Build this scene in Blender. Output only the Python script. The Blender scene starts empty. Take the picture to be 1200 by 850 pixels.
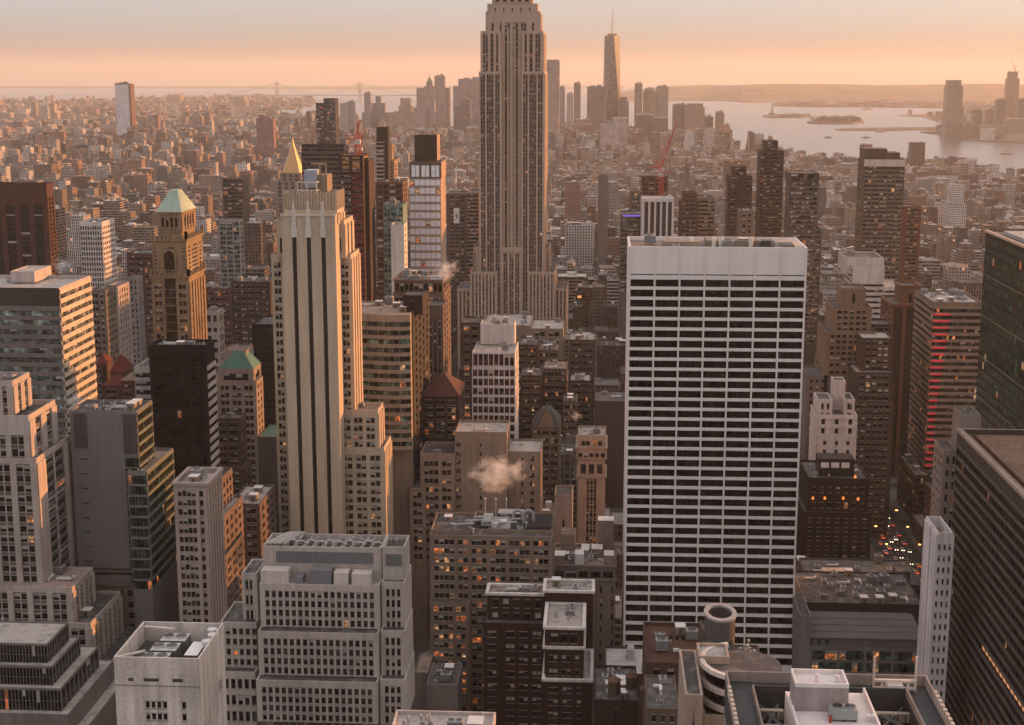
import bpy, math, random
from mathutils import Matrix, Vector
R = math.radians
scn = bpy.context.scene
COL = scn.collection
# ------------------------------------------------------------------ camera
F = 1750.0; W0, H0 = 1200.0, 850.0; EYE = 84.0; VPX = 705.0; CZ = 261.0
PIT = math.atan((H0/2-EYE)/F)
YAW = math.atan((VPX-600)/F*math.cos(PIT))        # world +Y (the avenues) lies this far right of the view axis
fw = Vector((-math.sin(YAW)*math.cos(PIT), math.cos(YAW)*math.cos(PIT), -math.sin(PIT)))
rt = Vector((math.cos(YAW), math.sin(YAW), 0)); up = rt.cross(fw)
cd = bpy.data.cameras.new('camera'); cam = bpy.data.objects.new('camera', cd); COL.objects.link(cam)
cam.location = (0, 0, CZ)
cam.matrix_world = Matrix(((rt.x, up.x, -fw.x, 0), (rt.y, up.y, -fw.y, 0), (rt.z, up.z, -fw.z, CZ), (0, 0, 0, 1)))
cd.sensor_width = 36; cd.lens = 36*F/W0; cd.clip_start = 1; cd.clip_end = 150000
scn.camera = cam
# ------------------------------------------------------------------ light
SUN_EL, SUN_AZ = 6.0, 52.0                         # degrees; azimuth clockwise from +Y
w = bpy.data.worlds.new('World'); scn.world = w; w.use_nodes = True
nt = w.node_tree; bg = nt.nodes['Background']
sky = nt.nodes.new('ShaderNodeTexSky'); sky.sky_type = 'NISHITA'; sky.sun_disc = False
sky.sun_elevation = R(SUN_EL); sky.sun_rotation = R(SUN_AZ); sky.air_density = 1.0; sky.dust_density = 3.0; sky.ozone_density = 1.0
tc = nt.nodes.new('ShaderNodeTexCoord'); sx = nt.nodes.new('ShaderNodeSeparateXYZ'); nt.links.new(tc.outputs['Generated'], sx.inputs[0])
ra = nt.nodes.new('ShaderNodeValToRGB'); nt.links.new(sx.outputs['Z'], ra.inputs[0])
e = ra.color_ramp.elements; e[0].position = 0.0; e[0].color = (2.3, 1.5, 1.15, 1); e[1].position = 1.0; e[1].color = (4.7, 4.25, 4.2, 1)
for p, c in ((.012, (2.3, 1.95, 1.7, 1)), (.03, (2.5, 2.6, 2.65, 1)), (.05, (2.7, 3.0, 3.3, 1)), (.16, (4.3, 4.15, 4.4, 1)), (.4, (4.7, 4.25, 4.2, 1))):
    q = e.new(p); q.color = c
mx = nt.nodes.new('ShaderNodeMix'); mx.data_type = 'RGBA'; mx.inputs[0].default_value = 0.75
nt.links.new(sky.outputs[0], mx.inputs[6]); nt.links.new(ra.outputs[0], mx.inputs[7]); nt.links.new(mx.outputs[2], bg.inputs[0])
bg.inputs[1].default_value = 0.12
sl = bpy.data.lights.new('sun', 'SUN'); so = bpy.data.objects.new('sun', sl); COL.objects.link(so)
sl.energy = 4.0; sl.angle = R(0.6); sl.color = (1.0, .40, .11)
sd = Vector((math.sin(R(SUN_AZ))*math.cos(R(SUN_EL)), math.cos(R(SUN_AZ))*math.cos(R(SUN_EL)), math.sin(R(SUN_EL))))
so.rotation_euler = sd.to_track_quat('Z', 'Y').to_euler()
so.location = (300, 0, 900)
scn.view_settings.view_transform = 'Standard'; scn.view_settings.look = 'None'; scn.view_settings.gamma = 1
scn.view_settings.exposure = 0.93
cy = scn.cycles
try:
    cy.use_denoising = True; cy.denoiser = 'OPENIMAGEDENOISE'
except Exception: pass
cy.max_bounces = 5; cy.diffuse_bounces = 1; cy.glossy_bounces = 2; cy.volume_bounces = 1; cy.transmission_bounces = 1; cy.caustics_reflective = False
cy.volume_step_rate = 1.0; cy.use_light_tree = False
# ------------------------------------------------------------------ projection helpers (photo pixels at 1200x850)
RE = 7433000.0
def drop(x, y): return (x*x+y*y)/(2*RE)
def ray(px, py): return fw*F + rt*(px-600) + up*(425-py)
def at(px, py, Y):
    d = ray(px, py); t = Y/d.y
    return d.x*t, CZ+d.z*t
def proj(X, Y, Z):
    v = Vector((X, Y, Z-CZ)); c = v.dot(fw)
    if c < 1: return (-9999, 9999)
    return 600+F*v.dot(rt)/c, 425-F*v.dot(up)/c
def ground(px, py):
    d = ray(px, py); d = d/d.y; lo = 50.0; hi = 56000.0
    g = lambda t: CZ+d.z*t+drop(d.x*t, t)
    t = lo
    while t < hi and g(t) > 0: t *= 1.01
    t = min(t, hi); return d.x*t, t
def back_of(X, Y, Z, xb):                            # how far back the side wall runs to end at column xb
    lo, hi = 0.5, 400.0; s = 1 if proj(X, Y, Z)[0] < VPX else -1
    for _ in range(40):
        m = (lo+hi)/2
        if (proj(X, Y+m, Z)[0]-xb)*s < 0: lo = m
        else: hi = m
    return lo
# ------------------------------------------------------------------ materials
MATS = {}
def nodes(name):
    m = bpy.data.materials.new(name); m.use_nodes = True
    t = m.node_tree; return m, t, t.nodes['Principled BSDF']
def N(t, k, **kw):
    n = t.nodes.new(k)
    for a, b in kw.items():
        if a.startswith('i'): n.inputs[int(a[1:])].default_value = b
        else: setattr(n, a, b)
    return n
def L(t, a, b): t.links.new(a, b)
def math_(t, op, a, b=None, c=None):
    n = t.nodes.new('ShaderNodeMath'); n.operation = op
    for i, v in enumerate((a, b, c)):
        if v is None: continue
        if isinstance(v, (int, float)): n.inputs[i].default_value = v
        else: t.links.new(v, n.inputs[i])
    return n.outputs[0]
def masonry(col, rough=.85, var=.22, key=''):
    """stone, brick or concrete with soft patches, rain streaks and fine grain"""
    k = ('m', tuple(col), rough, var, key)
    if k in MATS: return MATS[k]
    lum = (col[0]+col[1]+col[2])/3; kk = .38+.62*min(1, lum/.40)**1.4; col = tuple(c*kk for c in col)     # shade contrast put into colour: dark tones lowered further, pale ones kept
    m, t, b = nodes('masonry')
    g = N(t, 'ShaderNodeNewGeometry')
    mp = N(t, 'ShaderNodeMapping'); mp.inputs['Scale'].default_value = (.55, .55, .035); L(t, g.outputs['Position'], mp.inputs[0])
    n1 = N(t, 'ShaderNodeTexNoise'); n1.inputs['Scale'].default_value = 1.0; n1.inputs['Detail'].default_value = 4; L(t, mp.outputs[0], n1.inputs['Vector'])
    n2 = N(t, 'ShaderNodeTexNoise'); n2.inputs['Scale'].default_value = .06; n2.inputs['Detail'].default_value = 5; L(t, g.outputs['Position'], n2.inputs['Vector'])
    n3 = N(t, 'ShaderNodeTexNoise'); n3.inputs['Scale'].default_value = 1.3; n3.inputs['Detail'].default_value = 2; L(t, g.outputs['Position'], n3.inputs['Vector'])
    s = math_(t, 'ADD', math_(t, 'MULTIPLY', n1.outputs[0], .45), math_(t, 'MULTIPLY', n2.outputs[0], .35))
    s = math_(t, 'ADD', s, math_(t, 'MULTIPLY', n3.outputs[0], .20))
    s = math_(t, 'MULTIPLY_ADD', math_(t, 'SUBTRACT', s, .5), var*8, 1.0)
    s = math_(t, 'MAXIMUM', s, .45)
    x = N(t, 'ShaderNodeVectorMath', operation='SCALE'); x.inputs[0].default_value = col[:3]; L(t, s, x.inputs['Scale'])
    L(t, x.outputs[0], b.inputs['Base Color']); b.inputs['Roughness'].default_value = rough
    b.inputs['Specular IOR Level'].default_value = .25
    MATS[k] = m; return m
def flat(col, rough=.6, metal=0.0, emit=None, spec=.4):
    k = ('f', tuple(col), rough, metal, emit, spec)
    if k in MATS: return MATS[k]
    m, t, b = nodes('paint')
    g = N(t, 'ShaderNodeNewGeometry'); n = N(t, 'ShaderNodeTexNoise'); n.inputs['Scale'].default_value = .4; n.inputs['Detail'].default_value = 4
    L(t, g.outputs['Position'], n.inputs['Vector'])
    x = N(t, 'ShaderNodeVectorMath', operation='SCALE'); x.inputs[0].default_value = col[:3]
    L(t, math_(t, 'MULTIPLY_ADD', n.outputs[0], .5, .75), x.inputs['Scale']); L(t, x.outputs[0], b.inputs['Base Color'])
    b.inputs['Roughness'].default_value = rough; b.inputs['Metallic'].default_value = metal; b.inputs['Specular IOR Level'].default_value = spec
    if emit:
        b.inputs['Emission Color'].default_value = (*emit[:3], 1); b.inputs['Emission Strength'].default_value = emit[3]
    MATS[k] = m; return m
def glassm(col, rough=.12, spec=.5, var=1.0):
    """window glass seen from outside: dark, glossy, each pane a little different"""
    k = ('g', tuple(col), rough, spec)
    if k in MATS: return MATS[k]
    m, t, b = nodes('glass_pane')
    g = N(t, 'ShaderNodeNewGeometry')
    mp = N(t, 'ShaderNodeMapping'); mp.inputs['Scale'].default_value = (.31, .31, .27); L(t, g.outputs['Position'], mp.inputs[0])
    vo = N(t, 'ShaderNodeTexNoise'); vo.inputs['Scale'].default_value = .9; vo.inputs['Detail'].default_value = 3; L(t, mp.outputs[0], vo.inputs['Vector'])
    x = N(t, 'ShaderNodeVectorMath', operation='SCALE'); x.inputs[0].default_value = col[:3]
    L(t, math_(t, 'POWER', math_(t, 'MULTIPLY', vo.outputs[0], 1.9), 5.0), x.inputs['Scale']); L(t, x.outputs[0], b.inputs['Base Color'])
    b.inputs['Roughness'].default_value = rough; b.inputs['Specular IOR Level'].default_value = spec*.45
    MATS[k] = m; return m
def litm():
    k = 'lit'
    if k in MATS: return MATS[k]
    m, t, b = nodes('lit_room')
    g = N(t, 'ShaderNodeNewGeometry'); n = N(t, 'ShaderNodeTexNoise'); n.inputs['Scale'].default_value = .7; n.inputs['Detail'].default_value = 3
    L(t, g.outputs['Position'], n.inputs['Vector'])
    b.inputs['Base Color'].default_value = (.1, .05, .03, 1); b.inputs['Emission Color'].default_value = (1.0, .30, .07, 1)
    L(t, math_(t, 'MULTIPLY', math_(t, 'POWER', math_(t, 'MULTIPLY', n.outputs[0], 2.0), 5.0), .12), b.inputs['Emission Strength'])
    n2 = N(t, 'ShaderNodeTexNoise'); n2.inputs['Scale'].default_value = .13; L(t, g.outputs['Position'], n2.inputs['Vector'])
    r = N(t, 'ShaderNodeValToRGB'); r.color_ramp.elements[0].position = .38; r.color_ramp.elements[0].color = (1, .22, .05, 1); r.color_ramp.elements[1].position = .66; r.color_ramp.elements[1].color = (1, .62, .30, 1)
    L(t, n2.outputs[0], r.inputs[0]); L(t, r.outputs[0], b.inputs['Emission Color'])
    b.inputs['Roughness'].default_value = .3
    MATS[k] = m; return m
def city_mat():
    """facade paint from a colour attribute, with a window grid laid out in metres on the UV map"""
    if 'city' in MATS: return MATS['city']
    m, t, b = nodes('city_facade')
    uv = N(t, 'ShaderNodeUVMap', uv_map='uv'); s = N(t, 'ShaderNodeSeparateXYZ'); L(t, uv.outputs[0], s.inputs[0])
    ca = N(t, 'ShaderNodeVertexColor', layer_name='col')
    st = ca.outputs['Alpha']
    cw = math_(t, 'MULTIPLY_ADD', st, 1.6, 2.2)
    u = math_(t, 'DIVIDE', s.outputs[0], cw); v = math_(t, 'DIVIDE', s.outputs[1], 3.5)
    fu = math_(t, 'FRACT', u); fv = math_(t, 'FRACT', v)
    cx = N(t, 'ShaderNodeCombineXYZ'); L(t, math_(t, 'FLOOR', u), cx.inputs[0]); L(t, math_(t, 'FLOOR', v), cx.inputs[1]); L(t, st, cx.inputs[2])
    wn = N(t, 'ShaderNodeTexWhiteNoise'); L(t, cx.outputs[0], wn.inputs['Vector'])
    ribbon = math_(t, 'GREATER_THAN', st, .86); strip = math_(t, 'LESS_THAN', st, .14)
    hw = math_(t, 'MULTIPLY_ADD', ribbon, .22, .29)
    mu = math_(t, 'LESS_THAN', math_(t, 'ABSOLUTE', math_(t, 'SUBTRACT', fu, .5)), hw)
    hh = math_(t, 'MULTIPLY_ADD', strip, .13, .31)
    mv = math_(t, 'LESS_THAN', math_(t, 'ABSOLUTE', math_(t, 'SUBTRACT', fv, .5)), hh)
    mask = math_(t, 'MULTIPLY', mu, mv)
    gl = N(t, 'ShaderNodeMix', data_type='RGBA'); gl.inputs[6].default_value = (.012, .011, .012, 1); gl.inputs[7].default_value = (.16, .14, .13, 1)
    L(t, math_(t, 'POWER', wn.outputs[0], 4.0), gl.inputs[0])
    g = N(t, 'ShaderNodeNewGeometry'); n = N(t, 'ShaderNodeTexNoise'); n.inputs['Scale'].default_value = .05; n.inputs['Detail'].default_value = 6
    L(t, g.outputs['Position'], n.inputs['Vector'])
    x = N(t, 'ShaderNodeVectorMath', operation='SCALE'); L(t, ca.outputs[0], x.inputs[0]); L(t, math_(t, 'MULTIPLY_ADD', n.outputs[0], .9, .55), x.inputs['Scale'])
    c = N(t, 'ShaderNodeMix', data_type='RGBA'); L(t, mask, c.inputs[0]); L(t, x.outputs[0], c.inputs[6]); L(t, gl.outputs[2], c.inputs[7])
    L(t, c.outputs[2], b.inputs['Base Color'])
    L(t, math_(t, 'MULTIPLY_ADD', mask, -.65, .85), b.inputs['Roughness'])
    lit = math_(t, 'MULTIPLY', mask, math_(t, 'GREATER_THAN', wn.outputs[0], .993))
    b.inputs['Emission Color'].default_value = (1.0, .36, .1, 1); L(t, math_(t, 'MULTIPLY', lit, .8), b.inputs['Emission Strength'])
    b.inputs['Specular IOR Level'].default_value = .3
    MATS['city'] = m; return m
def attr_mat(name='roof_paint', rough=.9):
    if name in MATS: return MATS[name]
    m, t, b = nodes(name)
    ca = N(t, 'ShaderNodeVertexColor', layer_name='col'); g = N(t, 'ShaderNodeNewGeometry')
    n = N(t, 'ShaderNodeTexNoise'); n.inputs['Scale'].default_value = .12; n.inputs['Detail'].default_value = 7; L(t, g.outputs['Position'], n.inputs['Vector'])
    x = N(t, 'ShaderNodeVectorMath', operation='SCALE'); L(t, ca.outputs[0], x.inputs[0]); L(t, math_(t, 'MULTIPLY_ADD', n.outputs[0], 1.4, .3), x.inputs['Scale'])
    L(t, x.outputs[0], b.inputs['Base Color']); b.inputs['Roughness'].default_value = rough
    MATS[name] = m; return m
# palette (real surface colours)
LIME = (.40, .32, .25); TAN = (.33, .25, .18); BRICK = (.20, .085, .055); DBRICK = (.11, .04, .032); GREY = (.30, .28, .27)
WHITE = (.74, .70, .68); DARK = (.035, .033, .035); BRONZE = (.10, .06, .04); BROWN = (.20, .13, .09); CONC = (.42, .38, .35)
def roofing(col, c2):
    m, t, b = nodes('roof_membrane'); g = N(t, 'ShaderNodeNewGeometry')
    v = N(t, 'ShaderNodeTexVoronoi'); v.inputs['Scale'].default_value = .30; n = N(t, 'ShaderNodeTexNoise'); n.inputs['Scale'].default_value = .35; n.inputs['Detail'].default_value = 6
    L(t, g.outputs['Position'], n.inputs['Vector']); L(t, g.outputs['Position'], v.inputs['Vector']); sp = N(t, 'ShaderNodeSeparateColor'); L(t, v.outputs['Color'], sp.inputs[0])
    f = math_(t, 'MULTIPLY', math_(t, 'GREATER_THAN', sp.outputs[0],   .72), .28); f = math_(t, 'ADD', f, math_(t, 'MULTIPLY', math_(t, 'SUBTRACT', n.outputs[0], .5), 2.2)); cl = N(t, 'ShaderNodeClamp'); L(t, f, cl.inputs[0])
    mx_ = N(t, 'ShaderNodeMix', data_type='RGBA'); mx_.inputs[6].default_value = (*col, 1); mx_.inputs[7].default_value = (*c2, 1); L(t, cl.outputs[0], mx_.inputs[0]); L(t, mx_.outputs[2], b.inputs['Base Color']); b.inputs['Roughness'].default_value = .92; return m
ROOFD = roofing((.06, .056, .056), (.22, .20, .19)); ROOFL = roofing((.40, .36, .33), (.14, .12, .115)); ROOFT = roofing((.28, .20, .155), (.12, .09, .08))
GL = glassm((.012, .011, .011)); GLG = glassm((.03, .05, .045), .10, .6); BL = masonry((.42, .39, .36), .7, .2, 'blind'); RAIL = flat((.30, .27, .24), .5)
RAILD = flat((.05, .045, .045), .5); BLACK = flat((.012, .012, .013), .35)
# ------------------------------------------------------------------ mesh builder
class MB:
    def __init__(s): s.v = []; s.f = []; s.m = []; s.mats = []; s.uv = []; s.col = []; s.attr = False
    def mi(s, m):
        if m not in s.mats: s.mats.append(m)
        return s.mats.index(m)
    def quad(s, a, b, c, d, m):
        n = len(s.v); s.v += [a, b, c, d]; s.f.append((n, n+1, n+2, n+3)); s.m.append(s.mi(m))
    def poly(s, pts, m):
        n = len(s.v); s.v += pts; s.f.append(tuple(range(n, n+len(pts)))); s.m.append(s.mi(m))
    def box(s, x0, x1, y0, y1, z0, z1, m, top=None, bottom=False):
        n = len(s.v)
        s.v += [(x0, y0, z0), (x1, y0, z0), (x1, y1, z0), (x0, y1, z0), (x0, y0, z1), (x1, y0, z1), (x1, y1, z1), (x0, y1, z1)]
        s.f += [(n, n+1, n+5, n+4), (n+1, n+2, n+6, n+5), (n+2, n+3, n+7, n+6), (n+3, n, n+4, n+7), (n+4, n+5, n+6, n+7)]
        i = s.mi(m); s.m += [i]*4+[s.mi(top) if top else i]
        if bottom: s.f.append((n, n+3, n+2, n+1)); s.m.append(i)
    def cyl(s, x, y, z0, z1, r0, r1, m, n=16, cap=True, top=None):
        k = len(s.v); c = [(math.cos(2*math.pi*i/n), math.sin(2*math.pi*i/n)) for i in range(n)]
        s.v += [(x+r0*a, y+r0*b, z0) for a, b in c]+[(x+r1*a, y+r1*b, z1) for a, b in c]
        i_ = s.mi(m)
        for i in range(n):
            j = (i+1) % n; s.f.append((k+i, k+j, k+n+j, k+n+i)); s.m.append(i_)
        if cap and r1 > .01: s.f.append(tuple(range(k+n, k+2*n))); s.m.append(s.mi(top) if top else i_)
    def tube(s, p, q, r, m, n=6):
        p = Vector(p); q = Vector(q); d = (q-p)
        if d.length < 1e-6: return
        d.normalize(); a = d.orthogonal().normalized(); b = d.cross(a); k = len(s.v); i_ = s.mi(m)
        for c in (p, q):
            for i in range(n):
                t = 2*math.pi*i/n; s.v.append(tuple(c+a*(r*math.cos(t))+b*(r*math.sin(t))))
        for i in range(n):
            j = (i+1) % n; s.f.append((k+i, k+j, k+n+j, k+n+i)); s.m.append(i_)
        s.f.append(tuple(k+i for i in range(n-1, -1, -1))); s.m.append(i_); s.f.append(tuple(k+n+i for i in range(n))); s.m.append(i_)
    def prism(s, pts, z0, z1, m, top=None, holes=None):
        n = len(pts)
        for i in range(n):
            a = pts[i]; b = pts[(i+1) % n]; s.quad((a[0], a[1], z0), (b[0], b[1], z0), (b[0], b[1], z1), (a[0], a[1], z1), m)
        s.poly([(p[0], p[1], z1) for p in pts], top or m)
    # attribute versions for the facade shader: colour + uv per corner
    def cquad(s, a, b, c, d, m, col, uvs):
        s.attr = True; s.quad(a, b, c, d, m); s.uv += uvs; s.col += [col]*4
    def cbox(s, x0, x1, y0, y1, z0, z1, col, rcol, st, off=0.0, wm=None, rm=None):
        wm = wm or city_mat(); rm = rm or attr_mat(); c = (*col, st); h = z1-z0; q = [(x0, y0), (x1, y0), (x1, y1), (x0, y1)]
        cwid = st*1.6+2.2
        for i in range(4):
            a, b = q[i], q[(i+1) % 4]; Ln = abs(a[0]-b[0])+abs(a[1]-b[1]); sh = (Ln % cwid)/2
            u0 = -sh+off*cwid*7; u1 = Ln-sh+off*cwid*7; t1 = .9; b0 = t1-h
            k = math.ceil(h/3.5)*3.5
            s.cquad((a[0], a[1], z0), (b[0], b[1], z0), (b[0], b[1], z1), (a[0], a[1], z1), wm, c, [(u0, k-.6-h), (u1, k-.6-h), (u1, k-.6), (u0, k-.6)])
        s.cquad((x0, y0, z1), (x1, y0, z1), (x1, y1, z1), (x0, y1, z1), rm, (*rcol, 1), [(0, 0)]*4)
    def mesh(s, name):
        me = bpy.data.meshes.new(name); me.from_pydata(s.v, [], s.f)
        for m in s.mats: me.materials.append(m)
        me.polygons.foreach_set('material_index', s.m)
        if s.attr:
            ul = me.uv_layers.new(name='uv'); ul.data.foreach_set('uv', [x for p in s.uv for x in p])
            cl = me.color_attributes.new('col', 'FLOAT_COLOR', 'CORNER'); cl.data.foreach_set('color', [x for p in s.col for x in p])
        me.update(); return me
    def obj(s, name, parent=None, org=(0, 0, 0), **kw):
        if not s.v: return None
        if any(org):
            ox, oy, oz = org; s.v = [(a-ox, b-oy, c-oz) for a, b, c in s.v]
        o = bpy.data.objects.new(name, s.mesh(name)); COL.objects.link(o)
        if parent: o.parent = parent
        else: o.location = org
        for k, v in kw.items(): o[k] = v
        return o
def thing(name, label, cat, loc, group=None):
    o = bpy.data.objects.new(name, None); COL.objects.link(o); o.location = loc; o.empty_display_size = 5
    o['label'] = label; o['category'] = cat
    if group: o['group'] = group
    return o
# ------------------------------------------------------------------ windows and facades
WT = {'P': 1.15, 'p': .5, 'q': .22, 'w': 1.25, 'W': 3.4, 'n': .9, 'x': 2.1, 'S': 6.0, 'O': 4.5}
WINCH = 'wWnx'
WMESH = {}
def wparts(mb, x, z, w, h, kind, mull, T, gl, rail, lit):
    """one window: pane, blind, rails; T maps (x, out, z) to 3-D"""
    def Q(a0, a1, b0, b1, o, m): mb.quad(T(a0, o, b0), T(a1, o, b0), T(a1, o, b1), T(a0, o, b1), m)
    x0, x1, z0, z1 = x-w/2, x+w/2, z-h/2, z+h/2
    if kind == 'lit': Q(x0, x1, z0, z1, 0, lit)
    elif kind == 'blind': Q(x0, x1, z0, z0+h*.42, 0, gl); Q(x0, x1, z0+h*.42, z1, .02, BL)
    elif kind == 'half': Q(x0, x1, z0, z0+h*.7, 0, gl); Q(x0, x1, z0+h*.7, z1, .02, BL)
    elif kind == 'litlow': Q(x0, x1, z0, z0+h*.6, 0, lit); Q(x0, x1, z0+h*.6, z1, .02, BL)
    else: Q(x0, x1, z0, z1, 0, gl)
    if mull == 1: Q(x0, x1, z-.06, z+.06, .07, rail)
    elif mull > 1:
        for i in range(1, mull):
            c = x0+w*i/mull; Q(c-.05, c+.05, z0, z1, .06, rail)
LINT = masonry((.36, .30, .26), .85, .2, 'sill')
class Bld:
    def __init__(s, name, label, cat, wall, org, glass=None, rail=None, mix=None, mull=1, seed=1, group=None):
        s.root = thing(name, label, cat, (org[0], org[1], 0), group); s.org = (org[0], org[1], 0)
        s.wall = MB(); s.roof = MB(); s.pent = MB(); s.trim = MB(); s.wm = wall; s.gl = glass or GL; s.rail = rail or RAILD
        s.mix = mix or (.70, .14, .14, .01, .01); s.mull = mull; s.rng = random.Random(seed); s.wins = []; s.label = label; s.units = []; s.cm = wall; s.sm = LINT
    def win(s, C, U, Nn, w, h, mull=None, mix=None):
        k = s.rng.choices(('dark', 'blind', 'half', 'lit', 'litlow'), mix or s.mix)[0]
        p = proj(C[0], C[1], C[2]); d2 = C[0]**2+C[1]**2+(C[2]-CZ)**2
        sc = w*h/d2*1e6
        fc = -(C[0]*Nn[0]+C[1]*Nn[1]+(C[2]-CZ)*Nn[2])/math.sqrt(d2)
        sc *= max(fc, .0)
        if not (-5 < p[0] < 1205 and -5 < p[1] < 856): sc *= .001
        s.wins.append((sc, C, U, Nn, w, h, k, s.mull if mull is None else mull))
    def facade(s, O, U, Nn, Wd, H, cols, fh=3.6, hf=.55, m=None, sp=None, pier=0, band=0, top=1.5, bot=0, rec=.35, sill=.24, mull=None, mix=None, zvis=None, rows=None, capm=None, deep=None):
        m = m or s.wm; mb = s.wall
        if 'S' in cols and sp is None: sp = m
        def T(u, o, z): return (O[0]+U[0]*u+Nn[0]*o, O[1]+U[1]*u+Nn[1]*o, O[2]+z)
        def Q(u0, u1, z0, z1, o, mm):
            if u1-u0 > 1e-4 and z1-z0 > 1e-4: mb.quad(T(u0, o, z0), T(u1, o, z0), T(u1, o, z1), T(u0, o, z1), mm)
        tot = sum(WT[c] for c in cols); us = []; u = 0
        for c in cols:
            du = Wd*WT[c]/tot; us.append((c, u, u+du)); u += du
        zb = bot
        if zvis is not None: zb = max(zb, zvis-O[2])
        if zb >= H-top-fh*.6: Q(0, Wd, 0, H, 0, m); return
        n = rows or max(1, round((H-top-zb)/fh)); rh = (H-top-zb)/n
        if zb > 0: Q(0, Wd, 0, zb, 0, m)
        if top > 0: Q(0, Wd, H-top, H, 0, capm or m)
        wz = [(zb+i*rh+rh*sill*(1 if hf < .75 else .3), zb+i*rh+rh*sill*(1 if hf < .75 else .3)+rh*hf) for i in range(n)]
        wz = [(a, min(b, zb+(i+1)*rh)) for i, (a, b) in enumerate(wz)]
        z = zb
        if sp is None:
            for a, b in wz+[(H-top, None)]:
                Q(0, Wd, z, a, 0, m); z = b
        for c, u0, u1 in us:
            if c in WINCH:
                if sp is not None:
                    z = zb
                    for a, b in wz+[(H-top, None)]:
                        Q(u0, u1, z, a, 0, sp); z = b
                for a, b in wz:
                    for (p, q) in (((u0, a), (u0, b)), ((u1, b), (u1, a))):
                        mb.quad(T(p[0], 0, p[1]), T(p[0], -rec, p[1]), T(q[0], -rec, q[1]), T(q[0], 0, q[1]), m)
                    mb.quad(T(u0, 0, a), T(u1, 0, a), T(u1, -rec, a), T(u0, -rec, a), m)
                    mb.quad(T(u1, 0, b), T(u0, 0, b), T(u0, -rec, b), T(u1, -rec, b), m)
                    if not band and hf < .72 and u1-u0 < 4 and rec > .2:      # projecting sill and flat lintel
                        for zz, hh, oo in ((a-.22, .22, .16), (b, .26, .07)):
                            mb.quad(T(u0-.12, oo, zz), T(u1+.12, oo, zz), T(u1+.12, oo, zz+hh), T(u0-.12, oo, zz+hh), s.sm)
                            mb.quad(T(u0-.12, oo, zz+hh), T(u1+.12, oo, zz+hh), T(u1+.12, 0, zz+hh), T(u0-.12, 0, zz+hh), s.sm)
                            mb.quad(T(u0-.12, 0, zz), T(u1+.12, 0, zz), T(u1+.12, oo, zz), T(u0-.12, oo, zz), s.sm)
                    s.win(T((u0+u1)/2, -rec, (a+b)/2), U, Nn, u1-u0, b-a, mull, mix)
            elif c == 'S':
                Q(u0, u1, zb, H-top, -1.2, BLACK)
                for uu, sg in ((u0, 1), (u1, -1)):
                    mb.quad(T(uu, 0, zb), T(uu, -1.2, zb), T(uu, -1.2, H-top), T(uu, 0, H-top), m)
                if sp is None:
                    pass
            else:
                if sp is not None: Q(u0, u1, zb, H-top, 0, m)
                else:
                    for a, b in wz: Q(u0, u1, a, b, 0, m)
                if pier and c in 'PpO':
                    uu0, uu1 = u0+(.0 if c != 'O' else .2), u1
                    Q(uu0, uu1, zb, H-top+.1, pier, m)
                    for uu in (uu0, uu1): mb.quad(T(uu, 0, zb), T(uu, pier, zb), T(uu, pier, H-top+.1), T(uu, 0, H-top+.1), m)
                    mb.quad(T(uu0, 0, H-top+.1), T(uu1, 0, H-top+.1), T(uu1, pier, H-top+.1), T(uu0, pier, H-top+.1), m)
        if band:
            z = zb; bm = sp or m
            for a, b in wz+[(H-top+.3, None)]:
                if a-z > .05:
                    Q(-.01, Wd+.01, z, a, band, bm)
                    mb.quad(T(0, 0, a), T(Wd, 0, a), T(Wd, band, a), T(0, band, a), bm); mb.quad(T(0, 0, z), T(Wd, 0, z), T(Wd, band, z), T(0, band, z), bm)
                z = b
    def tier(s, x0, x1, y0, y1, z0, z1, f=None, sd=None, par=1.0, roof=None, zvis=None, both=False, flare=0):
        """one box of the building: facades towards the camera, parapet, sunken roof"""
        H = z1-z0; wx, wy = x1-x0, y1-y0; kw = dict(zvis=zvis)
        def one(spec, O, U, Nn, Wd):
            if spec: s.facade(O, U, Nn, Wd, H, spec[0], **{**kw, **spec[1]})
            else: s.facade(O, U, Nn, Wd, H, 'P', top=H)
        one(f, (x0, y0, z0), (1, 0, 0), (0, -1, 0), wx)
        R_ = proj(x1, y0, z1)[0] < VPX
        one(sd if (R_ or both) else None, (x1, y0, z0), (0, 1, 0), (1, 0, 0), wy)
        Lf = proj(x0, y0, z1)[0] > VPX
        one(sd if (Lf or both) else None, (x0, y1, z0), (0, -1, 0), (-1, 0, 0), wy)
        s.wall.quad((x1, y1, z0), (x0, y1, z0), (x0, y1, z1), (x1, y1, z1), s.wm)
        t = .45; rz = z1-par; rm = roof or ROOFD
        if par > 0:
            w = s.wall
            for (a, b, c, d) in ((x0, x1, y0, y0+t), (x0, x1, y1-t, y1), (x0, x0+t, y0+t, y1-t), (x1-t, x1, y0+t, y1-t)):
                w.quad((a, c, z1), (b, c, z1), (b, d, z1), (a, d, z1), s.wm)
            q = [(x0+t, y0+t), (x1-t, y0+t), (x1-t, y1-t), (x0+t, y1-t)]
            for i in range(4):
                a, b = q[i], q[(i+1) % 4]; w.quad((a[0], a[1], rz), (b[0], b[1], rz), (b[0], b[1], z1), (a[0], a[1], z1), s.wm)
            s.roof.quad((x0+t, y0+t, rz), (x1-t, y0+t, rz), (x1-t, y1-t, rz), (x0+t, y1-t, rz), rm)
        else:
            s.roof.quad((x0, y0, z1), (x1, y0, z1), (x1, y1, z1), (x0, y1, z1), rm)
        return rz
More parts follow.
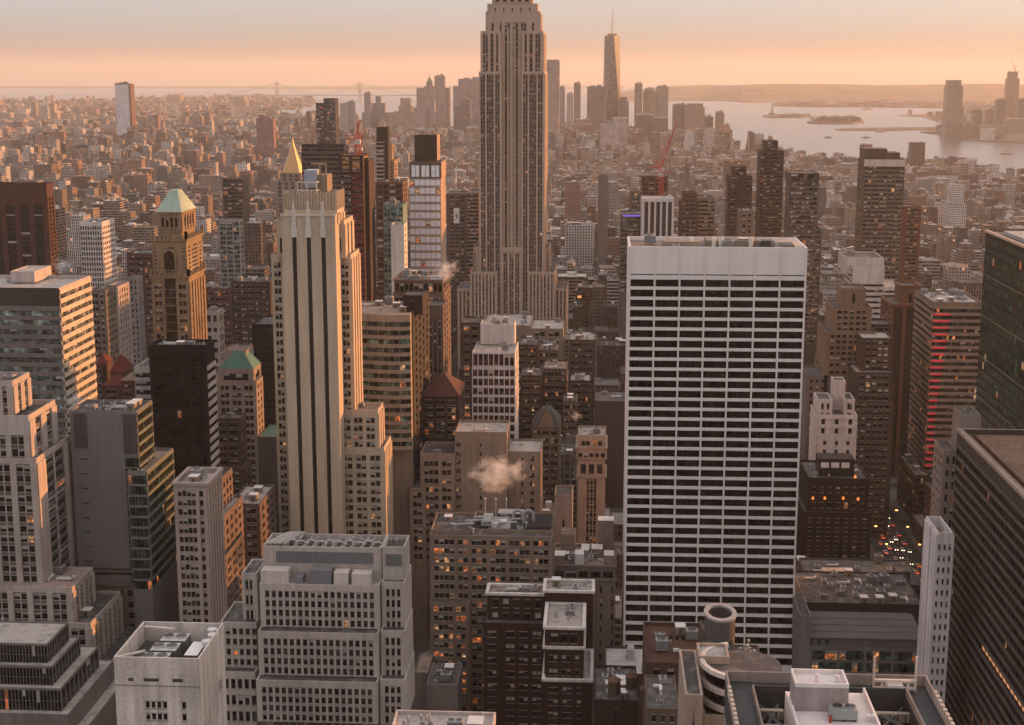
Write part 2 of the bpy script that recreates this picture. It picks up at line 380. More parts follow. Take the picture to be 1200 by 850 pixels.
    def ledge(s, x0, x1, y0, y1, z, h=.6, o=.5, m=None):
        m = m or s.cm; t = s.trim; i = .55; A = [(x0-o, y0-o), (x1+o, y0-o), (x1+o, y1+o), (x0-o, y1+o)]; B = [(x0+i, y0+i), (x1-i, y0+i), (x1-i, y1-i), (x0+i, y1-i)]
        k = len(t.v); t.v += [(*p, z-h) for p in A]+[(*p, z-.003) for p in A]+[(*p, z-.003) for p in B]+[(*p, z-h) for p in B]; mi = t.mi(m)
        for a in range(4):
            b = (a+1) % 4
            for q in ((a, b, b+4, a+4), (a+4, b+4, b+8, a+8), (a+8, b+8, b+12, a+12), (b, a, a+12, b+12)): t.f.append(tuple(k+v for v in q)); t.m.append(mi)
    def part(s, name, mb, **kw): return mb.obj(name, s.root, s.org, **kw)
    def split(s, name, mb, most=14):
        if not mb.v: return []
        par = list(range(len(mb.v)))
        def fd(a):
            while par[a] != a: par[a] = par[par[a]]; a = par[a]
            return a
        for f in mb.f:
            for v in f[1:]: par[fd(v)] = fd(f[0])
        G = {}
        for i, f in enumerate(mb.f): G.setdefault(fd(f[0]), []).append(i)
        if len(G) > most: return [s.part(name, mb)]
        out = []
        for fs in G.values():
            q = MB(); q.mats = mb.mats; mp = {}
            for i in fs:
                for v in mb.f[i]:
                    if v not in mp: mp[v] = len(q.v); q.v.append(mb.v[v])
                q.f.append(tuple(mp[v] for v in mb.f[i])); q.m.append(mb.m[i])
            xs = [v[0] for v in q.v]; ys = [v[1] for v in q.v]; zs = [v[2] for v in q.v]; bb = (min(xs), max(xs), min(ys), max(ys), max(zs)); o = s.part(name, q); s.bbs.append((bb, o)); out.append(o)
        return out
    def done(s, cap=100, roofname='roof'):
        s.wins.sort(key=lambda q: -q[0]); big, rest = s.wins[:cap], s.wins[cap:]
        # a building drawn tiny shows no single windows: few objects then
        gl, rail, lit = s.gl, s.rail, litm()
        for sc, C, U, Nn, w, h, k, mu in big:
            key = (round(w, 1), round(h, 1), k, mu, gl.name, rail.name)
            if key not in WMESH:
                mb = MB(); wparts(mb, 0, 0, w, h, k, mu, lambda a, o, b: (a, -o, b), gl, rail, lit); WMESH[key] = mb.mesh('window')
            o = bpy.data.objects.new('window', WMESH[key]); COL.objects.link(o); o.parent = s.root
            u = Vector(U); n = Vector(Nn)
            o.matrix_local = Matrix(((u.x, -n.x, 0, C[0]-s.org[0]), (u.y, -n.y, 0, C[1]-s.org[1]), (0, 0, 1, C[2]), (0, 0, 0, 1)))
        if rest:
            mb = MB()
            for sc, C, U, Nn, w, h, k, mu in rest:
                wparts(mb, 0, 0, w, h, k, mu, lambda a, o, b: (C[0]+U[0]*a+Nn[0]*o, C[1]+U[1]*a+Nn[1]*o, C[2]+b), gl, rail, lit)
            o = s.part('window', mb); o['kind'] = 'stuff'
        s.bbs = []; s.part('wall', s.wall); s.split(roofname, s.roof, 40); rf = list(s.bbs); s.split('penthouse', s.pent, 40); s.split('cornice', s.trim)
        for o in s.units:
            x, y, z = o.location[0]+s.org[0], o.location[1]+s.org[1], o.location[2]
            c = [q for q in rf if q[0][0] <= x <= q[0][1] and q[0][2] <= y <= q[0][3]]
            if c: o.parent = min(c, key=lambda q: abs(q[0][4]-z))[1]
# ------------------------------------------------------------------ rooftop equipment
UNITS = {}
def unit_mesh(k):
    if k in UNITS: return UNITS[k]
    mb = MB(); g = flat((.34, .33, .33), .55, .3); d = flat((.05, .05, .055), .6); wh = flat((.62, .59, .57), .6)
    if k == 0:      # fan cooled unit
        mb.box(-2, 2, -1.3, 1.3, .35, 2.1, g, bottom=True)
        for x in (-1, 1): mb.cyl(x, 0, 2.1, 2.35, .78, .78, g, 14, top=d)
        for x in (-1.8, 1.8): mb.box(x-.12, x+.12, -1.2, 1.2, 0, .35, d)
        for i in range(6): mb.box(-1.8+i*.62, -1.45+i*.62, -1.34, -1.3, .6, 1.8, d)
    elif k == 1:    # stair shed
        mb.box(-1.8, 1.8, -2.2, 2.2, 0, 2.9, masonry(TAN), top=ROOFL); mb.box(-.5, .5, -2.26, -2.2, 0, 2.1, d); mb.box(-2, 2, -2.4, 2.4, 2.9, 3.1, wh, bottom=True)
    elif k == 2:    # vents
        for x, y, h in ((-1, 0, 1.4), (.3, .6, 1.0), (1.2, -.5, 1.8)):
            mb.cyl(x, y, 0, h, .22, .22, g, 10); mb.cyl(x, y, h, h+.35, .42, .1, g, 10)
    elif k == 3:    # duct run
        mb.box(-3.5, 3.5, -.5, .5, .6, 1.5, wh, bottom=True); mb.box(2.6, 3.5, -.5, 2.5, .6, 1.5, wh, bottom=True); mb.cyl(-3, 0, 0, 2.2, .5, .5, g, 12)
        for x in (-2.5, 0, 2.2): mb.box(x-.08, x+.08, -.45, .45, 0, .6, d)
    elif k == 4:    # louvred cooling tower
        mb.box(-2.2, 2.2, -2.2, 2.2, .6, 4, g, bottom=True)
        for i in range(7): mb.box(-2.26, 2.26, -2.26, 2.26, .9+i*.42, 1.05+i*.42, d, bottom=True)
        mb.cyl(0, 0, 4, 4.7, 1.5, 1.7, g, 18, top=d)
    UNITS[k] = mb.mesh('rooftop_unit'); return UNITS[k]
UN = ('fan_unit', 'stair_shed', 'roof_vent', 'duct', 'cooling_tower')
def clutter(b, x0, x1, y0, y1, z, n, seed=3, sc=1.0):
    r = random.Random(seed); pl = []
    for _ in range(n*6):
        if len(pl) >= n: break
        k = r.choices(range(5), (4, 2, 3, 3, 1.5))[0]; rad = (3, 3.2, 2, 4, 3.2)[k]*sc
        if x1-x0 < 2*rad or y1-y0 < 2*rad*.8: k = 2; rad = 1.2*sc
        if x1-x0 < 2*rad or y1-y0 < 2*rad: continue
        x = r.uniform(x0+rad, x1-rad); y = r.uniform(y0+rad*.8, y1-rad*.8)
        if any((x-a)**2+(y-c)**2 < (rad+q)**2*.6 for a, c, q in pl): continue
        pl.append((x, y, rad)); o = bpy.data.objects.new(UN[k], unit_mesh(k)); COL.objects.link(o); o.parent = b.root; b.units.append(o)
        o.location = (x-b.org[0], y-b.org[1], z+.003); o.scale = (sc, sc, sc*r.uniform(.8, 1.2)); o.rotation_euler.z = r.choice((0, math.pi/2)) if k != 1 else 0
def plant(b, gi, items):
    """named rooftop boxes: (x0,x1,y0,y1 as shares of the roof, height, colour, roof colour)"""
    g = b.G[gi]; z = g[5]; W_, D_ = g[1]-g[0], g[3]-g[2]
    for it in items:
        a, c, d, e, h, m = it[:6]; u = MB(); u.box(g[0]+W_*a, g[0]+W_*c, g[2]+D_*d, g[2]+D_*e, z, z+h, m, top=it[6] if len(it) > 6 else None)
        b.part('roof_shed', u)
TANKN = [0]; TM = {}
def water_tank(x, y, z, label, s=1.0):
    if not TM:
        wd = masonry((.16, .10, .07), .9, .3, 't'); st = flat((.06, .055, .055), .6); cp = masonry((.24, .13, .08), .9, .2, 'c')
        a = MB(); a.cyl(0, 0, 3.2, 7.4, 2.0, 1.9, wd, 20)
        for i in range(5): a.cyl(0, 0, 3.5+i*.8, 3.58+i*.8, 2.05, 2.05, st, 20, cap=False)
        a.box(-2.1, 2.1, -2.1, 2.1, 2.9, 3.2, st, bottom=True); TM['tank'] = a.mesh('tank')
        a = MB(); a.cyl(0, 0, 7.4, 8.9, 2.25, .05, cp, 20); TM['tank_roof'] = a.mesh('tank_roof')
        a = MB(); a.tube((0, 0, 0), (0, 0, 2.9), .13, st); a.tube((0, 0, .3), (0, 1.6, 2.6), .06, st, 4); TM['leg'] = a.mesh('leg')
    o = thing('water_tank', label, 'water tank', (x, y, z+.005), 'rooftop water tanks'); o.scale = (s, s, s)
    for k in ('tank', 'tank_roof'):
        c = bpy.data.objects.new(k, TM[k]); COL.objects.link(c); c.parent = o
    for i, (dx, dy) in enumerate(((-1.5, -1.5), (1.5, -1.5), (1.5, 1.5), (-1.5, 1.5))):
        c = bpy.data.objects.new('leg', TM['leg']); COL.objects.link(c); c.parent = o; c.location = (dx, dy, 0); c.rotation_euler.z = i*math.pi/2
    return o
# ------------------------------------------------------------------ heroes: described by photo columns/rows at a real distance
RECTS = []       # (x0,x1,ytop,ybottom,Y) columns and rows each landmark shows in, for the infill
FOOT = []        # footprints (x0,x1,y0,y1)
NAMES = []       # short names for infill labels
def T(x0, x1, yt, Y, D=None, xb=None, f=None, s=None, par=1.0, z0=None, roof=None, cl=0, both=False):
    return dict(x0=x0, x1=x1, yt=yt, Y=Y, D=D, xb=xb, f=f, s=s, par=par, z0=z0, roof=roof, cl=cl, both=both)
def H(name, label, tiers, wall, short=None, yb=None, cat='building', seed=None, cornice=(), cap=100, finish=True, cm=None, **kw):
    seed = seed if seed is not None else sum(map(ord, label)) % 999
    G = []
    for t in tiers:
        X0, Z = at(t['x0'], t['yt'], t['Y']); X1, _ = at(t['x1'], t['yt'], t['Y'])
        D = t['D']
        if D is None:
            edge = X1 if t['x1'] < VPX else X0
            D = back_of(edge, t['Y'], Z, t['xb'])
        G.append([X0, X1, t['Y'], t['Y']+D, Z])
    bx0 = min(g[0] for g in G); bx1 = max(g[1] for g in G); by0 = min(g[2] for g in G); by1 = max(g[3] for g in G)
    b = Bld(name, label, cat, wall, ((bx0+bx1)/2, (by0+by1)/2), seed=seed, **kw)
    if cm: b.cm = cm
    for i, (t, g) in enumerate(zip(tiers, G)):
        if t['z0'] is not None: z0 = t['z0'] if t['z0'] <= 0 else at(600, t['z0'], t['Y'])[1]
        else:
            cx_, cy_ = (g[0]+g[1])/2, (g[2]+g[3])/2; z0 = 0
            for h in G[i+1:]:
                if h[0]-.5 <= g[0]+.5 and h[1]+.5 >= g[1]-.5 and h[2]-.5 <= cy_ <= h[3] and h[4] < g[4]: z0 = h[4]-1.2; break
        yv = min(858, (yb or 858)+60); zv = at(600, yv, t['Y'])[1]
        rz = b.tier(g[0], g[1], g[2], g[3], z0, g[4], f=t['f'], sd=t['s'], par=t['par'], roof=t['roof'], zvis=zv if zv > z0 else None, both=t['both'])
        if i in cornice: b.ledge(g[0], g[1], g[2], g[3], g[4]+.25, .9, .7)
        if t['cl']: clutter(b, g[0]+1, g[1]-1, g[2]+1, g[3]-1, rz, int(t['cl']*1.6), seed+i, .85)
        g.append(rz)
    b.G = G
    xs = [t['x0'] for t in tiers]+[t['x1'] for t in tiers]+[t['xb'] for t in tiers if t['xb']]
    RECTS.append((min(xs), max(xs), min(t['yt'] for t in tiers), yb or 850, by0)); FOOT.append((bx0-3, bx1+3, by0-3, by1+3))
    if short: NAMES.append((short, (min(xs)+max(xs))/2, min(xs), max(xs), min(t['yt'] for t in tiers), yb or 850))
    if finish: b.done(cap)
    return b
HAZE = 3.7e-5
# ================================================================== GROUND, WATER, HAZE
def water_mat():
    m, t, b = nodes('bay_water'); b.inputs['Base Color'].default_value = (.05, .06, .065, 1); b.inputs['Roughness'].default_value = .26; b.inputs['IOR'].default_value = 1.45
    g = N(t, 'ShaderNodeNewGeometry'); n = N(t, 'ShaderNodeTexNoise'); n.inputs['Scale'].default_value = .02; n.inputs['Detail'].default_value = 6; L(t, g.outputs['Position'], n.inputs['Vector'])
    bp = N(t, 'ShaderNodeBump'); bp.inputs['Strength'].default_value = .08; bp.inputs['Distance'].default_value = 6; L(t, n.outputs[0], bp.inputs['Height']); L(t, bp.outputs[0], b.inputs['Normal'])
    return m
def ring_sheet(name, m, rmax, z):
    rs = [0, 300, 1500, 3000]+[3000*1.13**i for i in range(1, 40)]; rs = [r for r in rs if r < rmax]+[rmax]; b = MB(); n = 96
    P = [[(r*math.cos(2*math.pi*i/n), r*math.sin(2*math.pi*i/n), z-r*r/(2*RE)) for i in range(n)] for r in rs]
    b.v = [p for row in P for p in row]
    for j in range(len(rs)-1):
        for i in range(n): b.f.append((j*n+i, (j+1)*n+i, (j+1)*n+(i+1) % n, j*n+(i+1) % n)); b.m.append(0)
    b.mats = [m]; return b.obj(name, kind='structure')
ring_sheet('water', water_mat(), 61000, 0)
def inside(p, P):
    c = False; j = len(P)-1; x, y = p
    for i in range(len(P)):
        xi, yi = P[i]; xj, yj = P[j]
        if (yi > y) != (yj > y) and x < (xj-xi)*(y-yi)/(yj-yi)+xi: c = not c
        j = i
    return c
def land(name, P, m, h=3.0, step=None):
    """shore polygon as a low raised sheet following the curve of the earth"""
    from mathutils.geometry import tessellate_polygon
    b = MB(); Q = []
    for i in range(len(P)):
        a, c = P[i], P[(i+1) % len(P)]; d = math.hypot(a[0]-c[0], a[1]-c[1]); k = max(1, int(d/900))
        for j in range(k): Q.append((a[0]+(c[0]-a[0])*j/k, a[1]+(c[1]-a[1])*j/k))
    # clip into y-slabs so that the sheet follows the drop
    ys = [q[1] for q in Q]; y0, y1 = min(ys), max(ys); n = max(1, int((y1-y0)/1200))
    def clip(poly, yy, keep_above):
        out = []
        for i in range(len(poly)):
            a, c = poly[i], poly[(i+1) % len(poly)]; ia = (a[1] >= yy) == keep_above; ic = (c[1] >= yy) == keep_above
            if ia: out.append(a)
            if ia != ic: t = (yy-a[1])/(c[1]-a[1]); out.append((a[0]+(c[0]-a[0])*t, yy))
        return out
    for k in range(n):
        a, c = y0+(y1-y0)*k/n, y0+(y1-y0)*(k+1)/n; S = clip(clip(Q, a, True), c, False)
        if len(S) < 3: continue
        base = len(b.v); b.v += [(x, y, h-drop(x, y)) for x, y in S]; b.mi(m)
        for t in tessellate_polygon([[Vector((x, y, 0)) for x, y in S]]):
            p, q, r = (S[i] for i in t)
            if (q[0]-p[0])*(r[1]-p[1])-(q[1]-p[1])*(r[0]-p[0]) < 0: t = t[::-1]
            b.f.append(tuple(base+i for i in t)); b.m.append(0)
    sm = masonry((.22, .18, .15))
    for i in range(len(Q)):
        a, c = Q[i], Q[(i+1) % len(Q)]
        b.quad((a[0], a[1], -1-drop(*a)), (c[0], c[1], -1-drop(*c)), (c[0], c[1], h-drop(*c)), (a[0], a[1], h-drop(*a)), sm)
    return b.obj(name, kind='structure')
def ground_mat(name, c1, c2, sc):
    m, t, b = nodes(name); g = N(t, 'ShaderNodeNewGeometry'); n = N(t, 'ShaderNodeTexNoise'); n.inputs['Scale'].default_value = sc; n.inputs['Detail'].default_value = 9; L(t, g.outputs['Position'], n.inputs['Vector'])
    r = N(t, 'ShaderNodeValToRGB'); r.color_ramp.elements[0].position = .38; r.color_ramp.elements[0].color = (*c1, 1); r.color_ramp.elements[1].position = .62; r.color_ramp.elements[1].color = (*c2, 1)
    L(t, n.outputs[0], r.inputs[0]); L(t, r.outputs[0], b.inputs['Base Color']); b.inputs['Roughness'].default_value = .95; return m
GND = [ground(*p) for p in ((1200, 214), (1100, 199), (960, 194), (900, 185), (845, 178), (760, 168), (690, 160), (600, 157), (500, 158), (400, 160), (322, 163), (200, 171), (0, 182))]
MAN = [(3600, -500), (2600, 2600)]+[p for p in GND]+[(-3600, 3000), (-3200, -500)]
asph = ground_mat('asphalt', (.035, .034, .034), (.055, .052, .05), .02)
land('ground', MAN, asph, 2.0)
far = ground_mat('far_land', (.07, .06, .045), (.17, .13, .095), .004); isl = ground_mat('island_ground', (.035, .028, .02), (.08, .06, .04), .01)
BK = [ground(*p) for p in ((-500, 119), (0, 118.6), (130, 118), (195, 115), (310, 114.6), (362, 117.5), (368, 122), (345, 128), (318, 130), (300, 134), (322, 136), (375, 140), (384, 144), (350, 147), (318, 148), (300, 156), (230, 161), (120, 164), (0, 168), (-500, 190))]
land('brooklyn_land', BK, far, 3)
NJ = [ground(*p) for p in ((1600, 185), (1260, 170), (1200, 168), (1140, 166), (1095, 158), (1078, 156), (1108, 152), (1105, 147), (1097, 142), (1080, 137.5), (1052, 136.5), (1100, 133), (1120, 127.5), (1400, 127))]
land('new_jersey_land', NJ, far, 3)
land('pier', [ground(*p) for p in ((978, 152.3), (1000, 151.2), (1100, 150), (1104, 152.5), (1040, 154), (985, 153.6))], isl, 3)
land('peninsula', [ground(*p) for p in ((905, 122.3), (960, 121), (1110, 121), (1400, 122), (1400, 126.2), (1105, 127.3), (1000, 126), (938, 126), (905, 124.8))], isl, 4)
def island(name, pts, h): land(name, [ground(*p) for p in pts], isl, h)
island('island', ((893, 137), (903, 134.8), (930, 136), (957, 137.2), (940, 138.6), (900, 138.6)), 4)
island('island', ((945, 144.5), (960, 140.5), (1000, 140.5), (1013, 143.5), (1000, 146), (960, 146)), 6)
# hills of the far shore
def hills(name, x0, x1, ytop, yfoot, dist, depth, seed, m):
    r = random.Random(seed); b = MB(); nx, ny = 80, 12; ph = [r.uniform(0, 6) for _ in range(6)]
    for j in range(ny+1):
        for i in range(nx+1):
            f = i/nx; px = x0+(x1-x0)*f; X, Y = ground(px, yfoot(px)); s = 1+depth*j/ny; X, Y = X*s, Y*s; g = math.sin(min(1, j/ny*1.25)*math.pi/2)
            zt = at(px, ytop(px), Y)[1]; z = -drop(X, Y)+3+(zt+drop(X, Y)-3)*g*(1+.06*math.sin(f*23+ph[0])+.05*math.sin(f*57+ph[1]+j))
            b.v.append((X, Y, z))
    for j in range(ny):
        for i in range(nx): a = j*(nx+1)+i; b.f.append((a, a+1, a+nx+2, a+nx+1)); b.m.append(0)
    b.mats = [m]; b.obj(name, kind='structure')
hm = ground_mat('wooded_hill', (.07, .055, .03), (.17, .12, .07), .0022)
hills('hills', 722, 1500, lambda x: 99.5 if x > 840 else 99.5+(840-x)**2*.0007, lambda x: 119 if x < 860 else 120.5, 14000, .35, 3, hm)
hills('hills', -400, 730, lambda x: 101.2 if x > -100 else 100, lambda x: 104.0 if x < 300 else 105, 22000, .3, 5, hm)
# haze
hb = MB(); hz = 64000; hm_ = bpy.data.materials.new('haze_air'); hm_.use_nodes = True; tt = hm_.node_tree; tt.nodes.clear()
vo = tt.nodes.new('ShaderNodeVolumePrincipled'); ou = tt.nodes.new('ShaderNodeOutputMaterial'); vo.inputs['Color'].default_value = (.86, .82, .80, 1); vo.inputs['Density'].default_value = HAZE; vo.inputs['Anisotropy'].default_value = .25
tt.links.new(vo.outputs[0], ou.inputs['Volume'])
hb.box(-hz, hz, -hz, hz, -290, 585, hm_, bottom=True); hb.obj('haze', kind='stuff')
# pavement slabs: every block between the avenues is a kerbed island
AVE = [-1900, -1620, -1340, -1100, -880, -680, -500, -385, -255, -120, 165, 440, 715, 990, 1265, 1540, 1800]
pv = masonry((.20, .185, .17)); ac = MB()
for i in range(len(AVE)-1):
    for k in range(5, 60):
        y0, y1 = k*80.5-30, k*80.5+36
        x0, x1 = AVE[i]+12, AVE[i+1]-12
        if inside(((x0+x1)/2, y1), MAN) and inside((x0, y1), MAN) and inside((x1, y1), MAN): ac.box(x0, x1, y0, y1, 2.0-drop(0, y1), 2.16-drop(0, y1), pv)
ac.obj('pavement', kind='structure')
mk = MB(); wp = flat((.7, .68, .62), .7)
for a in AVE:
    for k in range(60, 220):
        for o in (-3.3, 0, 3.3):
            mk.quad((a+o-.08, k*9, 2.008), (a+o+.08, k*9, 2.008), (a+o+.08, k*9+4, 2.008), (a+o-.08, k*9+4, 2.008), wp)
mk.obj('road_marking', kind='structure')
# ================================================================== HERO BUILDINGS
M_ = masonry
# --- stepped dark glass block, bottom left
gf = ("p"+"w"*4+("p"+"wwww")*7+"p", dict(fh=5.5, hf=.86, sill=.1, top=1.0, rec=.15, band=.12))
gs = ("p"+"wwww"*2+"p", dict(fh=5.5, hf=.86, sill=.1, top=1.0, rec=.15, band=.12))
def G2(t): return dict(f=("q"+"wq"*34, dict(rows=1, hf=.97, top=.7, rec=.25)), s=("q"+"wq"*9, dict(rows=1, hf=.97, top=.7, rec=.25)))
H('office_block', 'dark glass office block stepping down in ledges below the tall stone tower', [
    T(-70, 55, 752, 430, 19, **G2(0), par=.5, roof=ROOFL), T(-70, 61, 778, 427, 25, **G2(0), par=.3, roof=ROOFL),
    T(-70, 71, 804, 424, 35, **G2(0), par=.3, roof=ROOFL), T(-70, 80, 834, 421, 44, **G2(0), par=.3, roof=ROOFL), T(-70, 92, 862, 418, 55, **G2(0), par=.3, roof=ROOFL)],
  M_((.25, .22, .20)), short='the stepped dark glass block', glass=GL, rail=flat((.22, .2, .19), .5), mix=(.93, .03, .02, .01, .01), mull=1)
# --- tall stone tower with crown, left edge
st = dict(fh=3.7, hf=.6, sp=M_((.20, .17, .16)), pier=.5, top=2, rec=.3)
H('stone_tower', 'tall grey stone tower with scalloped crown and bright vertical piers at the left edge', [
    T(-40, 14, 446, 500, 16, f=("PnPnPnPnP", st), s=("PnPnP", st), par=3, cl=2),
    T(-60, 33, 486, 494, 26, f=("PwqwPwqwPwqwPwqwP", {**st, 'top': 7, 'capm': M_((.46, .40, .36))}), s=("PwPwP", st), par=2),
    T(-60, 42, 536, 491, 34, f=("PwqwPwqwPwqwPwqwP", st), s=("PwqwP", st), par=1),
    T(-60, 84, 686, 484, 22, f=("PwqwPwqwPwqwPwqwPwqwPwqwP", st), s=("PwpwPwpwP", st), par=1, roof=M_((.40, .30, .26)), cl=5),
    T(-60, 106, 727, 480, 33, f=("PwqwPwqwPwqwPwqwPwqwPwqwPwqwP", st), s=("PwpwPwpwPwpwP", st), par=1.2, cl=3),
    T(-60, 125, 778, 476, 45, f=("PwqwPwqwPwqwPwqwPwqwPwqwPwqwPwqwP", st), s=("PwpwPwpwPwpwP", st), par=1.2, cl=3)],
  M_((.43, .36, .32)), short='the crowned stone tower', mix=(.56, .2, .2, .02, .02), yb=800)
# --- white concrete block, bottom
def white_block():
    b = H('concrete_block', 'blank weathered pale concrete block with open roof well holding cooling fans', [
        T(133, 233, 770, 330, xb=262, f=("OOwpwpwpwOwO", dict(fh=3.7, hf=.55, top=10.5)), s=("OOOOnqnqnO", dict(fh=3.6, hf=.5, top=12)), par=5.0)],
      M_((.56, .49, .45), .9, .35), short='the pale concrete block', mix=(.8, .1, .1, 0, 0), mull=1, finish=False)
    x0, x1, y0, y1, z, rz = b.G[0]
    w = b.trim; dk = flat((.05, .045, .045), .7)
    for a, c in ((.16, .22), (.34, .52), (.68, .80)): w.box(x0+(x1-x0)*a, x0+(x1-x0)*c, y0-.05, y0+.02, z-6.0, z-5.2, dk, bottom=True)
    w.box(x0-.1, x1+.1, y0-.12, y0-.02, z-7.2, z-6.9, M_((.36, .31, .28)), bottom=True)
    for (a, c, d, e) in ((.02, .3, .05, .2), (.06, .45, .9, .82)):
        w.tube((x0+(x1-x0)*a, y0+(y1-y0)*d, z-.5), (x0+(x1-x0)*c, y0+(y1-y0)*e, z-.2), .35, M_((.62, .56, .5)))
    # cooling fan bank, three cells, and a flat skylight hatch
    g = flat((.13, .14, .15), .5, .3); f_ = flat((.5, .48, .47), .5)
    for i in range(3):
        u = MB(); cx = x0+(x1-x0)*(.42+.03*i); cyy = y0+(y1-y0)*(.2+.27*i)
        u.box(cx-3.2, cx+3.2, cyy-2.6, cyy+2.6, rz, rz+3.4, g, top=f_)
        for k in (-1.6, 1.6): u.cyl(cx+k, cyy, rz+3.4, rz+3.9, 1.35, 1.35, f_, 16, top=flat((.06, .06, .065), .5))
        b.part('fan_unit', u)
    u = MB(); u.box(x0+(x1-x0)*.74, x0+(x1-x0)*.9, y0+(y1-y0)*.25, y0+(y1-y0)*.62, rz, rz+3.4, M_((.25, .13, .08)), top=flat((.72, .7, .68), .4)); b.part('skylight', u)
    for i, q in enumerate(((.95, .8), (.9, .95), (.93, .62))):
        u = MB(); u.cyl(x0+(x1-x0)*q[0], y0+(y1-y0)*q[1]-2, rz, rz+4.6, 1.3, 1.3, flat((.6, .57, .55), .4), 14); b.part('flue', u)
    b.done()
white_block()
# --- striped office block, upper left
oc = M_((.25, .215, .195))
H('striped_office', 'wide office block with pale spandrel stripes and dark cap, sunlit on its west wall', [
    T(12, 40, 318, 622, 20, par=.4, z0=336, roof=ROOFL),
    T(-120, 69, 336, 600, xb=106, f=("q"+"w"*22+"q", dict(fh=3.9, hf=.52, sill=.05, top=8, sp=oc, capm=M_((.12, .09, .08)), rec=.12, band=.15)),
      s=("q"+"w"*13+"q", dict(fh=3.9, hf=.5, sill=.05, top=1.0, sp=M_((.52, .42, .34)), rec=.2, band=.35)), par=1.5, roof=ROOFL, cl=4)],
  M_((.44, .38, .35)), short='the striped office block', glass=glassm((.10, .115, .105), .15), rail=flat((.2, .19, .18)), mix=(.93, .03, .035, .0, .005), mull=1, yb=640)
# --- grey windowless slab with glass corner
def slab():
    b = H('slab_building', 'plain grey panelled slab with dark glass east corner and blue rooftop machines', [
        T(81, 160, 481, 520, xb=178, f=("O"*3, dict(fh=3.7, top=400)), s=("q"+"ww"*4+"q", dict(fh=3.9, hf=.72, sill=.1, band=.2, top=.8, sp=M_((.2, .22, .17)))), par=1.6, cl=7, roof=ROOFD),
        T(149, 172, 552, 516, xb=203, f=("qwwwwwq", dict(fh=3.9, hf=.8, sill=.08, top=1.0)), s=("q"+"ww"*6+"q", dict(fh=3.9, hf=.72, sill=.1, band=.2, top=.8, sp=M_((.2, .22, .17)))), par=1.0, cl=2, roof=ROOFT)],
      M_((.25, .235, .23), .8, .1), short='the grey slab', glass=glassm((.02, .035, .025), .1), rail=flat((.16, .17, .13)), mix=(.95, .0, .0, .03, .02), mull=2, yb=640, finish=False)
    x0, x1, y0, y1, z, rz = b.G[0]; w = b.trim; dk = M_((.13, .12, .125)); H_ = 90
    W = x1-x0
    w.box(x0+W*.06, x0+W*.25, y0-.25, y0-.02, z-14, z-1.2, dk, bottom=True)
    w.box(x0+W*.79, x1+.02, y0-.3, y0-.02, z-16, z-1.2, dk, bottom=True)
    gl = b.gl
    # glass strip down the right end of the front wall
    u = MB(); u.box(x0+W*.80, x1+.05, y0-.4, y0-.02, z-100, z-17, gl, bottom=True)
    for i in range(22):
        zz = z-17-i*3.9
        u.box(x0+W*.80, x1+.1, y0-.5, y0-.4, zz-.5, zz, flat((.13, .15, .10)), bottom=True)
    b.part('curtain_wall', u)
    for i in range(9):
        zz = z-18-i*5.6; w.box(x0+W*.12, x0+W*.22, y0-.03, y0+.05, zz-.5, zz, BLACK, bottom=True)
    for i in range(15): w.box(x0+W*(.02+.052*i), x0+W*(.02+.052*i)+.1, y0-.05, y0+.02, 0, z-1, flat((.14, .13, .13)), bottom=True)
    for i in range(8): w.box(x0, x0+W*.79, y0-.05, y0+.02, z-12-i*8, z-11.85-i*8, flat((.14, .13, .13)), bottom=True)
    b.done()
slab()
# --- black box tower
H('black_tower', 'black windowless-looking tower slab with pale stripes on its narrow west wall', [
    T(174, 241, 404, 580, xb=251, f=("PwwwwwwwwwPxxP", dict(fh=3.8, hf=.78, sill=.1, top=3, rec=.04, band=.0)), s=("qwwwwq", dict(fh=3.8, hf=.5, sill=.1, top=9, band=.4, sp=M_((.55, .47, .40)))), par=1.6, cl=5)],
  M_((.011, .010, .011)), short='the black tower slab', glass=glassm((.006, .006, .006), .25, .15), rail=BLACK, mix=(.985, .0, .005, .005, .005), mull=1, yb=545)
H('low_office', 'grey low office wing with ribbon windows tucked beside the black tower slab', [
    T(157, 176, 430, 596, 20, f=("qwwwwq", dict(fh=3.8, hf=.5, sill=.2)), cl=1)], M_((.40, .36, .33)), yb=470, mull=1)
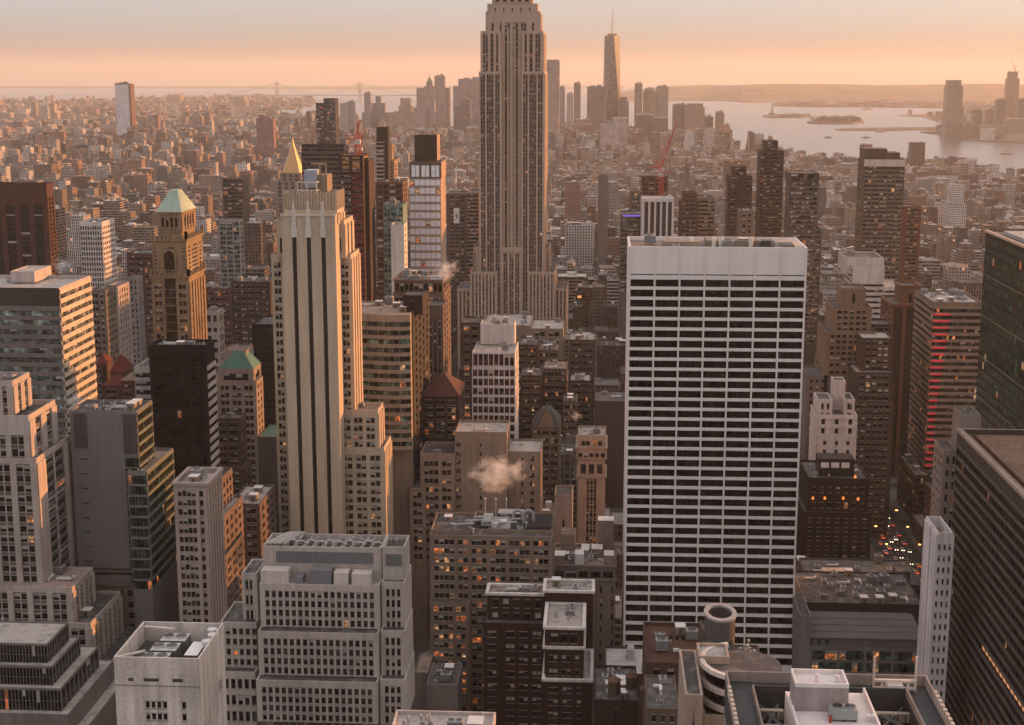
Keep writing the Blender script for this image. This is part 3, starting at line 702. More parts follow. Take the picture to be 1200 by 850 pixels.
# --- green pyramid roof tower
def lincoln():
    tn = M_((.33, .23, .14)); ws = dict(fh=3.9, hf=.55, top=3, rec=.4)
    b = H('pyramid_tower', 'ornate tan masonry tower with pale green pyramid roof and glowing west side', [
        T(184.5, 212, 249, 703, xb=228, f=("PnpnpnpnP", dict(rows=1, hf=.62, top=1.5, bot=5, rec=.6, pier=.4)), s=("PnpnpnpnP", dict(rows=1, hf=.62, top=1.5, bot=5, rec=.6, pier=.4)), par=.8),
        T(177.5, 218, 281, 700, xb=237, f=("PnOpwpwpwpOnP", {**ws, 'rows': 8}), s=("PnPnqnqnPnP", {**ws, 'rows': 8, 'sp': M_((.28, .2, .13))}), par=1.5),
        T(177, 221, 324, 697, xb=239, f=("PwqwPnqnqnqnPwqwP", {**ws, 'rows': None, 'pier': .35}), s=("PwPnPnPnPwP", {**ws, 'pier': .5, 'sp': M_((.25, .17, .11))}), par=1.5)],
      tn, short='the green pyramid tower', mix=(.64, .12, .2, .02, .02), yb=402, finish=False, cornice=(0, 1, 2))
    x0, x1, y0, y1, z, rz = b.G[0]; g = M_((.36, .46, .38), .6, .18); r = MB(); e = .7
    cx, cy_ = (x0+x1)/2, (y0+y1)/2; zt = at(206, 223, 712)[1]; q = [(x0-e, y0-e), (x1+e, y0-e), (x1+e, y1+e), (x0-e, y1+e)]; k = [(cx-2, cy_-3), (cx+2, cy_-3), (cx+2, cy_+3), (cx-2, cy_+3)]
    for i in range(4):
        j = (i+1) % 4; r.quad((*q[i], z), (*q[j], z), (*k[j], zt), (*k[i], zt), g)
        for t in range(1, 12):
            f = t/12; a = [q[i][c]+(q[j][c]-q[i][c])*f for c in (0, 1)]; d = [k[i][c]+(k[j][c]-k[i][c])*f for c in (0, 1)]
            r.tube((*a, z+.05), (*d, zt+.05), .14, g, 3)
    r.quad((*k[0], zt), (*k[1], zt), (*k[2], zt), (*k[3], zt), g); b.part('pyramid_roof', r)
    X0, X1, Y0, Y1, Z, _ = b.G[2]; z0_ = at(600, 402, 697)[1]; z1_ = at(600, 330, 697)[1]; ws_ = MB()
    for i in range(3): c_ = X0+(X1-X0)*(.40+.10*i); ws_.box(c_-.95, c_+.95, Y0-.12, Y0-.02, z0_, z1_, GL, bottom=True)
    b.part('window_strip', ws_)
    # corner finials, belt arcades, big arched window
    t = b.trim
    for gi, dz in ((1, 2.5), (2, 2.2)):
        X0, X1, Y0, Y1, Z, _ = b.G[gi]
        for i in range(9):
            f = i/8; hh = dz*(1.6 if i in (0, 8) else .8)
            for (X, Y) in ((X0+(X1-X0)*f, Y0), (X1, Y0+(Y1-Y0)*f)): t.box(X-.6, X+.6, Y-.5, Y+.5, Z-.5, Z+hh, tn)
    X0, X1, Y0, Y1, Z, _ = b.G[1]; c = (X0+X1)/2; n = 12
    zz = at(600, 296, 700)[1]; zb = at(600, 319, 700)[1]; rr = 2.9
    aw = MB(); pts = [(c-rr, Y0-.5, zb), (c+rr, Y0-.5, zb)]+[(c+rr*math.cos(math.pi*i/n), Y0-.5, zz-rr+rr*math.sin(math.pi*i/n)) for i in range(n+1)]
    aw.poly(pts, GL)
    for i in range(n):
        a0, a1 = math.pi*i/n, math.pi*(i+1)/n
        aw.tube((c+rr*math.cos(a0), Y0-.6, zz-rr+rr*math.sin(a0)), (c+rr*math.cos(a1), Y0-.6, zz-rr+rr*math.sin(a1)), .5, tn)
    for s_ in (-1, 1): aw.tube((c+s_*rr, Y0-.6, zb), (c+s_*rr, Y0-.6, zz-rr), .45, tn)
    b.part('arched_window', aw)
    b.done()
lincoln()
# --- cream tower with three black strips
def cream():
    cm = M_((.50, .39, .285), .88, .13, 'c'); ww = dict(fh=3.6, hf=.6, top=3, rec=.35, sp=None)
    sw = dict(fh=3.6, hf=.6, top=2, rec=.4, sp=M_((.40, .30, .22)), pier=.5)
    crown = dict(fh=8, hf=.0, top=40)
    b = H('cream_tower', 'tall cream stone tower with three full-height black window strips', [
        T(333, 393.5, 226, 603, xb=402, f=("P", dict(top=400)), s=("PSPSP", dict(fh=8, top=3)), par=3.5, cl=3),
        T(332.5, 395, 246, 601, xb=403, f=("OPSOPSOPSOP", dict(fh=9, top=10)), s=("PnPnP", sw), par=1.5),
        T(323.5, 403, 258, 606, xb=413.5, f=("PwPOOOOPwP", dict(fh=13, hf=.72, top=7)), s=("PnPnP", sw), par=1.5),
        T(317.5, 411, 298, 609, xb=421, f=("PwqwPOOOOOPwqwP", ww), s=("PnPnPnP", sw), par=1.5, z0=0),
        T(396, 443, 480, 608.4, xb=449, f=("PwqwPwqwPwqwP", ww), s=("PnPnP", sw), par=1.2, cl=1, roof=ROOFT, z0=650),
        T(396, 450, 524, 607.4, xb=458, f=("PwqwPwqwPwqwP", ww), s=("PnPnPnPnP", sw), par=1.2, cl=1, roof=ROOFT)],
      cm, short='the cream strip tower', mix=(.5, .2, .27, .01, .02), mull=1, yb=640, finish=False)
    # the long front shaft with its black strips runs proud of the shoulders down to the base
    x0, x1, y0, y1, z, _ = b.G[1]
    b.facade((x0, y0-5, 0), (1, 0, 0), (0, -1, 0), x1-x0, z-1.6, "OOOqSqOOOqSqOOOqSqOOO", fh=9, top=9, zvis=at(600, 640, 600)[1], rec=1)
    w = b.wall; zt = z-1.6
    w.quad((x1, y0-5, 0), (x1, y0+6, 0), (x1, y0+6, zt), (x1, y0-5, zt), cm); w.quad((x0, y0+6, 0), (x0, y0-5, 0), (x0, y0-5, zt), (x0, y0+6, zt), cm)
    w.quad((x0, y0-5, zt), (x1, y0-5, zt), (x1, y0+1, zt), (x0, y0+1, zt), cm)
    W = x1-x0; t = b.trim; pl = M_((.60, .53, .46))
    tot = sum(WT[c] for c in "OOOqSqOOOqSqOOOqSqOOO"); acc = 0
    for c in "OOOqSqOOOqSqOOOqSqOOO":
        if c == 'S':
            cx = x0+W*(acc+WT['S']/2)/tot
            for i, (hw_, zz0, zz1) in enumerate(((1.3, zt-9, zt-5), (1.0, zt-5, zt-1), (.8, zt-1, zt+2.5), (.45, zt+2.5, zt+5.5))):
                t.box(cx-hw_, cx+hw_, y0-5.5+i*.1, y0-5.02, zz0, zz1, pl, bottom=True)
        acc += WT[c]
    t.box(x0-.3, x1+.3, y0-5.4, y0-5.0, zt-.5, zt+.4, pl, bottom=True)
    # vertical ribs of the crown
    a0, a1, c0, c1, zc, rz = b.G[0]
    for i in range(18):
        xx = a0+(a1-a0)*i/17; t.box(xx-.22, xx+.22, c0-.5, c0-.02, zt+.4, zc+(.9 if i % 3 == 0 else .2), cm)
    for i in range(8):
        yy = c0+(c1-c0)*i/7; t.box(a1+.02, a1+.5, yy-.3, yy+.3, zt, zc+.6, cm)
    for k in range(3): t.box(a0, a1, c0-.3, c0-.01, zt+2+k*2.3, zt+2.25+k*2.3, cm, bottom=True)
    # rooftop frame and louvred plant
    pt = MB(); ax, bx = at(352, 216, 612)[0], at(374, 216, 612)[0]; zp = at(360, 196, 615)[1]
    pt.box(ax+1, bx+3.5, c0+8, c0+20, rz, zp-3, M_((.33, .25, .18)))
    pt.box(ax+2, bx-.5, c0+7, c0+16, zp-8, zp-1, flat((.30, .34, .40), .4)); b.part('penthouse', pt)
    pt = MB()
    for xx in (ax, (ax+bx)/2, bx): pt.tube((xx, c0+3, rz), (xx, c0+3, rz+7.5), .25, pl, 4)
    for zz in (rz+4.2, rz+7.5): pt.tube((ax, c0+3, zz), (bx, c0+3, zz), .3, pl, 4); pt.tube((bx, c0+3, zz), (bx+1, c0+20, zz), .3, pl, 4)
    for xx in (bx+.5, bx+3): pt.tube((xx, c0+9, rz), (xx, c0+9, zp+1.5), .4, M_((.45, .3, .2)), 5)
    pt.tube((bx-3, c0+9, zp+1.5), (bx+3, c0+9, zp+1.5), .5, M_((.45, .3, .2)), 5)
    b.part('roof_frame', pt)
    b.done()
cream()
# --- grey limestone setback block, centre left foreground
def setback():
    sm = M_((.43, .375, .34), .9, .2, 's')
    wk = dict(fh=5.1, hf=.70, sill=.15, top=1.8, rec=.5, rows=4)
    fr = "P"+"npnp"*8+"nP"; b = H('setback_block', 'wide grey limestone block in three stepped tiers of small square windows', [
        T(308, 447, 640, 425, 13, f=("P", dict(top=99)), par=2.0, cl=0, roof=ROOFD, z0=700),
        T(448, 474, 641, 424, 12, f=("P", dict(top=99)), par=1.6, cl=1, z0=690),
        T(304, 444, 684, 418, 19, f=("P"+"np"*16+"nP", {**wk}), s=("PnpnpP", wk), par=.6, roof=ROOFL, z0=741),
        T(447, 474, 682, 420.5, 16.5, f=("PnpnpnP", wk), s=("P", dict(top=300)), par=.6, z0=742),
        T(302, 443, 740, 414, 22, f=("P"+"np"*16+"nP", wk), s=("PnpnpP", wk), par=.4, roof=ROOFD, z0=798),
        T(446, 474.5, 739, 416.5, 19, f=("PnpnpnP", wk), s=("P", dict(top=300)), par=.4, z0=799),
        T(300, 442, 797, 410, 26, f=("P"+"np"*16+"nP", wk), s=("PnpnpP", wk), par=.4, roof=ROOFD, z0=853),
        T(445, 475, 796, 412.5, 22, f=("PnpnpnP", wk), s=("P", dict(top=300)), par=.4, z0=853),
        T(283, 301, 672, 428, 14, f=("PnpnpP", dict(fh=4.8, hf=.6)), par=1, z0=0, cl=1),
        T(258, 300, 729, 424, 18, f=("Pnpnpnpnpn", dict(fh=4.8, hf=.6, rows=4)), par=.5, z0=790),
        T(256, 299, 787, 420, 22, f=("Pnpnpnpnpn", dict(fh=4.8, hf=.6)), par=.5, roof=ROOFD),
      ], sm, short='the stepped limestone block', mix=(.90, .04, .055, .002, .003), mull=1, finish=False, glass=glassm((.022, .022, .022), .2, .4))
    x0, x1, y0, y1, z, rz = b.G[0]; W = x1-x0; p = MB()
    # louvre band and rooftop clutter between penthouse and first tier
    lv = flat((.12, .125, .13), .5)
    p.box(x0+W*.11, x0+W*.93, y0-.25, y0-.02, z-5, z-1.5, lv, bottom=True)
    for i in range(40): xx = x0+W*(.11+.82*i/40); p.box(xx, xx+.12, y0-.33, y0-.25, z-5, z-1.5, flat((.25, .25, .25)), bottom=True)
    X0, X1 = b.G[1][0], b.G[1][1]; p.box(X0+1, X1-1, y0-1.3, y0-1.02, z-5, z-1.5, lv, bottom=True)
    b.part('louvre_band', p)
    p = MB(); zr = b.G[2][5]; pw = M_((.50, .44, .40)); dg = flat((.17, .17, .18), .6)
    for a, c, h, m_ in ((.01, .24, 4.2, pw), (.3, .36, 2.2, dg), (.42, .6, 4.6, dg), (.62, .74, 3.8, pw), (.77, .93, 3.6, pw)):
        p.box(x0+W*a, x0+W*c, y0-5.5, y0-1.2, zr, zr+h, m_)
    b.part('roof_shed', p)
    # curved duct loops on the very top
    dm = flat((.46, .42, .39), .5)
    for i in range(11):
        u = MB(); cx = x0+W*(.14+.081*i)
        for k in range(8):
            a0, a1 = math.pi*k/8, math.pi*(k+1)/8
            u.tube((cx-1.7*math.cos(a0), y0+4+i % 2, rz+1.6+1.0*math.sin(a0)), (cx-1.7*math.cos(a1), y0+4+i % 2, rz+1.6+1.0*math.sin(a1)), .28, dm, 5)
        u.tube((cx-1.7, y0+4+i % 2, rz), (cx-1.7, y0+4+i % 2, rz+1.6), .28, dm, 5); u.tube((cx+1.7, y0+4+i % 2, rz), (cx+1.7, y0+4+i % 2, rz+1.6), .28, dm, 5)
        u.tube((cx, y0+1, rz+.6), (cx+1.5, y0+8, rz+.9), .35, dm, 5)
        b.part('duct_loop', u)
    u = MB()
    for i in range(12): u.tube((x0+W*.03*i*.4, y0+1+i, rz+2.6), (x0+W*.03*i*.4+6, y0+1+i, rz+2.9), .18, dm, 4)
    for i in range(5): u.tube((x0+1+i*1.3, y0+.5, rz+2.6), (x0+5+i*1.3, y0+12, rz+2.6), .2, dm, 4)
    b.part('pipe_rack', u)
    clutter(b, x0+2, x1-2, y0+6, y1-1, rz, 9, 5)
    b.done()
setback()
# --- white grid office tower on the right (flares at its foot)
def grid_tower():
    wm = M_((.76, .70, .67), .6, .07, 'g'); Y = 585.0
    X0, Z = at(737, 289, Y); X1, _ = at(946.5, 289, Y); D = 37.0
    b = Bld('grid_tower', 'broad white office tower with long black windows in a regular grid', 'building', wm, ((X0+X1)/2, Y+D/2), glass=glassm((.006, .005, .005), .12, .2), rail=BLACK, mix=(1, 0, 0, 0, 0), mull=4, seed=4)
    zf = at(840, 318, Y)[1]; rows_px = [(327.5+i*11.93) for i in range(0, 41)]
    FL = at(840, 332, Y)[1]-at(840, 344, Y)[1]; n = 44; W = X1-X0; z1 = zf-1.2
    def off(z):                                   # sweep of the curved foot
        t = max(0, (75-z)/75); return 14*t*t
    def TT(u, o, z): return (X0+W*u, Y-off(z)-o, z)
    # vertical division: 9 bays
    NB = 7; mul = .012
    mw = b.wall
    gh = FL*.70; gaps = []
    zz = z1
    levels = []
    for i in range(n):
        lev = at(840, 328.3, Y)[1]-i*FL
        if lev-gh < 20: break
        levels.append((lev-gh, lev))
    # top band with a thin slot
    prev = Z
    mw.quad(TT(0, 0, zf-1.3), TT(1, 0, zf-1.3), TT(1, 0, Z), TT(0, 0, Z), wm)
    slot = (zf-1.75, zf-1.3)
    lv = [slot]+levels; last = zf-1.3
    us = []
    e = .008; bw = (1-2*e)/NB
    for i in range(NB): us.append((e+i*bw+mul*.42*(i > 0), e+(i+1)*bw-mul*.42*(i < NB-1)))
    for k, (a, c) in enumerate(lv):
        if k: mw.quad(TT(0, 0, c), TT(1, 0, c), TT(1, 0, last), TT(0, 0, last), wm)
        edges = [0]+[x for p in us for x in p]+[1]
        for j in range(0, len(edges), 2): mw.quad(TT(edges[j], 0, a), TT(edges[j+1], 0, a), TT(edges[j+1], 0, c), TT(edges[j], 0, c), wm)
        for (u0, u1) in us:
            r = .55
            mw.quad(TT(u0, 0, a), TT(u0, -r, a), TT(u0, -r, c), TT(u0, 0, c), wm); mw.quad(TT(u1, -r, a), TT(u1, 0, a), TT(u1, 0, c), TT(u1, -r, c), wm)
            mw.quad(TT(u0, 0, a), TT(u1, 0, a), TT(u1, -r, a), TT(u0, -r, a), wm); mw.quad(TT(u0, -r, c), TT(u1, -r, c), TT(u1, 0, c), TT(u0, 0, c), wm)
            if k == 0: mw.quad(TT(u0, -r, a), TT(u1, -r, a), TT(u1, -r, c), TT(u0, -r, c), BLACK)
            else:
                C = TT((u0+u1)/2, -r, (a+c)/2); b.win(C, (1, 0, 0), (0, -1, 0), (u1-u0)*W, c-a)
        last = a
    mw.quad(TT(0, 0, 0), TT(1, 0, 0), TT(1, 0, last), TT(0, 0, last), wm)
    # proud slender mullions and thin joints in the blank cap
    for j in range(NB+1):
        u = min(max(e+j*bw, .004), .996); pts = [Z-.5]+[z for z in range(75, -1, -8)]
        t = .26
        for q in range(len(pts)-1):
            a, c = pts[q+1], pts[q]
            xx = X0+W*u
            mw.quad((xx-t, Y-off(a)-.35, a), (xx+t, Y-off(a)-.35, a), (xx+t, Y-off(c)-.35, c), (xx-t, Y-off(c)-.35, c), wm)
            for s_ in (-t, t): mw.quad((xx+s_, Y-off(a), a), (xx+s_, Y-off(a)-.35, a), (xx+s_, Y-off(c)-.35, c), (xx+s_, Y-off(c), c), wm)
    # narrow travertine side walls and back
    pts = [Z]+[z for z in range(75, -1, -8)]
    for xx in (X0, X1):
        for q in range(len(pts)-1):
            a, c = pts[q+1], pts[q]
            mw.quad((xx, Y-off(a), a), (xx, Y+D+off(a), a), (xx, Y+D+off(c), c), (xx, Y-off(c), c), wm)
    for q in range(len(pts)-1):
        a, c = pts[q+1], pts[q]; mw.quad((X1, Y+D+off(a), a), (X0, Y+D+off(a), a), (X0, Y+D+off(c), c), (X1, Y+D+off(c), c), wm)
    rz = Z-1.6; t = .8
    for (a, c, d, f_) in ((X0, X1, Y, Y+t), (X0, X1, Y+D-t, Y+D), (X0, X0+t, Y+t, Y+D-t), (X1-t, X1, Y+t, Y+D-t)): mw.quad((a, d, Z), (c, d, Z), (c, f_, Z), (a, f_, Z), wm)
    q = [(X0+t, Y+t), (X1-t, Y+t), (X1-t, Y+D-t), (X0+t, Y+D-t)]
    for i in range(4): mw.quad((*q[i], rz), (*q[(i+1) % 4], rz), (*q[(i+1) % 4], Z), (*q[i], Z), wm)
    b.roof.quad((*q[0], rz), (*q[1], rz), (*q[2], rz), (*q[3], rz), M_((.34, .26, .22), .9, .35))
    zt = rz+3.0
    b.pent.box(X0+W*.20, X0+W*.41, Y+9, Y+20, rz, rz+2.6, M_((.36, .28, .22))); b.pent.box(X0+W*.45, X0+W*.75, Y+14, Y+30, rz, rz+2.6, M_((.33, .27, .22)))
    b.pent.box(X0+W*.83, X0+W*.93, Y+8, Y+26, rz, rz+2.8, ROOFL); b.pent.box(X0+W*.76, X0+W*.81, Y+8, Y+14, rz, rz+3.2, flat((.03, .03, .03)))
    for u_ in (.36, .49, .53, .70):
        p = MB(); p.cyl(X0+W*u_, Y+12, rz, rz+4.2, .9, .9, flat((.7, .66, .62)), 12); b.part('flue', p)
    clutter(b, X0+2, X1-2, Y+2, Y+D-2, rz, 12, 8)
    for a, c in ((X0+W*.94, Y+4),): b.pent.box(a, a+3, c, c+28, rz, rz+1.6, M_((.5, .42, .36)))
    RECTS.append((733, 948, 280, 790, Y)); FOOT.append((X0-3, X1+3, Y-18, Y+D+18)); NAMES.append(('the white grid tower', 840, 733, 948, 280, 790))
    b.done()
grid_tower()
# --- the great art deco skyscraper in the centre
def deco():
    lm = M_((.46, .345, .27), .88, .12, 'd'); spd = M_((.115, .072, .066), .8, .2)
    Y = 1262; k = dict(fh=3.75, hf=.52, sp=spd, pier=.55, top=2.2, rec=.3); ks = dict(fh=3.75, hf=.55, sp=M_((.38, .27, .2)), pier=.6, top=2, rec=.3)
    wing = "PwqwPwqwqwPwqwP"
    L_ = lambda n: {**k, 'top': n}
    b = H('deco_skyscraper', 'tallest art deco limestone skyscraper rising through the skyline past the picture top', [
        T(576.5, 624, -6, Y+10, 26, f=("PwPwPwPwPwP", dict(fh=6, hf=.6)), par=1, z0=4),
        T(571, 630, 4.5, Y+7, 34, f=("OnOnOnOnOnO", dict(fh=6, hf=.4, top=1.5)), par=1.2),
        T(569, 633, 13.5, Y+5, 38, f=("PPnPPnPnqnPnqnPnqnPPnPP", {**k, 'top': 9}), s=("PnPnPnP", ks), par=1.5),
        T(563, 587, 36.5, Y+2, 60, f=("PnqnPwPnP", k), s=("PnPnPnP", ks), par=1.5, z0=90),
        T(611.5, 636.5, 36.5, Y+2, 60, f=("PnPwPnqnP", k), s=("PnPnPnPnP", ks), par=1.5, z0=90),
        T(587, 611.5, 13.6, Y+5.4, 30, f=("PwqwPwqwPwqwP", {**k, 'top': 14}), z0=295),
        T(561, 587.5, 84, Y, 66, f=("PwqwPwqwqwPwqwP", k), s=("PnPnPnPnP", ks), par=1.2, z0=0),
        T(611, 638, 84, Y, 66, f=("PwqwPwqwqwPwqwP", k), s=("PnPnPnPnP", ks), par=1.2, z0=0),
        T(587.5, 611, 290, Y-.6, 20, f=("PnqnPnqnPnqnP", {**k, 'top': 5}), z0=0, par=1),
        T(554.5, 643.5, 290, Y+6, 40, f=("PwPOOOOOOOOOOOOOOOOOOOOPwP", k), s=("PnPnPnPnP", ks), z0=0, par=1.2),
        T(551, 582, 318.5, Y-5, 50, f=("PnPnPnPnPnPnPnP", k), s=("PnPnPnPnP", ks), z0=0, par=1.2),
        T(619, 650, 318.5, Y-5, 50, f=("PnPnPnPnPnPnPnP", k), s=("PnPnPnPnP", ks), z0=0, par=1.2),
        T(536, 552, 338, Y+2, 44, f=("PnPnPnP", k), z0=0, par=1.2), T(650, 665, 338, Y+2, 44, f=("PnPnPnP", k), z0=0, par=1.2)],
      lm, short='the art deco skyscraper', mix=(.80, .07, .1, .005, .02), glass=glassm((.02, .016, .016), .2, .3), mull=1, yb=388, finish=False)
    # mooring mast above the picture
    x0, x1, y0, y1, z, rz = b.G[0]; c = ((x0+x1)/2, (y0+y1)/2); m = MB()
    m.cyl(c[0], c[1], z, z+12, 9, 8, lm, 16); m.cyl(c[0], c[1], z+12, z+42, 5.5, 5, flat((.35, .33, .32), .4, .4), 16); m.cyl(c[0], c[1], z+42, z+50, 5, 2, lm, 16); m.cyl(c[0], c[1], z+50, z+110, 1.2, .4, flat((.3, .3, .3)), 8)
    for i in range(4):
        a = i*math.pi/2+math.pi/4; m.box(c[0]+6*math.cos(a)-1, c[0]+6*math.cos(a)+1, c[1]+6*math.sin(a)-1, c[1]+6*math.sin(a)+1, z, z+30, lm)
    b.part('mast', m)
    # arched heads of the centre bay, little lamps on the shoulders
    x0, x1, y0, y1, z, rz = b.G[8]; t = b.trim
    for i in range(3):
        cx = x0+(x1-x0)*(i+.5)/3
        for q in range(6):
            a0, a1 = math.pi*q/6, math.pi*(q+1)/6; t.tube((cx-2*math.cos(a0), y0-.3, z-5+2*math.sin(a0)), (cx-2*math.cos(a1), y0-.3, z-5+2*math.sin(a1)), .5, lm, 4)
    b.done()
deco()
# ------------------------------------------------------------------ middle distance, left half
def st(**k): return {**dict(fh=3.6, hf=.60, top=1.5, rec=.3), **k}
R3 = ROOFT
H('stone_office', 'pinkish stone office tower with tall arcaded top storeys below the black tower slab', [
    T(203.5, 242, 566, 480, xb=259, f=("PwqwqwqwPwP", st(top=2.2, pier=.3, rows=20)), s=("PnPnPnPnPnP", st(top=2.2, pier=.3)), par=1.6, cl=5, roof=ROOFL)],
  M_((.40, .31, .27)), short='the pinkish stone office', mix=(.68, .14, .16, .01, .01), mull=1, yb=735, cornice=(0,))
H('brown_block', 'brown brick block with ledges just right of the pinkish stone office', [
    T(240, 256, 565, 530, xb=272, f=("PwqwP", st()), s=("PwPwPwPwP", st(band=.2)), cl=2), T(244, 262, 606, 522, xb=284, f=("PwqwP", st()), s=("PwPwPwPwP", st(band=.2)), cl=2, roof=ROOFL),
    T(246, 264, 652, 516, xb=285, f=("PwqwP", st()), s=("PnqnPnqnPnqnP", st(band=.2)))],
  M_((.24, .17, .13)), yb=720, mull=1)
H('brown_block', 'narrow brown brick slab squeezed between stepped brown block and cream strip tower', [
    T(268, 304, 590, 560, xb=322, f=("PwqwPwqwP", st()), s=("PwPwPwP", st(band=.25)), cl=3, roof=ROOFL)], M_((.22, .15, .12)), yb=680, mull=1)
def mansard():
    b = H('mansard_block', 'brown stone block with dark hipped roof and row of arched top windows', [
        T(68, 167, 667, 520, xb=187, f=("PwqwPwqwPwqwPwqwPwqwP", st(fh=6, hf=.7, top=1.2, rows=1)), s=("PnqnPnqnPnqnP", st(fh=6, rows=1)), par=.3, z0=683),
        T(66, 168.5, 683, 518, xb=189, f=("PwqwPwqwPwqwPwqwPwqwP", st(fh=4.2, hf=.6, pier=.3)), s=("PnqnPnqnPnqnP", st(fh=4.2, band=.25)), par=.2)],
      M_((.27, .19, .145)), short='the hipped-roof block', mix=(.72, .1, .12, .03, .03), yb=770, cornice=(0, 1), finish=False)
    x0, x1, y0, y1, z, rz = b.G[0]; r = MB(); m = M_((.03, .028, .028)); zt = z+5.5; q = [(x0-.5, y0-.5), (x1+.5, y0-.5), (x1+.5, y1+.5), (x0-.5, y1+.5)]; k = [(x0+7, y0+8), (x1-7, y0+8), (x1-7, y1-7), (x0+7, y1-7)]
    for i in range(4): j = (i+1) % 4; r.quad((*q[i], z+.3), (*q[j], z+.3), (*k[j], zt), (*k[i], zt), m)
    r.quad((*k[0], zt), (*k[1], zt), (*k[2], zt), (*k[3], zt), m); b.part('hipped_roof', r)
    for i in range(6):
        u = MB(); cx = x0+(x1-x0)*(.14+.14*i); u.box(cx-.9, cx+.9, y0+1.5, y0+5, z+1, z+2.8, M_((.06, .05, .05))); b.part('dormer', u)
    b.done()
mansard()
H('low_building', 'small building with white machinery and red shed on its roof beneath grey slab', [
    T(60, 150, 640, 560, 16, f=("PwqwqwPwqwqwPwqwP", st()), cl=6, roof=ROOFD)], M_((.25, .2, .16)), yb=668)
def redshed():
    x0, z = at(103, 627, 565); x1, _ = at(140, 627, 565); b = MB(); m = M_((.22, .035, .04))
    t = thing('roof_shed', 'dark red corrugated shed standing on low roof below the grey slab', 'shed', ((x0+x1)/2, 570, 0)); zz = at(103, 640, 560)[1]-1
    b.box(x0, x1, 565, 575, zz, z, m, top=M_((.28, .08, .07))); b.obj('shed_body', t, ((x0+x1)/2, 570, 0))
    b = MB()
    for i in range(22): xx = x0+(x1-x0)*i/21; b.box(xx-.1, xx+.1, 564.85, 565, zz, z, M_((.30, .06, .06)))
    b.obj('rib', t, ((x0+x1)/2, 570, 0))['kind'] = 'stuff'
redshed()
gr = M_((.33, .27, .235))
def green_cap():
    b = H('capped_tower', 'pinkish tower with chamfered green copper cap beside the cream strip tower', [
        T(262, 288, 411, 700, 16, f=("P", dict(top=99)), par=0, z0=432),
        T(255, 297, 432, 695, xb=306, f=("PwwwwP", st(fh=5, hf=.6)), s=("PwwP", st(fh=5, hf=.6)), par=0.5),
        T(254, 300, 447, 693, xb=308, f=("PwqwPwqwPwqwP", st()), s=("PnPnP", st()), par=.5)],
      gr, short='the green-capped tower', yb=560, mull=1, finish=False)
    x0, x1, y0, y1, z, rz = b.G[1]; m = M_((.10, .27, .21), .6); r = MB(); zt = at(275, 411, 703)[1]+.5
    q = [(x0, y0), (x1, y0), (x1, y1), (x0, y1)]; k = [(x0+8, y0+5), (x1-6, y0+5), (x1-6, y1-5), (x0+8, y1-5)]
    for i in range(4): j = (i+1) % 4; r.quad((*q[i], z), (*q[j], z), (*k[j], zt), (*k[i], zt), m)
    r.quad((*k[0], zt), (*k[1], zt), (*k[2], zt), (*k[3], zt), ROOFD); b.part('copper_cap', r); b.done()
green_cap()
H('brown_block', 'dark brown brick tower with sunlit west flank between black slab and green-capped tower', [
    T(252, 281, 490, 640, xb=288, f=("PwqwPwqwP", st()), s=("PnPnP", st(band=.2)), cl=2), T(250, 284, 548, 634, xb=294, f=("PwqwPwqwP", st()), s=("PnPnP", st(band=.2)))],
  M_((.18, .12, .09)), yb=600, mull=1)
H('black_slab', 'flat black wall of a slab building just left of the cream strip tower', [
    T(295, 322, 380, 760, 30, f=("PwwwwwP", st(hf=.8)), s=("PwwwP", st(hf=.7)))], M_((.016, .016, .018)), glass=BLACK, yb=560, mix=(1, 0, 0, 0, 0), mull=0)
H('teal_roofed_block', 'low block with broad sea-green copper roof seen past the cream strip tower', [
    T(302, 324, 512, 690, 26, f=("P", st()), par=.3, roof=M_((.12, .26, .22)))], M_((.15, .14, .13)), yb=560)
H('red_granite_tower', 'dark red granite tower with tall black window strips at the left edge', [
    T(-50, 54, 215, 1240, xb=62, f=("PxPxPxPxPxPxP", st(fh=3.8, hf=.75, sp=M_((.06, .03, .028)), pier=.8, top=18)), s=("PxPxP", st(sp=M_((.20, .07, .045)), pier=.5, top=12)), par=2)],
  M_((.15, .055, .04)), short='the red granite tower', yb=325, mull=0, mix=(.9, .03, .05, .01, .01))
H('white_grid_office', 'white mid-rise office slab with even rows of square windows beside red granite tower', [
    T(92.5, 119, 260, 1150, xb=134, f=("p"+"np"*9, st(fh=4, hf=.6, top=3)), s=("p"+"np"*7, st(fh=4, hf=.5, band=.2, top=3)), par=1.5, cl=2)],
  M_((.56, .50, .48)), short='the white gridded office', yb=330, mull=0, mix=(.9, .05, .05, 0, 0))
H('apartment_block', 'slender brown and grey apartment slab with pale west wall beside the striped office block', [
    T(105, 123, 340, 800, xb=136, f=("PwqwPwP", st()), s=("PnPnPnP", st()), cl=2)], M_((.25, .19, .15)), yb=420)
H('apartment_block', 'grey apartment block with pinkish west wall standing in front of dark tower row', [
    T(124, 138, 336, 850, xb=151, f=("PnPnP", st()), s=("PnPnPnPnP", st()), cl=2)], M_((.40, .33, .31)), yb=405)
H('apartment_block', 'narrow grey apartment block with plain west wall nearest the green pyramid tower', [
    T(150, 162, 325, 900, xb=167, f=("PnPnP", st()), s=("PnPnP", st()), cl=1)], M_((.30, .27, .27)), yb=405)
H('red_brick_block', 'dark red brick block behind the green pyramid tower on its left', [
    T(148, 178, 297, 1050, 30, f=("PwqwPwqwPwqwP", st(fh=4.5)), cl=2)], M_((.17, .07, .05)), yb=400)
H('red_brick_block', 'dark red brick block behind the green pyramid tower on its right', [
    T(240, 270, 338, 1000, xb=273, f=("PwqwPwqwPwqwP", st(fh=4.2)), s=("PwP", st()), cl=2)], M_((.22, .10, .07)), yb=420)
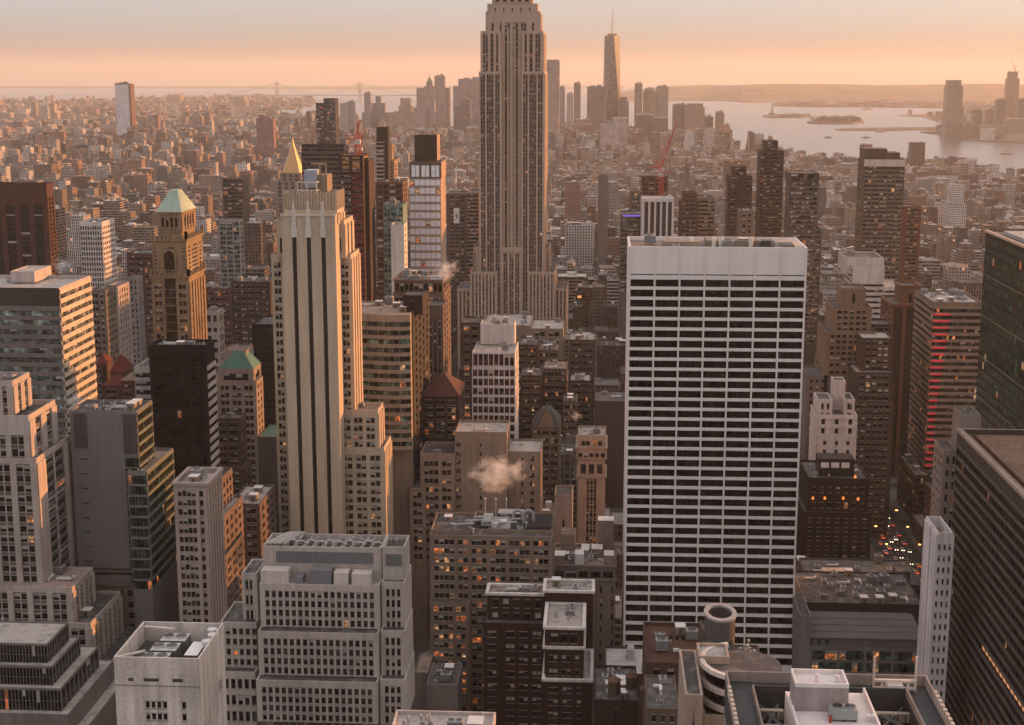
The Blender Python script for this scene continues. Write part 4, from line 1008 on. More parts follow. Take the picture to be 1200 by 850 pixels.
H('stone_block', 'small grey stone block with white roof right below the red brick block', [
    T(240, 256, 365, 860, xb=262, f=("PxPxP", st(fh=6)), s=("PxPxP", st(fh=6)), cl=1, roof=ROOFL)], M_((.40, .34, .30)), yb=420)
H('dark_loft', 'broad dark brown loft block with many pale lit windows left of cream tower', [
    T(271, 316, 330, 930, 30, f=("PnpnPnpnPnpnPnpnPnpnP", st(fh=3.9)), cl=4)], M_((.10, .07, .06)), yb=400, mix=(.66, .25, .07, .01, .01))
H('glass_apartments', 'blue grey glass apartment tower with thin vertical piers, east of cream tower crown', [
    T(256, 281, 258, 1100, xb=285, f=("pwwpwwpwwp", st(pier=.4, hf=.7)), s=("pwwp", st(hf=.7)), cl=1)], M_((.34, .31, .30)), glass=glassm((.07, .09, .09), .2), yb=318)
H('wedge_tower', 'dark bronze glass tower with angled roof among small houses left of centre', [
    T(260, 285, 209, 1850, 30, f=("pwwwwwp", st(fh=5, hf=.7))), ], M_((.16, .12, .09)), yb=250, mull=0, short='the bronze wedge tower')
# construction tower with crane
H('construction_tower', 'unfinished tower wrapped in red netting with amber top deck', [
    T(396.5, 425, 182, 905, 26, f=("PwwPwwP", st(sp=M_((.5, .22, .05)), fh=3, hf=.35, top=1)), s=("PwwP", st(sp=M_((.6, .3, .05)))), par=.5, z0=202),
    T(398, 412, 202, 903, 30, f=("pnpnpnp", st(sp=M_((.20, .13, .12)))), par=.3, z0=0),
    T(412, 425.5, 202, 904, xb=427, f=("qwwwq", st(sp=M_((.26, .06, .06)), fh=4, hf=.3, band=.3)), s=("P", st()), par=.3, z0=0),
    T(425.5, 432, 188, 912, 22, f=("P", dict(top=999)), s=("P", dict(top=999)), par=.3, z0=0)],
  M_((.09, .045, .042)), short='the netted construction tower', yb=330, mull=0)
H('dark_office_slab', 'dark brown glass office slab directly behind the unfinished netted tower', [
    T(353, 404.5, 169.5, 1300, xb=407, f=("q"+"w"*14+"q", st(fh=4, hf=.7, top=3)), s=("q"+"w"*3+"q", st(hf=.6)))], M_((.075, .05, .038)), glass=glassm((.03, .02, .015)), yb=230, mull=0, mix=(1, 0, 0, 0, 0), short='the dark office slab')
def gold():
    b = H('gold_roof_tower', 'stone tower topped by gleaming gold pyramid spire', [
        T(328, 353, 203, 1880, 36, f=("PnPnPnP", st(fh=6)), par=0, z0=214), T(322, 356, 212, 1875, 46, f=("PnPnPnPnP", st(fh=5)), par=.5)],
      M_((.33, .25, .21)), short='the gold pyramid tower', yb=260, mull=0, finish=False)
    x0, x1, y0, y1, z, rz = b.G[0]; g = flat((.55, .30, .13), .45, .25, spec=.5); r = MB(); cx, cy_ = (x0+x1)/2, (y0+y1)/2
    zm = at(340, 176, 1895)[1]; zt = at(340, 162, 1895)[1]; hw_ = (x1-x0)/2
    r.cyl(cx, cy_, z, zm, hw_*1.05, 4, g, 8); r.cyl(cx, cy_, zm, zm+3, 4.6, 3.6, g, 8); r.cyl(cx, cy_, zm+3, zt, 3.0, .2, g, 8); b.part('gold_roof', r); b.done()
gold()
H('glass_tower', 'tall dark mirrored glass tower with slanted top beyond the gold spire', [
    T(370, 379, 121, 2300, 30, f=("qwwwq", st(hf=.8)), par=0), T(379, 392.5, 115.5, 2300.5, 30, f=("qwwwwq", st(hf=.8)), par=0, z0=0)],
  M_((.06, .055, .06)), glass=glassm((.045, .05, .055), .15), yb=172, mull=0, short='the mirrored glass tower', cap=60)
H('dark_top_tower', 'thin tower of stacked pale slabs with solid black core, right of red crane', [
    T(440.5, 450, 165, 1500, 20, f=("qwq", st(fh=4, band=.4, sp=M_((.4, .33, .3)))), z0=0), T(441, 454.5, 149.5, 1504, 16, f=("P", st()))], M_((.05, .035, .03)), yb=240, mull=0)
H('amber_block', 'small tower with brilliant amber sunlit crown between black core tower and white grid tower', [
    T(452, 459, 170, 1650, 18, f=("PnP", st()), s=("PnP", st())), T(450, 462, 188, 1640, xb=466, f=("PwPwP", st()), s=("PwP", st()), z0=0)], M_((.38, .25, .14)), yb=250, mull=0)
H('steel_frame_tower', 'rusty brown open steel frame of a building under construction', [
    T(440, 472, 213, 1010, xb=477, f=("pxpxpxpxp", st(fh=4.2, hf=.7, band=.1)), s=("pxpxp", st(hf=.7)), cl=2)], M_((.25, .12, .08)), yb=340, mull=0, glass=glassm((.04, .02, .015), .5), short='the rusty steel frame')
H('teal_glass_tower', 'slim teal glass tower standing left of the blank white slab', [
    T(449, 472, 240, 935, 22, f=("qwpwqwwpwwq", st(hf=.7, fh=3.3)), z0=0, cl=2)], M_((.20, .30, .28)), glass=glassm((.06, .13, .13), .15), yb=345, mull=0, short='the teal glass tower')
H('white_slab', 'blank white windowless slab with dotted edge between teal glass and white grid tower', [
    T(458, 473.5, 263, 900, xb=477, f=("P", dict(top=999)), s=("PnP", st(hf=.4)))], M_((.58, .52, .47)), yb=345, mull=0, short='the blank white slab')
def wgrid():
    H('white_grid_tower', 'bright white gridded tower with louvred dark block on top and orange west edge', [
        T(485.5, 512, 158, 1060, xb=515.5, f=("pxpxpxpxpxp", st(fh=30, hf=.98, top=.5, rows=1, m=M_((.08, .06, .05)))), s=("P", st()), par=.5, z0=189),
        T(479.5, 517, 190, 1050, xb=522.5, f=("PxqxPxqxPxqxP", st(fh=12, rows=1, hf=.85, top=1.5, m=M_((.20, .14, .11)))), s=("P", dict(top=99)), par=.6, z0=209),
        T(479.5, 516.5, 209, 1049.5, xb=522, f=("qxqxqxqxqxqxq", st(fh=5.6, hf=.68, top=.6, rec=.15)), s=("P", dict(top=999)), par=.2)],
      M_((.42, .30, .23)), glass=flat((.80, .80, .84), .35), yb=330, mull=1, mix=(.97, 0, 0, .01, .02), rail=flat((.6, .58, .58)), short='the white grid tower with dark cap', cap=100)  # panes painted near white: their bright reflection is put into the colour
wgrid()
H('crown_block', 'brown office block with colonnaded crown and blazing orange west edge', [
    T(462, 519, 328, 820, xb=526.5, f=("p"+"xp"*10, st(rows=1, hf=.78, top=1.2, pier=.5)), s=("pxpxp", st(rows=1)), par=1, cl=7, z0=344),
    T(460, 520, 344, 818, xb=528, f=("P"+"nqnp"*9+"P", st(fh=4.4)), s=("PnPnPnP", st()), par=.3)],
  M_((.24, .155, .12)), short='the colonnaded brown block', yb=450, mull=0, cornice=(0,))
def curved():
    b = H('banded_office', 'curved-front office block of stone bands and green glass with dark side wing', [
        T(395, 482, 366, 655, 34, f=("P", dict(top=99)), s=("P", dict(top=999)), par=.8, roof=ROOFT, cl=8)],
      M_((.33, .26, .20)), short='the curved banded office', yb=610, finish=False, glass=glassm((.05, .065, .05), .15), mull=0)
    x0, x1, y0, y1, z, rz = b.G[0]; n = 14; W = x1-x0; gl = [b.gl, glassm((.08, .14, .12), .15), litm(), GL]; r = random.Random(2)
    P = [(x0+W*i/n, y0-.3-7*math.sin(math.pi*(i/n)*.5+.0)*(1-(i/n)**6*.35)) for i in range(n+1)]
    fl = 3.9; k = 0; bands = MB(); zz = z
    cap = 12; bands.prism(P+[(x1, y0), (x0, y0)], z-3.2, z, M_((.36, .29, .23)), ROOFT)
    zz = z-3.2
    while zz > 95:
        g = MB()
        for i in range(n):
            a, c = P[i], P[i+1]; o = .45
            m = r.choices(gl, (.66, .14, .03, .17))[0]
            b.wall.quad((a[0], a[1]+o, zz-2.2), (c[0], c[1]+o, zz-2.2), (c[0], c[1]+o, zz), (a[0], a[1]+o, zz), m)
            if i % 2 == 0: b.wall.box(a[0]-.12, a[0]+.12, a[1]+.2, a[1]+.5, zz-2.2, zz, b.wm)
        bands.prism(P+[(x1, y0), (x0, y0)], zz-3.9, zz-2.2, M_((.36, .29, .23)))
        b.wall.quad((x1, P[-1][1], zz-2.2), (x1, y0, zz-2.2), (x1, y0, zz), (x1, P[-1][1], zz), b.wm)
        zz -= 3.9
    b.part('spandrel_band', bands)
    b.done()
    H('dark_side_block', 'black mechanical box and sheer dark wing behind the curved banded office', [
        T(472.5, 495, 346, 662, 16, f=("OwO", st(fh=9)), par=.6, z0=370), T(481.5, 483.5, 366, 656, xb=503, s=("PnPnPnPnP", st(hf=.6)), par=1.5)],
      M_((.05, .035, .03)), yb=600, mull=0, mix=(.9, .02, .02, .03, .03))
curved()
H('dark_striped_tower', 'dark stone tower with narrow vertical windows in front of the colonnaded block', [
    T(500, 519, 358, 775, 20, f=("PnPnPnP", st(hf=.75, sp=M_((.07, .05, .05)), pier=.4, top=7)), s=("PnP", st()))], M_((.17, .12, .10)), yb=455, mull=0)
def hip():
    b = H('pyramid_roof_block', 'squat dark brick block under a russet pyramid roof', [
        T(494, 538, 464, 690, 30, f=("PwqwPwqwPwqwP", st()), s=("PnPnP", st()), par=0)], M_((.085, .05, .04)), yb=530, finish=False, mull=0, short='the russet pyramid roof', mix=(.9, .03, .03, .02, .02))
    x0, x1, y0, y1, z, rz = b.G[0]; r = MB(); m = M_((.17, .06, .045)); a = ((x0+x1)/2, (y0+y1)/2, z+9)
    q = [(x0-.5, y0-.5, z), (x1+.5, y0-.5, z), (x1+.5, y1+.5, z), (x0-.5, y1+.5, z)]
    for i in range(4): r.poly([q[i], q[(i+1) % 4], a], m)
    b.part('pyramid_roof', r); b.done()
hip()
# white gridded small office with roof plant
H('white_lattice_office', 'small white lattice office with red top windows and round plant on roof', [
    T(563, 603, 380, 826, 14, f=("P", dict(top=60)), par=.5, roof=ROOFL, z0=404, cl=2), T(553.5, 603.5, 413, 800, 34, f=("p"+"xp"*8, st(rows=1, hf=.9, top=.8)), s=("PxP", st()), par=.8, roof=ROOFL, cl=4, z0=430),
    T(553, 604, 430, 799.5, 34, f=("p"+"xp"*8, st(fh=5.0, hf=.72, sill=.1, top=.6)), s=("p"+"xp"*3, st()), par=.3)],
  M_((.62, .56, .53)), glass=glassm((.06, .025, .025), .2), short='the white lattice office', yb=510, mull=0, mix=(.9, .05, .05, 0, 0))
H('lamp_roof_block', 'dark little block with amber-lit windows in front of the art deco skyscraper', [
    T(540, 563, 378, 900, 24, f=("PxPxP", st(fh=5, hf=.6)), s=("PxP", st()), cl=1)], M_((.12, .08, .07)), yb=440, mix=(.7, .05, .05, .12, .08), mull=0)
H('pale_block', 'pale low block with broad white roof at the foot of the art deco skyscraper', [
    T(566, 622, 381, 1000, 50, f=("PnpnpnpnpnpnP", st(top=8)), par=1, roof=ROOFL, cl=9), T(622, 660, 385, 1000, 40, f=("PwqwPwqwP", st(fh=5)), par=1, roof=ROOFL, cl=3, z0=0)], M_((.30, .235, .19)), yb=440, mull=0)
# --- beige group, centre
lit_mix = (.50, .13, .16, .13, .08)
H('beige_loft', 'beige loft building with blank upper wall behind drifting steam', [
    T(533, 594, 506, 655, 24, f=("PwpwPOOOwOOOOP", st(fh=4.1, hf=.5, top=4)), s=("PnP", st()), par=1.2, roof=ROOFL, cl=2),
    T(492.5, 533, 531, 652, 22, f=("PwqwqwPwqwP", st(fh=4.1, hf=.55, top=3, pier=.25)), par=1.5, cl=1, z0=0),
    T(595, 634, 529, 660, 24, f=("OOwOwqwO", st(fh=4.1)), s=("PnP", st()), par=1, cl=1, z0=0, roof=ROOFL),
    T(480, 498, 572, 648, 20, f=("PwqwP", st(fh=4)), par=1, z0=0, cl=1)],
  M_((.34, .26, .205)), short='the beige loft building', yb=600, mix=(.62, .12, .14, .07, .05), mull=1)
def loft_plant():
    b = LL; g = b.G[2]; z = g[5]; W_ = g[1]-g[0]; wt = flat((.62, .58, .55), .5); dk = flat((.05, .05, .05), .7); lg = flat((.34, .33, .32), .5, .2); gd = M_((.045, .04, .04))
    zt = b.G[1][5]
    plant(b, 1, ((.0, .2, .1, .8, 1.2, gd), (.68, .99, .1, .85, 1.6, gd), (.24, .48, .2, .5, 2.2, wt), (.5, .6, .15, .4, 1.4, dk), (.3, .62, .62, .9, 3.2, dk, lg), (.12, .24, .35, .75, 2.4, lg)))
    for i in range(7):
        u = MB(); x = g[0]+W_*(.2+.07*i); y = g[2]+6+(i*5) % 11
        u.tube((x, y, zt+2.6), (x+7, y+3, zt+2.2), .5, lg, 8); u.tube((x, y, zt), (x, y, zt+2.6), .5, lg, 8); b.part('duct', u)
    for i in range(3):
        u = MB(); x = g[0]+W_*(.42+.09*i); y = g[2]+20; u.cyl(x, y, zt, zt+9, .12, .12, wt, 6); u.cyl(x, y, zt+9, zt+9.7, .4, .4, wt, 8); b.part('flue', u)
    for i in range(2):
        u = MB(); x = g[0]+W_*(.70+.09*i); y = g[2]+16; m = wt
        for k in range(8): a0, a1 = math.pi*k/8, math.pi*(k+1)/8; u.tube((x-1.9*math.cos(a0), y, zt+4+1.9*math.sin(a0)), (x-1.9*math.cos(a1), y, zt+4+1.9*math.sin(a1)), .65, lg, 8)
        u.tube((x-1.9, y, zt), (x-1.9, y, zt+4), .65, lg, 8); u.tube((x+1.9, y, zt+1.5), (x+1.9, y, zt+4), .65, lg, 8); b.part('duct', u)
    b.done()
LL = H('lamp_lit_loft', 'wide brown loft building with many orange lit windows and glazed top storey', [
    T(504.5, 552, 621, 562, 24, f=("pxpxpxp", st(rows=1, hf=.72, top=.8)), par=1.2, z0=628), T(552, 647, 620, 565, 24, f=("pxpxpxpxpxpxp", st(rows=1, hf=.72, top=.8)), par=1.2, z0=628),
    T(504, 647.5, 627, 560, 30, f=("PwqwqwqwPwqwPwqwqwPwqwqwPwqwqwqwPwqwqwP", st(fh=3.75, hf=.56, pier=.25, top=1.0)), par=.3, cl=12),
    T(504, 550, 706, 555.5, 34, f=("PwqwqwqwPwqwP", st(fh=3.75, hf=.56, pier=.25, top=.8)), par=.8, z0=0)],
  M_((.31, .225, .165)), short='the lamp-lit loft', yb=830, mix=lit_mix, mull=1, glass=GL, finish=False)
loft_plant()
H('gabled_tower', 'brown tower with pointed gothic gable and slate roof behind the beige loft', [
    T(623, 656, 500, 745, 26, f=("PwqwPwqwPwqwP", st(fh=4.1, pier=.25)), s=("PnP", st()), par=0)], M_((.23, .165, .125)), short='the gabled tower', yb=600, mull=0, mix=(.74, .1, .1, .03, .03), finish=True)
def gable():
    x0, z = at(630, 500, 744); x1, _ = at(650, 500, 744); X0, _ = at(623, 500, 744); X1, _ = at(656, 500, 744); zt = at(640, 478, 744)[1]
    t = [o for o in COL.objects if o.name.startswith('gabled_tower')][0]; b = MB(); m = M_((.13, .11, .11)); c = (x0+x1)/2
    for (a, d, h, y0, y1) in ((X0, X1, zt-3, 746, 770),):
        b.poly([(a, y0, z), (d, y0, z), (d-5, y0+8, h), (a+5, y0+8, h)], m); b.poly([(d, y0, z), (d, y1, z), (d-5, y1-8, h), (d-5, y0+8, h)], m)
        b.poly([(d, y1, z), (a, y1, z), (a+5, y1-8, h), (d-5, y1-8, h)], m); b.poly([(a, y1, z), (a, y0, z), (a+5, y0+8, h), (a+5, y1-8, h)], m); b.quad((a+5, y0+8, h), (d-5, y0+8, h), (d-5, y1-8, h), (a+5, y1-8, h), m)
    b.obj('slate_roof', t, t.location[:])
    b = MB(); b.poly([(x0, 744.5, z-.2), (x1, 744.5, z-.2), (c, 744.5, zt)], M_((.3, .21, .15))); b.poly([(x0, 744.5, z), (c, 744.5, zt), (c, 756, zt)], m); b.poly([(x1, 744.5, z), (c, 756, zt), (c, 744.5, zt)], m)
    b.obj('gable', t, t.location[:])
gable()
H('arcaded_tower', 'slender tower with white cornice, triple arches and dark brick shaft', [
    T(677, 710, 510, 716, 20, f=("PwqwPwqwP", st(rows=1, hf=.4, top=1)), par=1.2, z0=524, cl=3, roof=ROOFL),
    T(676, 710.5, 524, 714, 24, f=("pwpwpwpwpwp", st(rows=1, hf=.5, top=2.0)), par=.3, z0=537),
    T(677, 709.5, 537, 715, 22, f=("PxPxPxP", st(rows=1, hf=.62, top=2, pier=.4)), par=.2, z0=558),
    T(677, 709.5, 558, 714.5, 22, f=("OwpwpwO", st(fh=4, sp=M_((.13, .07, .06)))), s=("PnPnP", st()), par=.2)],
  M_((.40, .31, .255)), short='the arcaded tower', yb=612, mull=0, mix=(.85, .05, .05, .03, .02), cornice=(1, 2, 3))
H('dark_wall_block', 'blank brown party wall block in shadow left of the white grid tower', [
    T(697, 735, 470, 850, 30, f=("OOOP", dict(top=999)), cl=2)], M_((.15, .10, .08)), yb=610)
CB = H('cornice_block', 'brick and stone block with heavy cornice and crowded white rooftop boxes', [
    T(647, 721, 662, 592, 28, f=("pxpxpxpxpxp", st(rows=1, hf=.5, top=1.2)), s=("PnP", st()), par=1.0, z0=679, cl=10, roof=ROOFT),
    T(647.5, 721.5, 678, 590.5, 30, f=("OOOOOpnOnP", st(fh=6, hf=.55, pier=.3)), s=("PnP", st()), par=.2)],
  M_((.30, .225, .20)), short='the corniced block', yb=790, mull=0, cornice=(0, 1), mix=(.9, .05, .05, 0, 0), finish=False)
wt_ = flat((.66, .62, .59), .6); tn_ = M_((.33, .25, .2)); plant(CB, 0, ((.0, .2, .05, .3, 4.5, tn_, wt_), (.36, .5, .02, .25, 5.5, wt_), (.82, .98, .05, .3, 5, tn_, wt_), (.12, .36, .6, .95, 9, tn_, ROOFD), (.62, .8, .45, .7, 4, tn_, wt_), (.72, .98, .75, .98, 14, tn_, wt_), (.45, .58, .5, .8, 3, flat((.3, .3, .32), .5), wt_))); CB.done()
H('plaster_block', 'plain plaster lift-house block with single small window right of the lamp-lit loft', [
    T(650, 671, 580, 640, 16, f=("OwO", st(fh=20, hf=.2, rows=3)), s=("P", st()), par=1)], M_((.33, .26, .22)), yb=655)
H('dark_brick_apartments', 'dark red brick apartment building with white-edged terraces and chimney stack', [
    T(638, 695, 692, 525, 12, f=("P", dict(top=99)), par=.8, roof=ROOFL, cl=7),
    T(571, 640, 695, 528, 10, f=("PwPwPwPwPwP", st(fh=5.2)), par=.8, roof=ROOFT, cl=5, z0=0),
    T(566, 640, 730, 524, 20, f=("PnqnPPnqnPnqnPnqnP", st(fh=5.2, hf=.42)), par=.3, z0=0),
    T(638.5, 684, 735, 500, 25, f=("PwpwpwP", st(fh=4.6, rows=1)), par=.8, z0=757, roof=ROOFL, cl=3),
    T(638, 684, 758, 499.5, 25, f=("PnqnPnqnPnP", st(fh=5, hf=.42)), par=.8, roof=ROOFL),
    T(637, 693, 796, 496, 28, f=("PnqnPnqnPnPP", st(fh=5, hf=.42)), s=("PnP", st()), par=.8, roof=ROOFL)],
  M_((.085, .034, .03)), short='the dark brick apartments', mix=(.5, .4, .08, .01, .01), mull=0, cornice=(0, 1, 3, 4, 5), cm=M_((.62, .56, .53)))

def red_roofs():
    for i, (x0, x1, yt, Y, zz, lab) in enumerate(((112, 120, 428, 740, 5, 'small building with red hipped roof nearest the striped office block'), (129, 145, 436, 735, 8, 'small building with tall red pyramid roof left of the black tower slab'), (119, 141, 452, 715, 4, 'wide low building under a dark red roof in front of the tall red pyramid roof'), (142, 157, 446, 700, 3, 'small dark building with tan hipped roof beside the wide dark red roof'))):
        b = H('red_roofed_house', lab, [T(x0, x1, yt, Y, 16, f=("PnqnP", st()), par=0)], M_((.16, .09, .07)), mull=0, finish=False, yb=465)
        X0, X1, Y0, Y1, z, rz = b.G[0]; r = MB(); m = M_((.22, .035, .026)) if i < 3 else M_((.30, .22, .15)); a = ((X0+X1)/2, (Y0+Y1)/2, z+zz); q = [(X0-.4, Y0-.4, z+.01), (X1+.4, Y0-.4, z+.01), (X1+.4, Y1+.4, z+.01), (X0-.4, Y1+.4, z+.01)]
        for k in range(4): r.poly([q[k], q[(k+1) % 4], a], m)
        b.part('hipped_roof', r); b.done()
red_roofs()

for i, (x0, x1, yt, Y, D, col, lab) in enumerate(((606, 630, 404, 940, 30, (.15, .09, .07), 'dark brick walk-up row right behind the white lattice office'), (631, 655, 410, 950, 26, (.20, .15, .12), 'brown low block with grey roof below the art deco skyscraper'), (667, 697, 398, 1000, 30, (.13, .09, .075), 'dark loft block with crowded roof just left of the white grid tower'),
        (610, 634, 440, 880, 26, (.10, .065, .055), 'small near-black loft between white lattice office and gabled tower'), (636, 664, 432, 900, 28, (.16, .10, .08), 'dark red brick loft behind the gabled tower'), (668, 692, 446, 880, 22, (.05, .055, .055), 'nearly black glass block above the arcaded tower'), (660, 676, 470, 840, 20, (.20, .15, .12), 'slim brown party-wall block behind the arcaded tower'))):
    H('loft_building', lab, [T(x0, x1, yt, Y, D, f=("PwqwqwPwqwqwP" if i != 5 else "q"+"wq"*8, st(fh=4.2)), s=("PwqwP", st()), par=1, cl=5, roof=(ROOFD, ROOFT, ROOFL)[i % 3])], M_(col), mull=0, yb=520, mix=(.84, .07, .05, .02, .02))
# ------------------------------------------------------------------ right half
H('striped_corner_office', 'brown banded office block with red aircraft-style lights running down its corner', [
    T(1094, 1152, 354, 860, xb=1073, f=("qwwwwwwwqwwwwwwwwwwq", st(fh=3.9, hf=.55, sill=.2, top=3, band=.3, sp=M_((.34, .24, .18)))), s=("q"+"w"*9+"q", st(fh=3.9, hf=.55, top=3, band=.4, sp=M_((.34, .24, .18)))), par=1.5, cl=10, roof=ROOFL, both=True)],
  M_((.30, .205, .15)), short='the red-lit corner office', yb=560, mull=1, glass=glassm((.04, .03, .025), .2), mix=(.92, .02, .02, .02, .02), finish=True)
def redlights():
    x, z = at(1094, 366, 859); r = flat((.5, .02, .03), .5, 0, (1.0, .04, .06, .22)); t = [o for o in COL.objects if o.name.startswith('striped_corner')][0]
    X1, _ = at(1114, 366, 859)
    for i in range(24):
        b = MB(); zz = z-i*3.9-1; xx = X1-(i*.35); b.box(x+.5, max(xx, x+4), 859.2, 859.6, zz-.7, zz, r, bottom=True)
        b.box(x-.4, x-.02, 860.2, 863, zz-.7, zz, r, bottom=True); b.obj('light_strip', t, t.location[:])
redlights()
H('russet_tower', 'slim russet tower with octagonal white-rimmed crown and dark vertical strips', [
    T(1056, 1079, 335, 962, 20, f=("PPnPP", st(top=3, fh=12)), s=("P", st()), par=1, z0=356), T(1046, 1075, 357, 950, 40, f=("PSPPSP", st(top=2)), s=("PnPnPnP", st()), par=1.2, both=True)],
  M_((.25, .11, .065)), short='the russet tower', yb=580, mull=0, cornice=(0, 1))
H('stepped_brown_tower', 'sandy brown stepped masonry tower right of the white grid tower', [
    T(987, 1015, 338, 862, 20, f=("OnO", st(fh=10)), par=1), T(976, 1022, 360, 857, 28, f=("PnpnpnpnpnP", st()), par=1, cl=1), T(968, 1026, 388, 853, 34, f=("PnpnpnpnpnpnpnP", st()), par=1),
    T(966, 1028, 430, 850, 40, f=("PnpnpnpnpnpnpnP", st()), s=("PnPnP", st()), par=1)], M_((.30, .19, .125)), short='the sandy stepped tower', yb=540, mull=0, mix=(.8, .08, .1, .01, .01))
H('dark_stepped_tower', 'dark brown stepped brick tower with white terrace corner beside russet tower', [
    T(1022, 1045, 380, 880, 20, f=("PnpnpnP", st()), par=1, z0=0), T(1010, 1047, 396, 835, 24, f=("PnpnpnpnP", st()), par=1, roof=ROOFL), T(1002, 1048, 436, 828, 30, f=("PnpnpnpnpnP", st()), par=1, roof=ROOFL), T(998, 1048, 470, 824, 36, f=("PnpnpnpnpnpnP", st()), par=1)],
  M_((.14, .085, .065)), yb=560, mull=0, mix=(.8, .08, .1, .01, .01))
wsm = st(fh=4.2, hf=.42, band=.25, sp=M_((.5, .44, .4)))
H('white_striped_office', 'white banded office stepping down behind the sandy stepped tower', [
    T(992, 1036, 302, 1120, 40, f=("P", dict(top=90)), par=1, cl=2, z0=318), T(1000, 1037, 312, 1110, 40, f=("qwwwwwwwq", {**wsm, 'top': 12}), s=("qwwwq", wsm), par=1, z0=0, both=True), T(1036, 1058, 336, 1108, 40, f=("qwwwwq", wsm), par=1, z0=0, roof=ROOFL, cl=1)],
  M_((.52, .46, .42)), short='the white banded office', yb=390, mull=0)
H('balcony_tower', 'dark apartment tower dotted with pale balconies and slanted tan crown', [
    T(1014, 1040, 174.5, 1340, 26, f=("P", dict(top=99)), s=("P", dict(top=99)), par=0, z0=189), T(1036, 1055, 179, 1339, 26, f=("P", dict(top=99)), par=0, z0=189),
    T(1013, 1061, 187, 1335, 32, f=("pnqnpnqnpnqnpnqnpnqnp", st(fh=3.8, hf=.66, top=6, sp=M_((.28, .2, .15)), capm=M_((.55, .46, .38)))), s=("PnP", st()), par=.8)],
  M_((.20, .13, .09)), short='the balcony tower', yb=328, mull=0, mix=(.72, .12, .14, .01, .01), glass=glassm((.03, .022, .02), .15))
H('copper_block', 'russet brick block tucked right of the balcony tower', [
    T(1060, 1080, 242, 1400, 30, f=("PwqwqwP", st()), s=("PnP", st()), par=1)], M_((.28, .10, .05)), yb=300, mull=0)
H('glass_topped_tower', 'brown and teal glass tower with pale blue mirrored crown', [
    T(925.5, 960.5, 203, 1180, 30, f=("qwwwwq", st(rows=1, hf=.9, top=.5)), z0=212, par=.5), T(926, 960, 212, 1181, 28, f=("pwwwwwpwwwwp", st(hf=.7)), s=("PwP", st())), T(925, 963, 268, 1176, 34, f=("pwwwwwpwwwwp", st(hf=.7)), z0=0)],
  M_((.15, .11, .09)), glass=glassm((.07, .06, .05), .12), short='the mirror-crowned tower', yb=340, mull=0)
H('dark_finned_tower', 'dark brown ribbed tower with stepped head behind the white grid tower', [
    T(896, 912, 165, 1480, 24, f=("PwwP", st(hf=.7)), par=.5), T(891.5, 919, 177, 1475, 30, f=("qwwwwwwwq", st(hf=.55, band=.3, sp=M_((.14, .09, .07)))), s=("PnPnP", st()), par=.8)],
  M_((.12, .08, .06)), short='the dark ribbed tower', yb=285, mull=0, cap=60)
H('dark_twin_head_tower', 'dark brown tower with two stepped heads in front of the far river bank', [
    T(858, 875, 195, 1520, 22, f=("PwwP", st()), par=.5), T(853.5, 882, 206, 1515, 28, f=("PwwPPwwP", st(pier=.5, sp=M_((.08, .05, .04)))), s=("PnPnP", st()), par=.8)],
  M_((.13, .075, .06)), yb=280, mull=0, cap=60, short='the twin-head brown tower')
H('sandy_block', 'small sandy tower standing in front of the twin-head brown tower', [
    T(867, 884, 247, 1350, 24, f=("PnPnP", st(fh=5)), s=("PnP", st()), par=1, cl=1)], M_((.30, .2, .15)), yb=282, mull=0)
H('russet_slab', 'russet brick slab tower right of the white columned building', [
    T(800, 817, 226, 1252, 18, f=("PnPnP", st())), T(797, 819, 236, 1250, 24, f=("PnpnpnpnP", st()), s=("P", st()))], M_((.20, .095, .06)), yb=282, mull=0)
H('balconied_slab', 'brown apartment slab with pale balcony bands right of russet slab', [
    T(818, 838, 232, 1330, 26, f=("qwwwwwq", st(band=.4, hf=.5, sp=M_((.32, .22, .16)))), cl=1)], M_((.26, .18, .13)), yb=282, mull=0)
H('white_columned_building', 'black and white vertically striped building under rusty construction frame', [
    T(753, 790, 233, 1235, 30, f=("PxPxPxPxPxP", st(pier=.9, hf=.8, sp=BLACK, top=2.5)), s=("PxPxP", st(pier=.8, sp=BLACK)), par=.6, roof=ROOFL, cl=1)],
  M_((.60, .53, .50)), glass=BLACK, mix=(1, 0, 0, 0, 0), short='the white columned building', yb=281, mull=0)
H('open_frame_building', 'rusty open floors of a half-built block at the base of leaning red crane', [
    T(752, 783, 206, 1500, 26, f=("pxpxpxpxp", st(fh=5, hf=.62, band=.3)), s=("pxpxp", st(hf=.6)), par=.3)], M_((.25, .14, .095)), glass=glassm((.05, .02, .015), .6), short='the half-built block', yb=232, mull=0)
H('violet_lit_block', 'dark glass block with violet light line along its roof edge', [
    T(738, 752, 224, 1330, 20, f=("PwwwP", st()), par=.5), T(727, 767, 251, 1260, 34, f=("qwwwwwwwwq", st(hf=.7, sp=M_((.12, .11, .10)))), par=1, cl=2)], M_((.20, .18, .16)), short='the violet-lit block', yb=283, mull=0, glass=glassm((.05, .05, .045), .2))
def violet():
    t = [o for o in COL.objects if o.name.startswith('violet_lit')][0]; x0, z = at(730, 253, 1259); x1, _ = at(760, 253, 1259); b = MB()
    b.box(x0, x1, 1259.2, 1259.7, z-.5, z+.4, flat((.1, .05, .3), .5, 0, (.28, .16, 1.0, .45)), bottom=True); b.obj('light_strip', t, t.location[:])
violet()
H('billboard_block', 'grey block with pale blue hoarding facing the viewer, middle distance', [
    T(701, 713, 206, 1750, 20, f=("P", st()), z0=0)], M_((.24, .19, .17)), yb=235, mull=0)
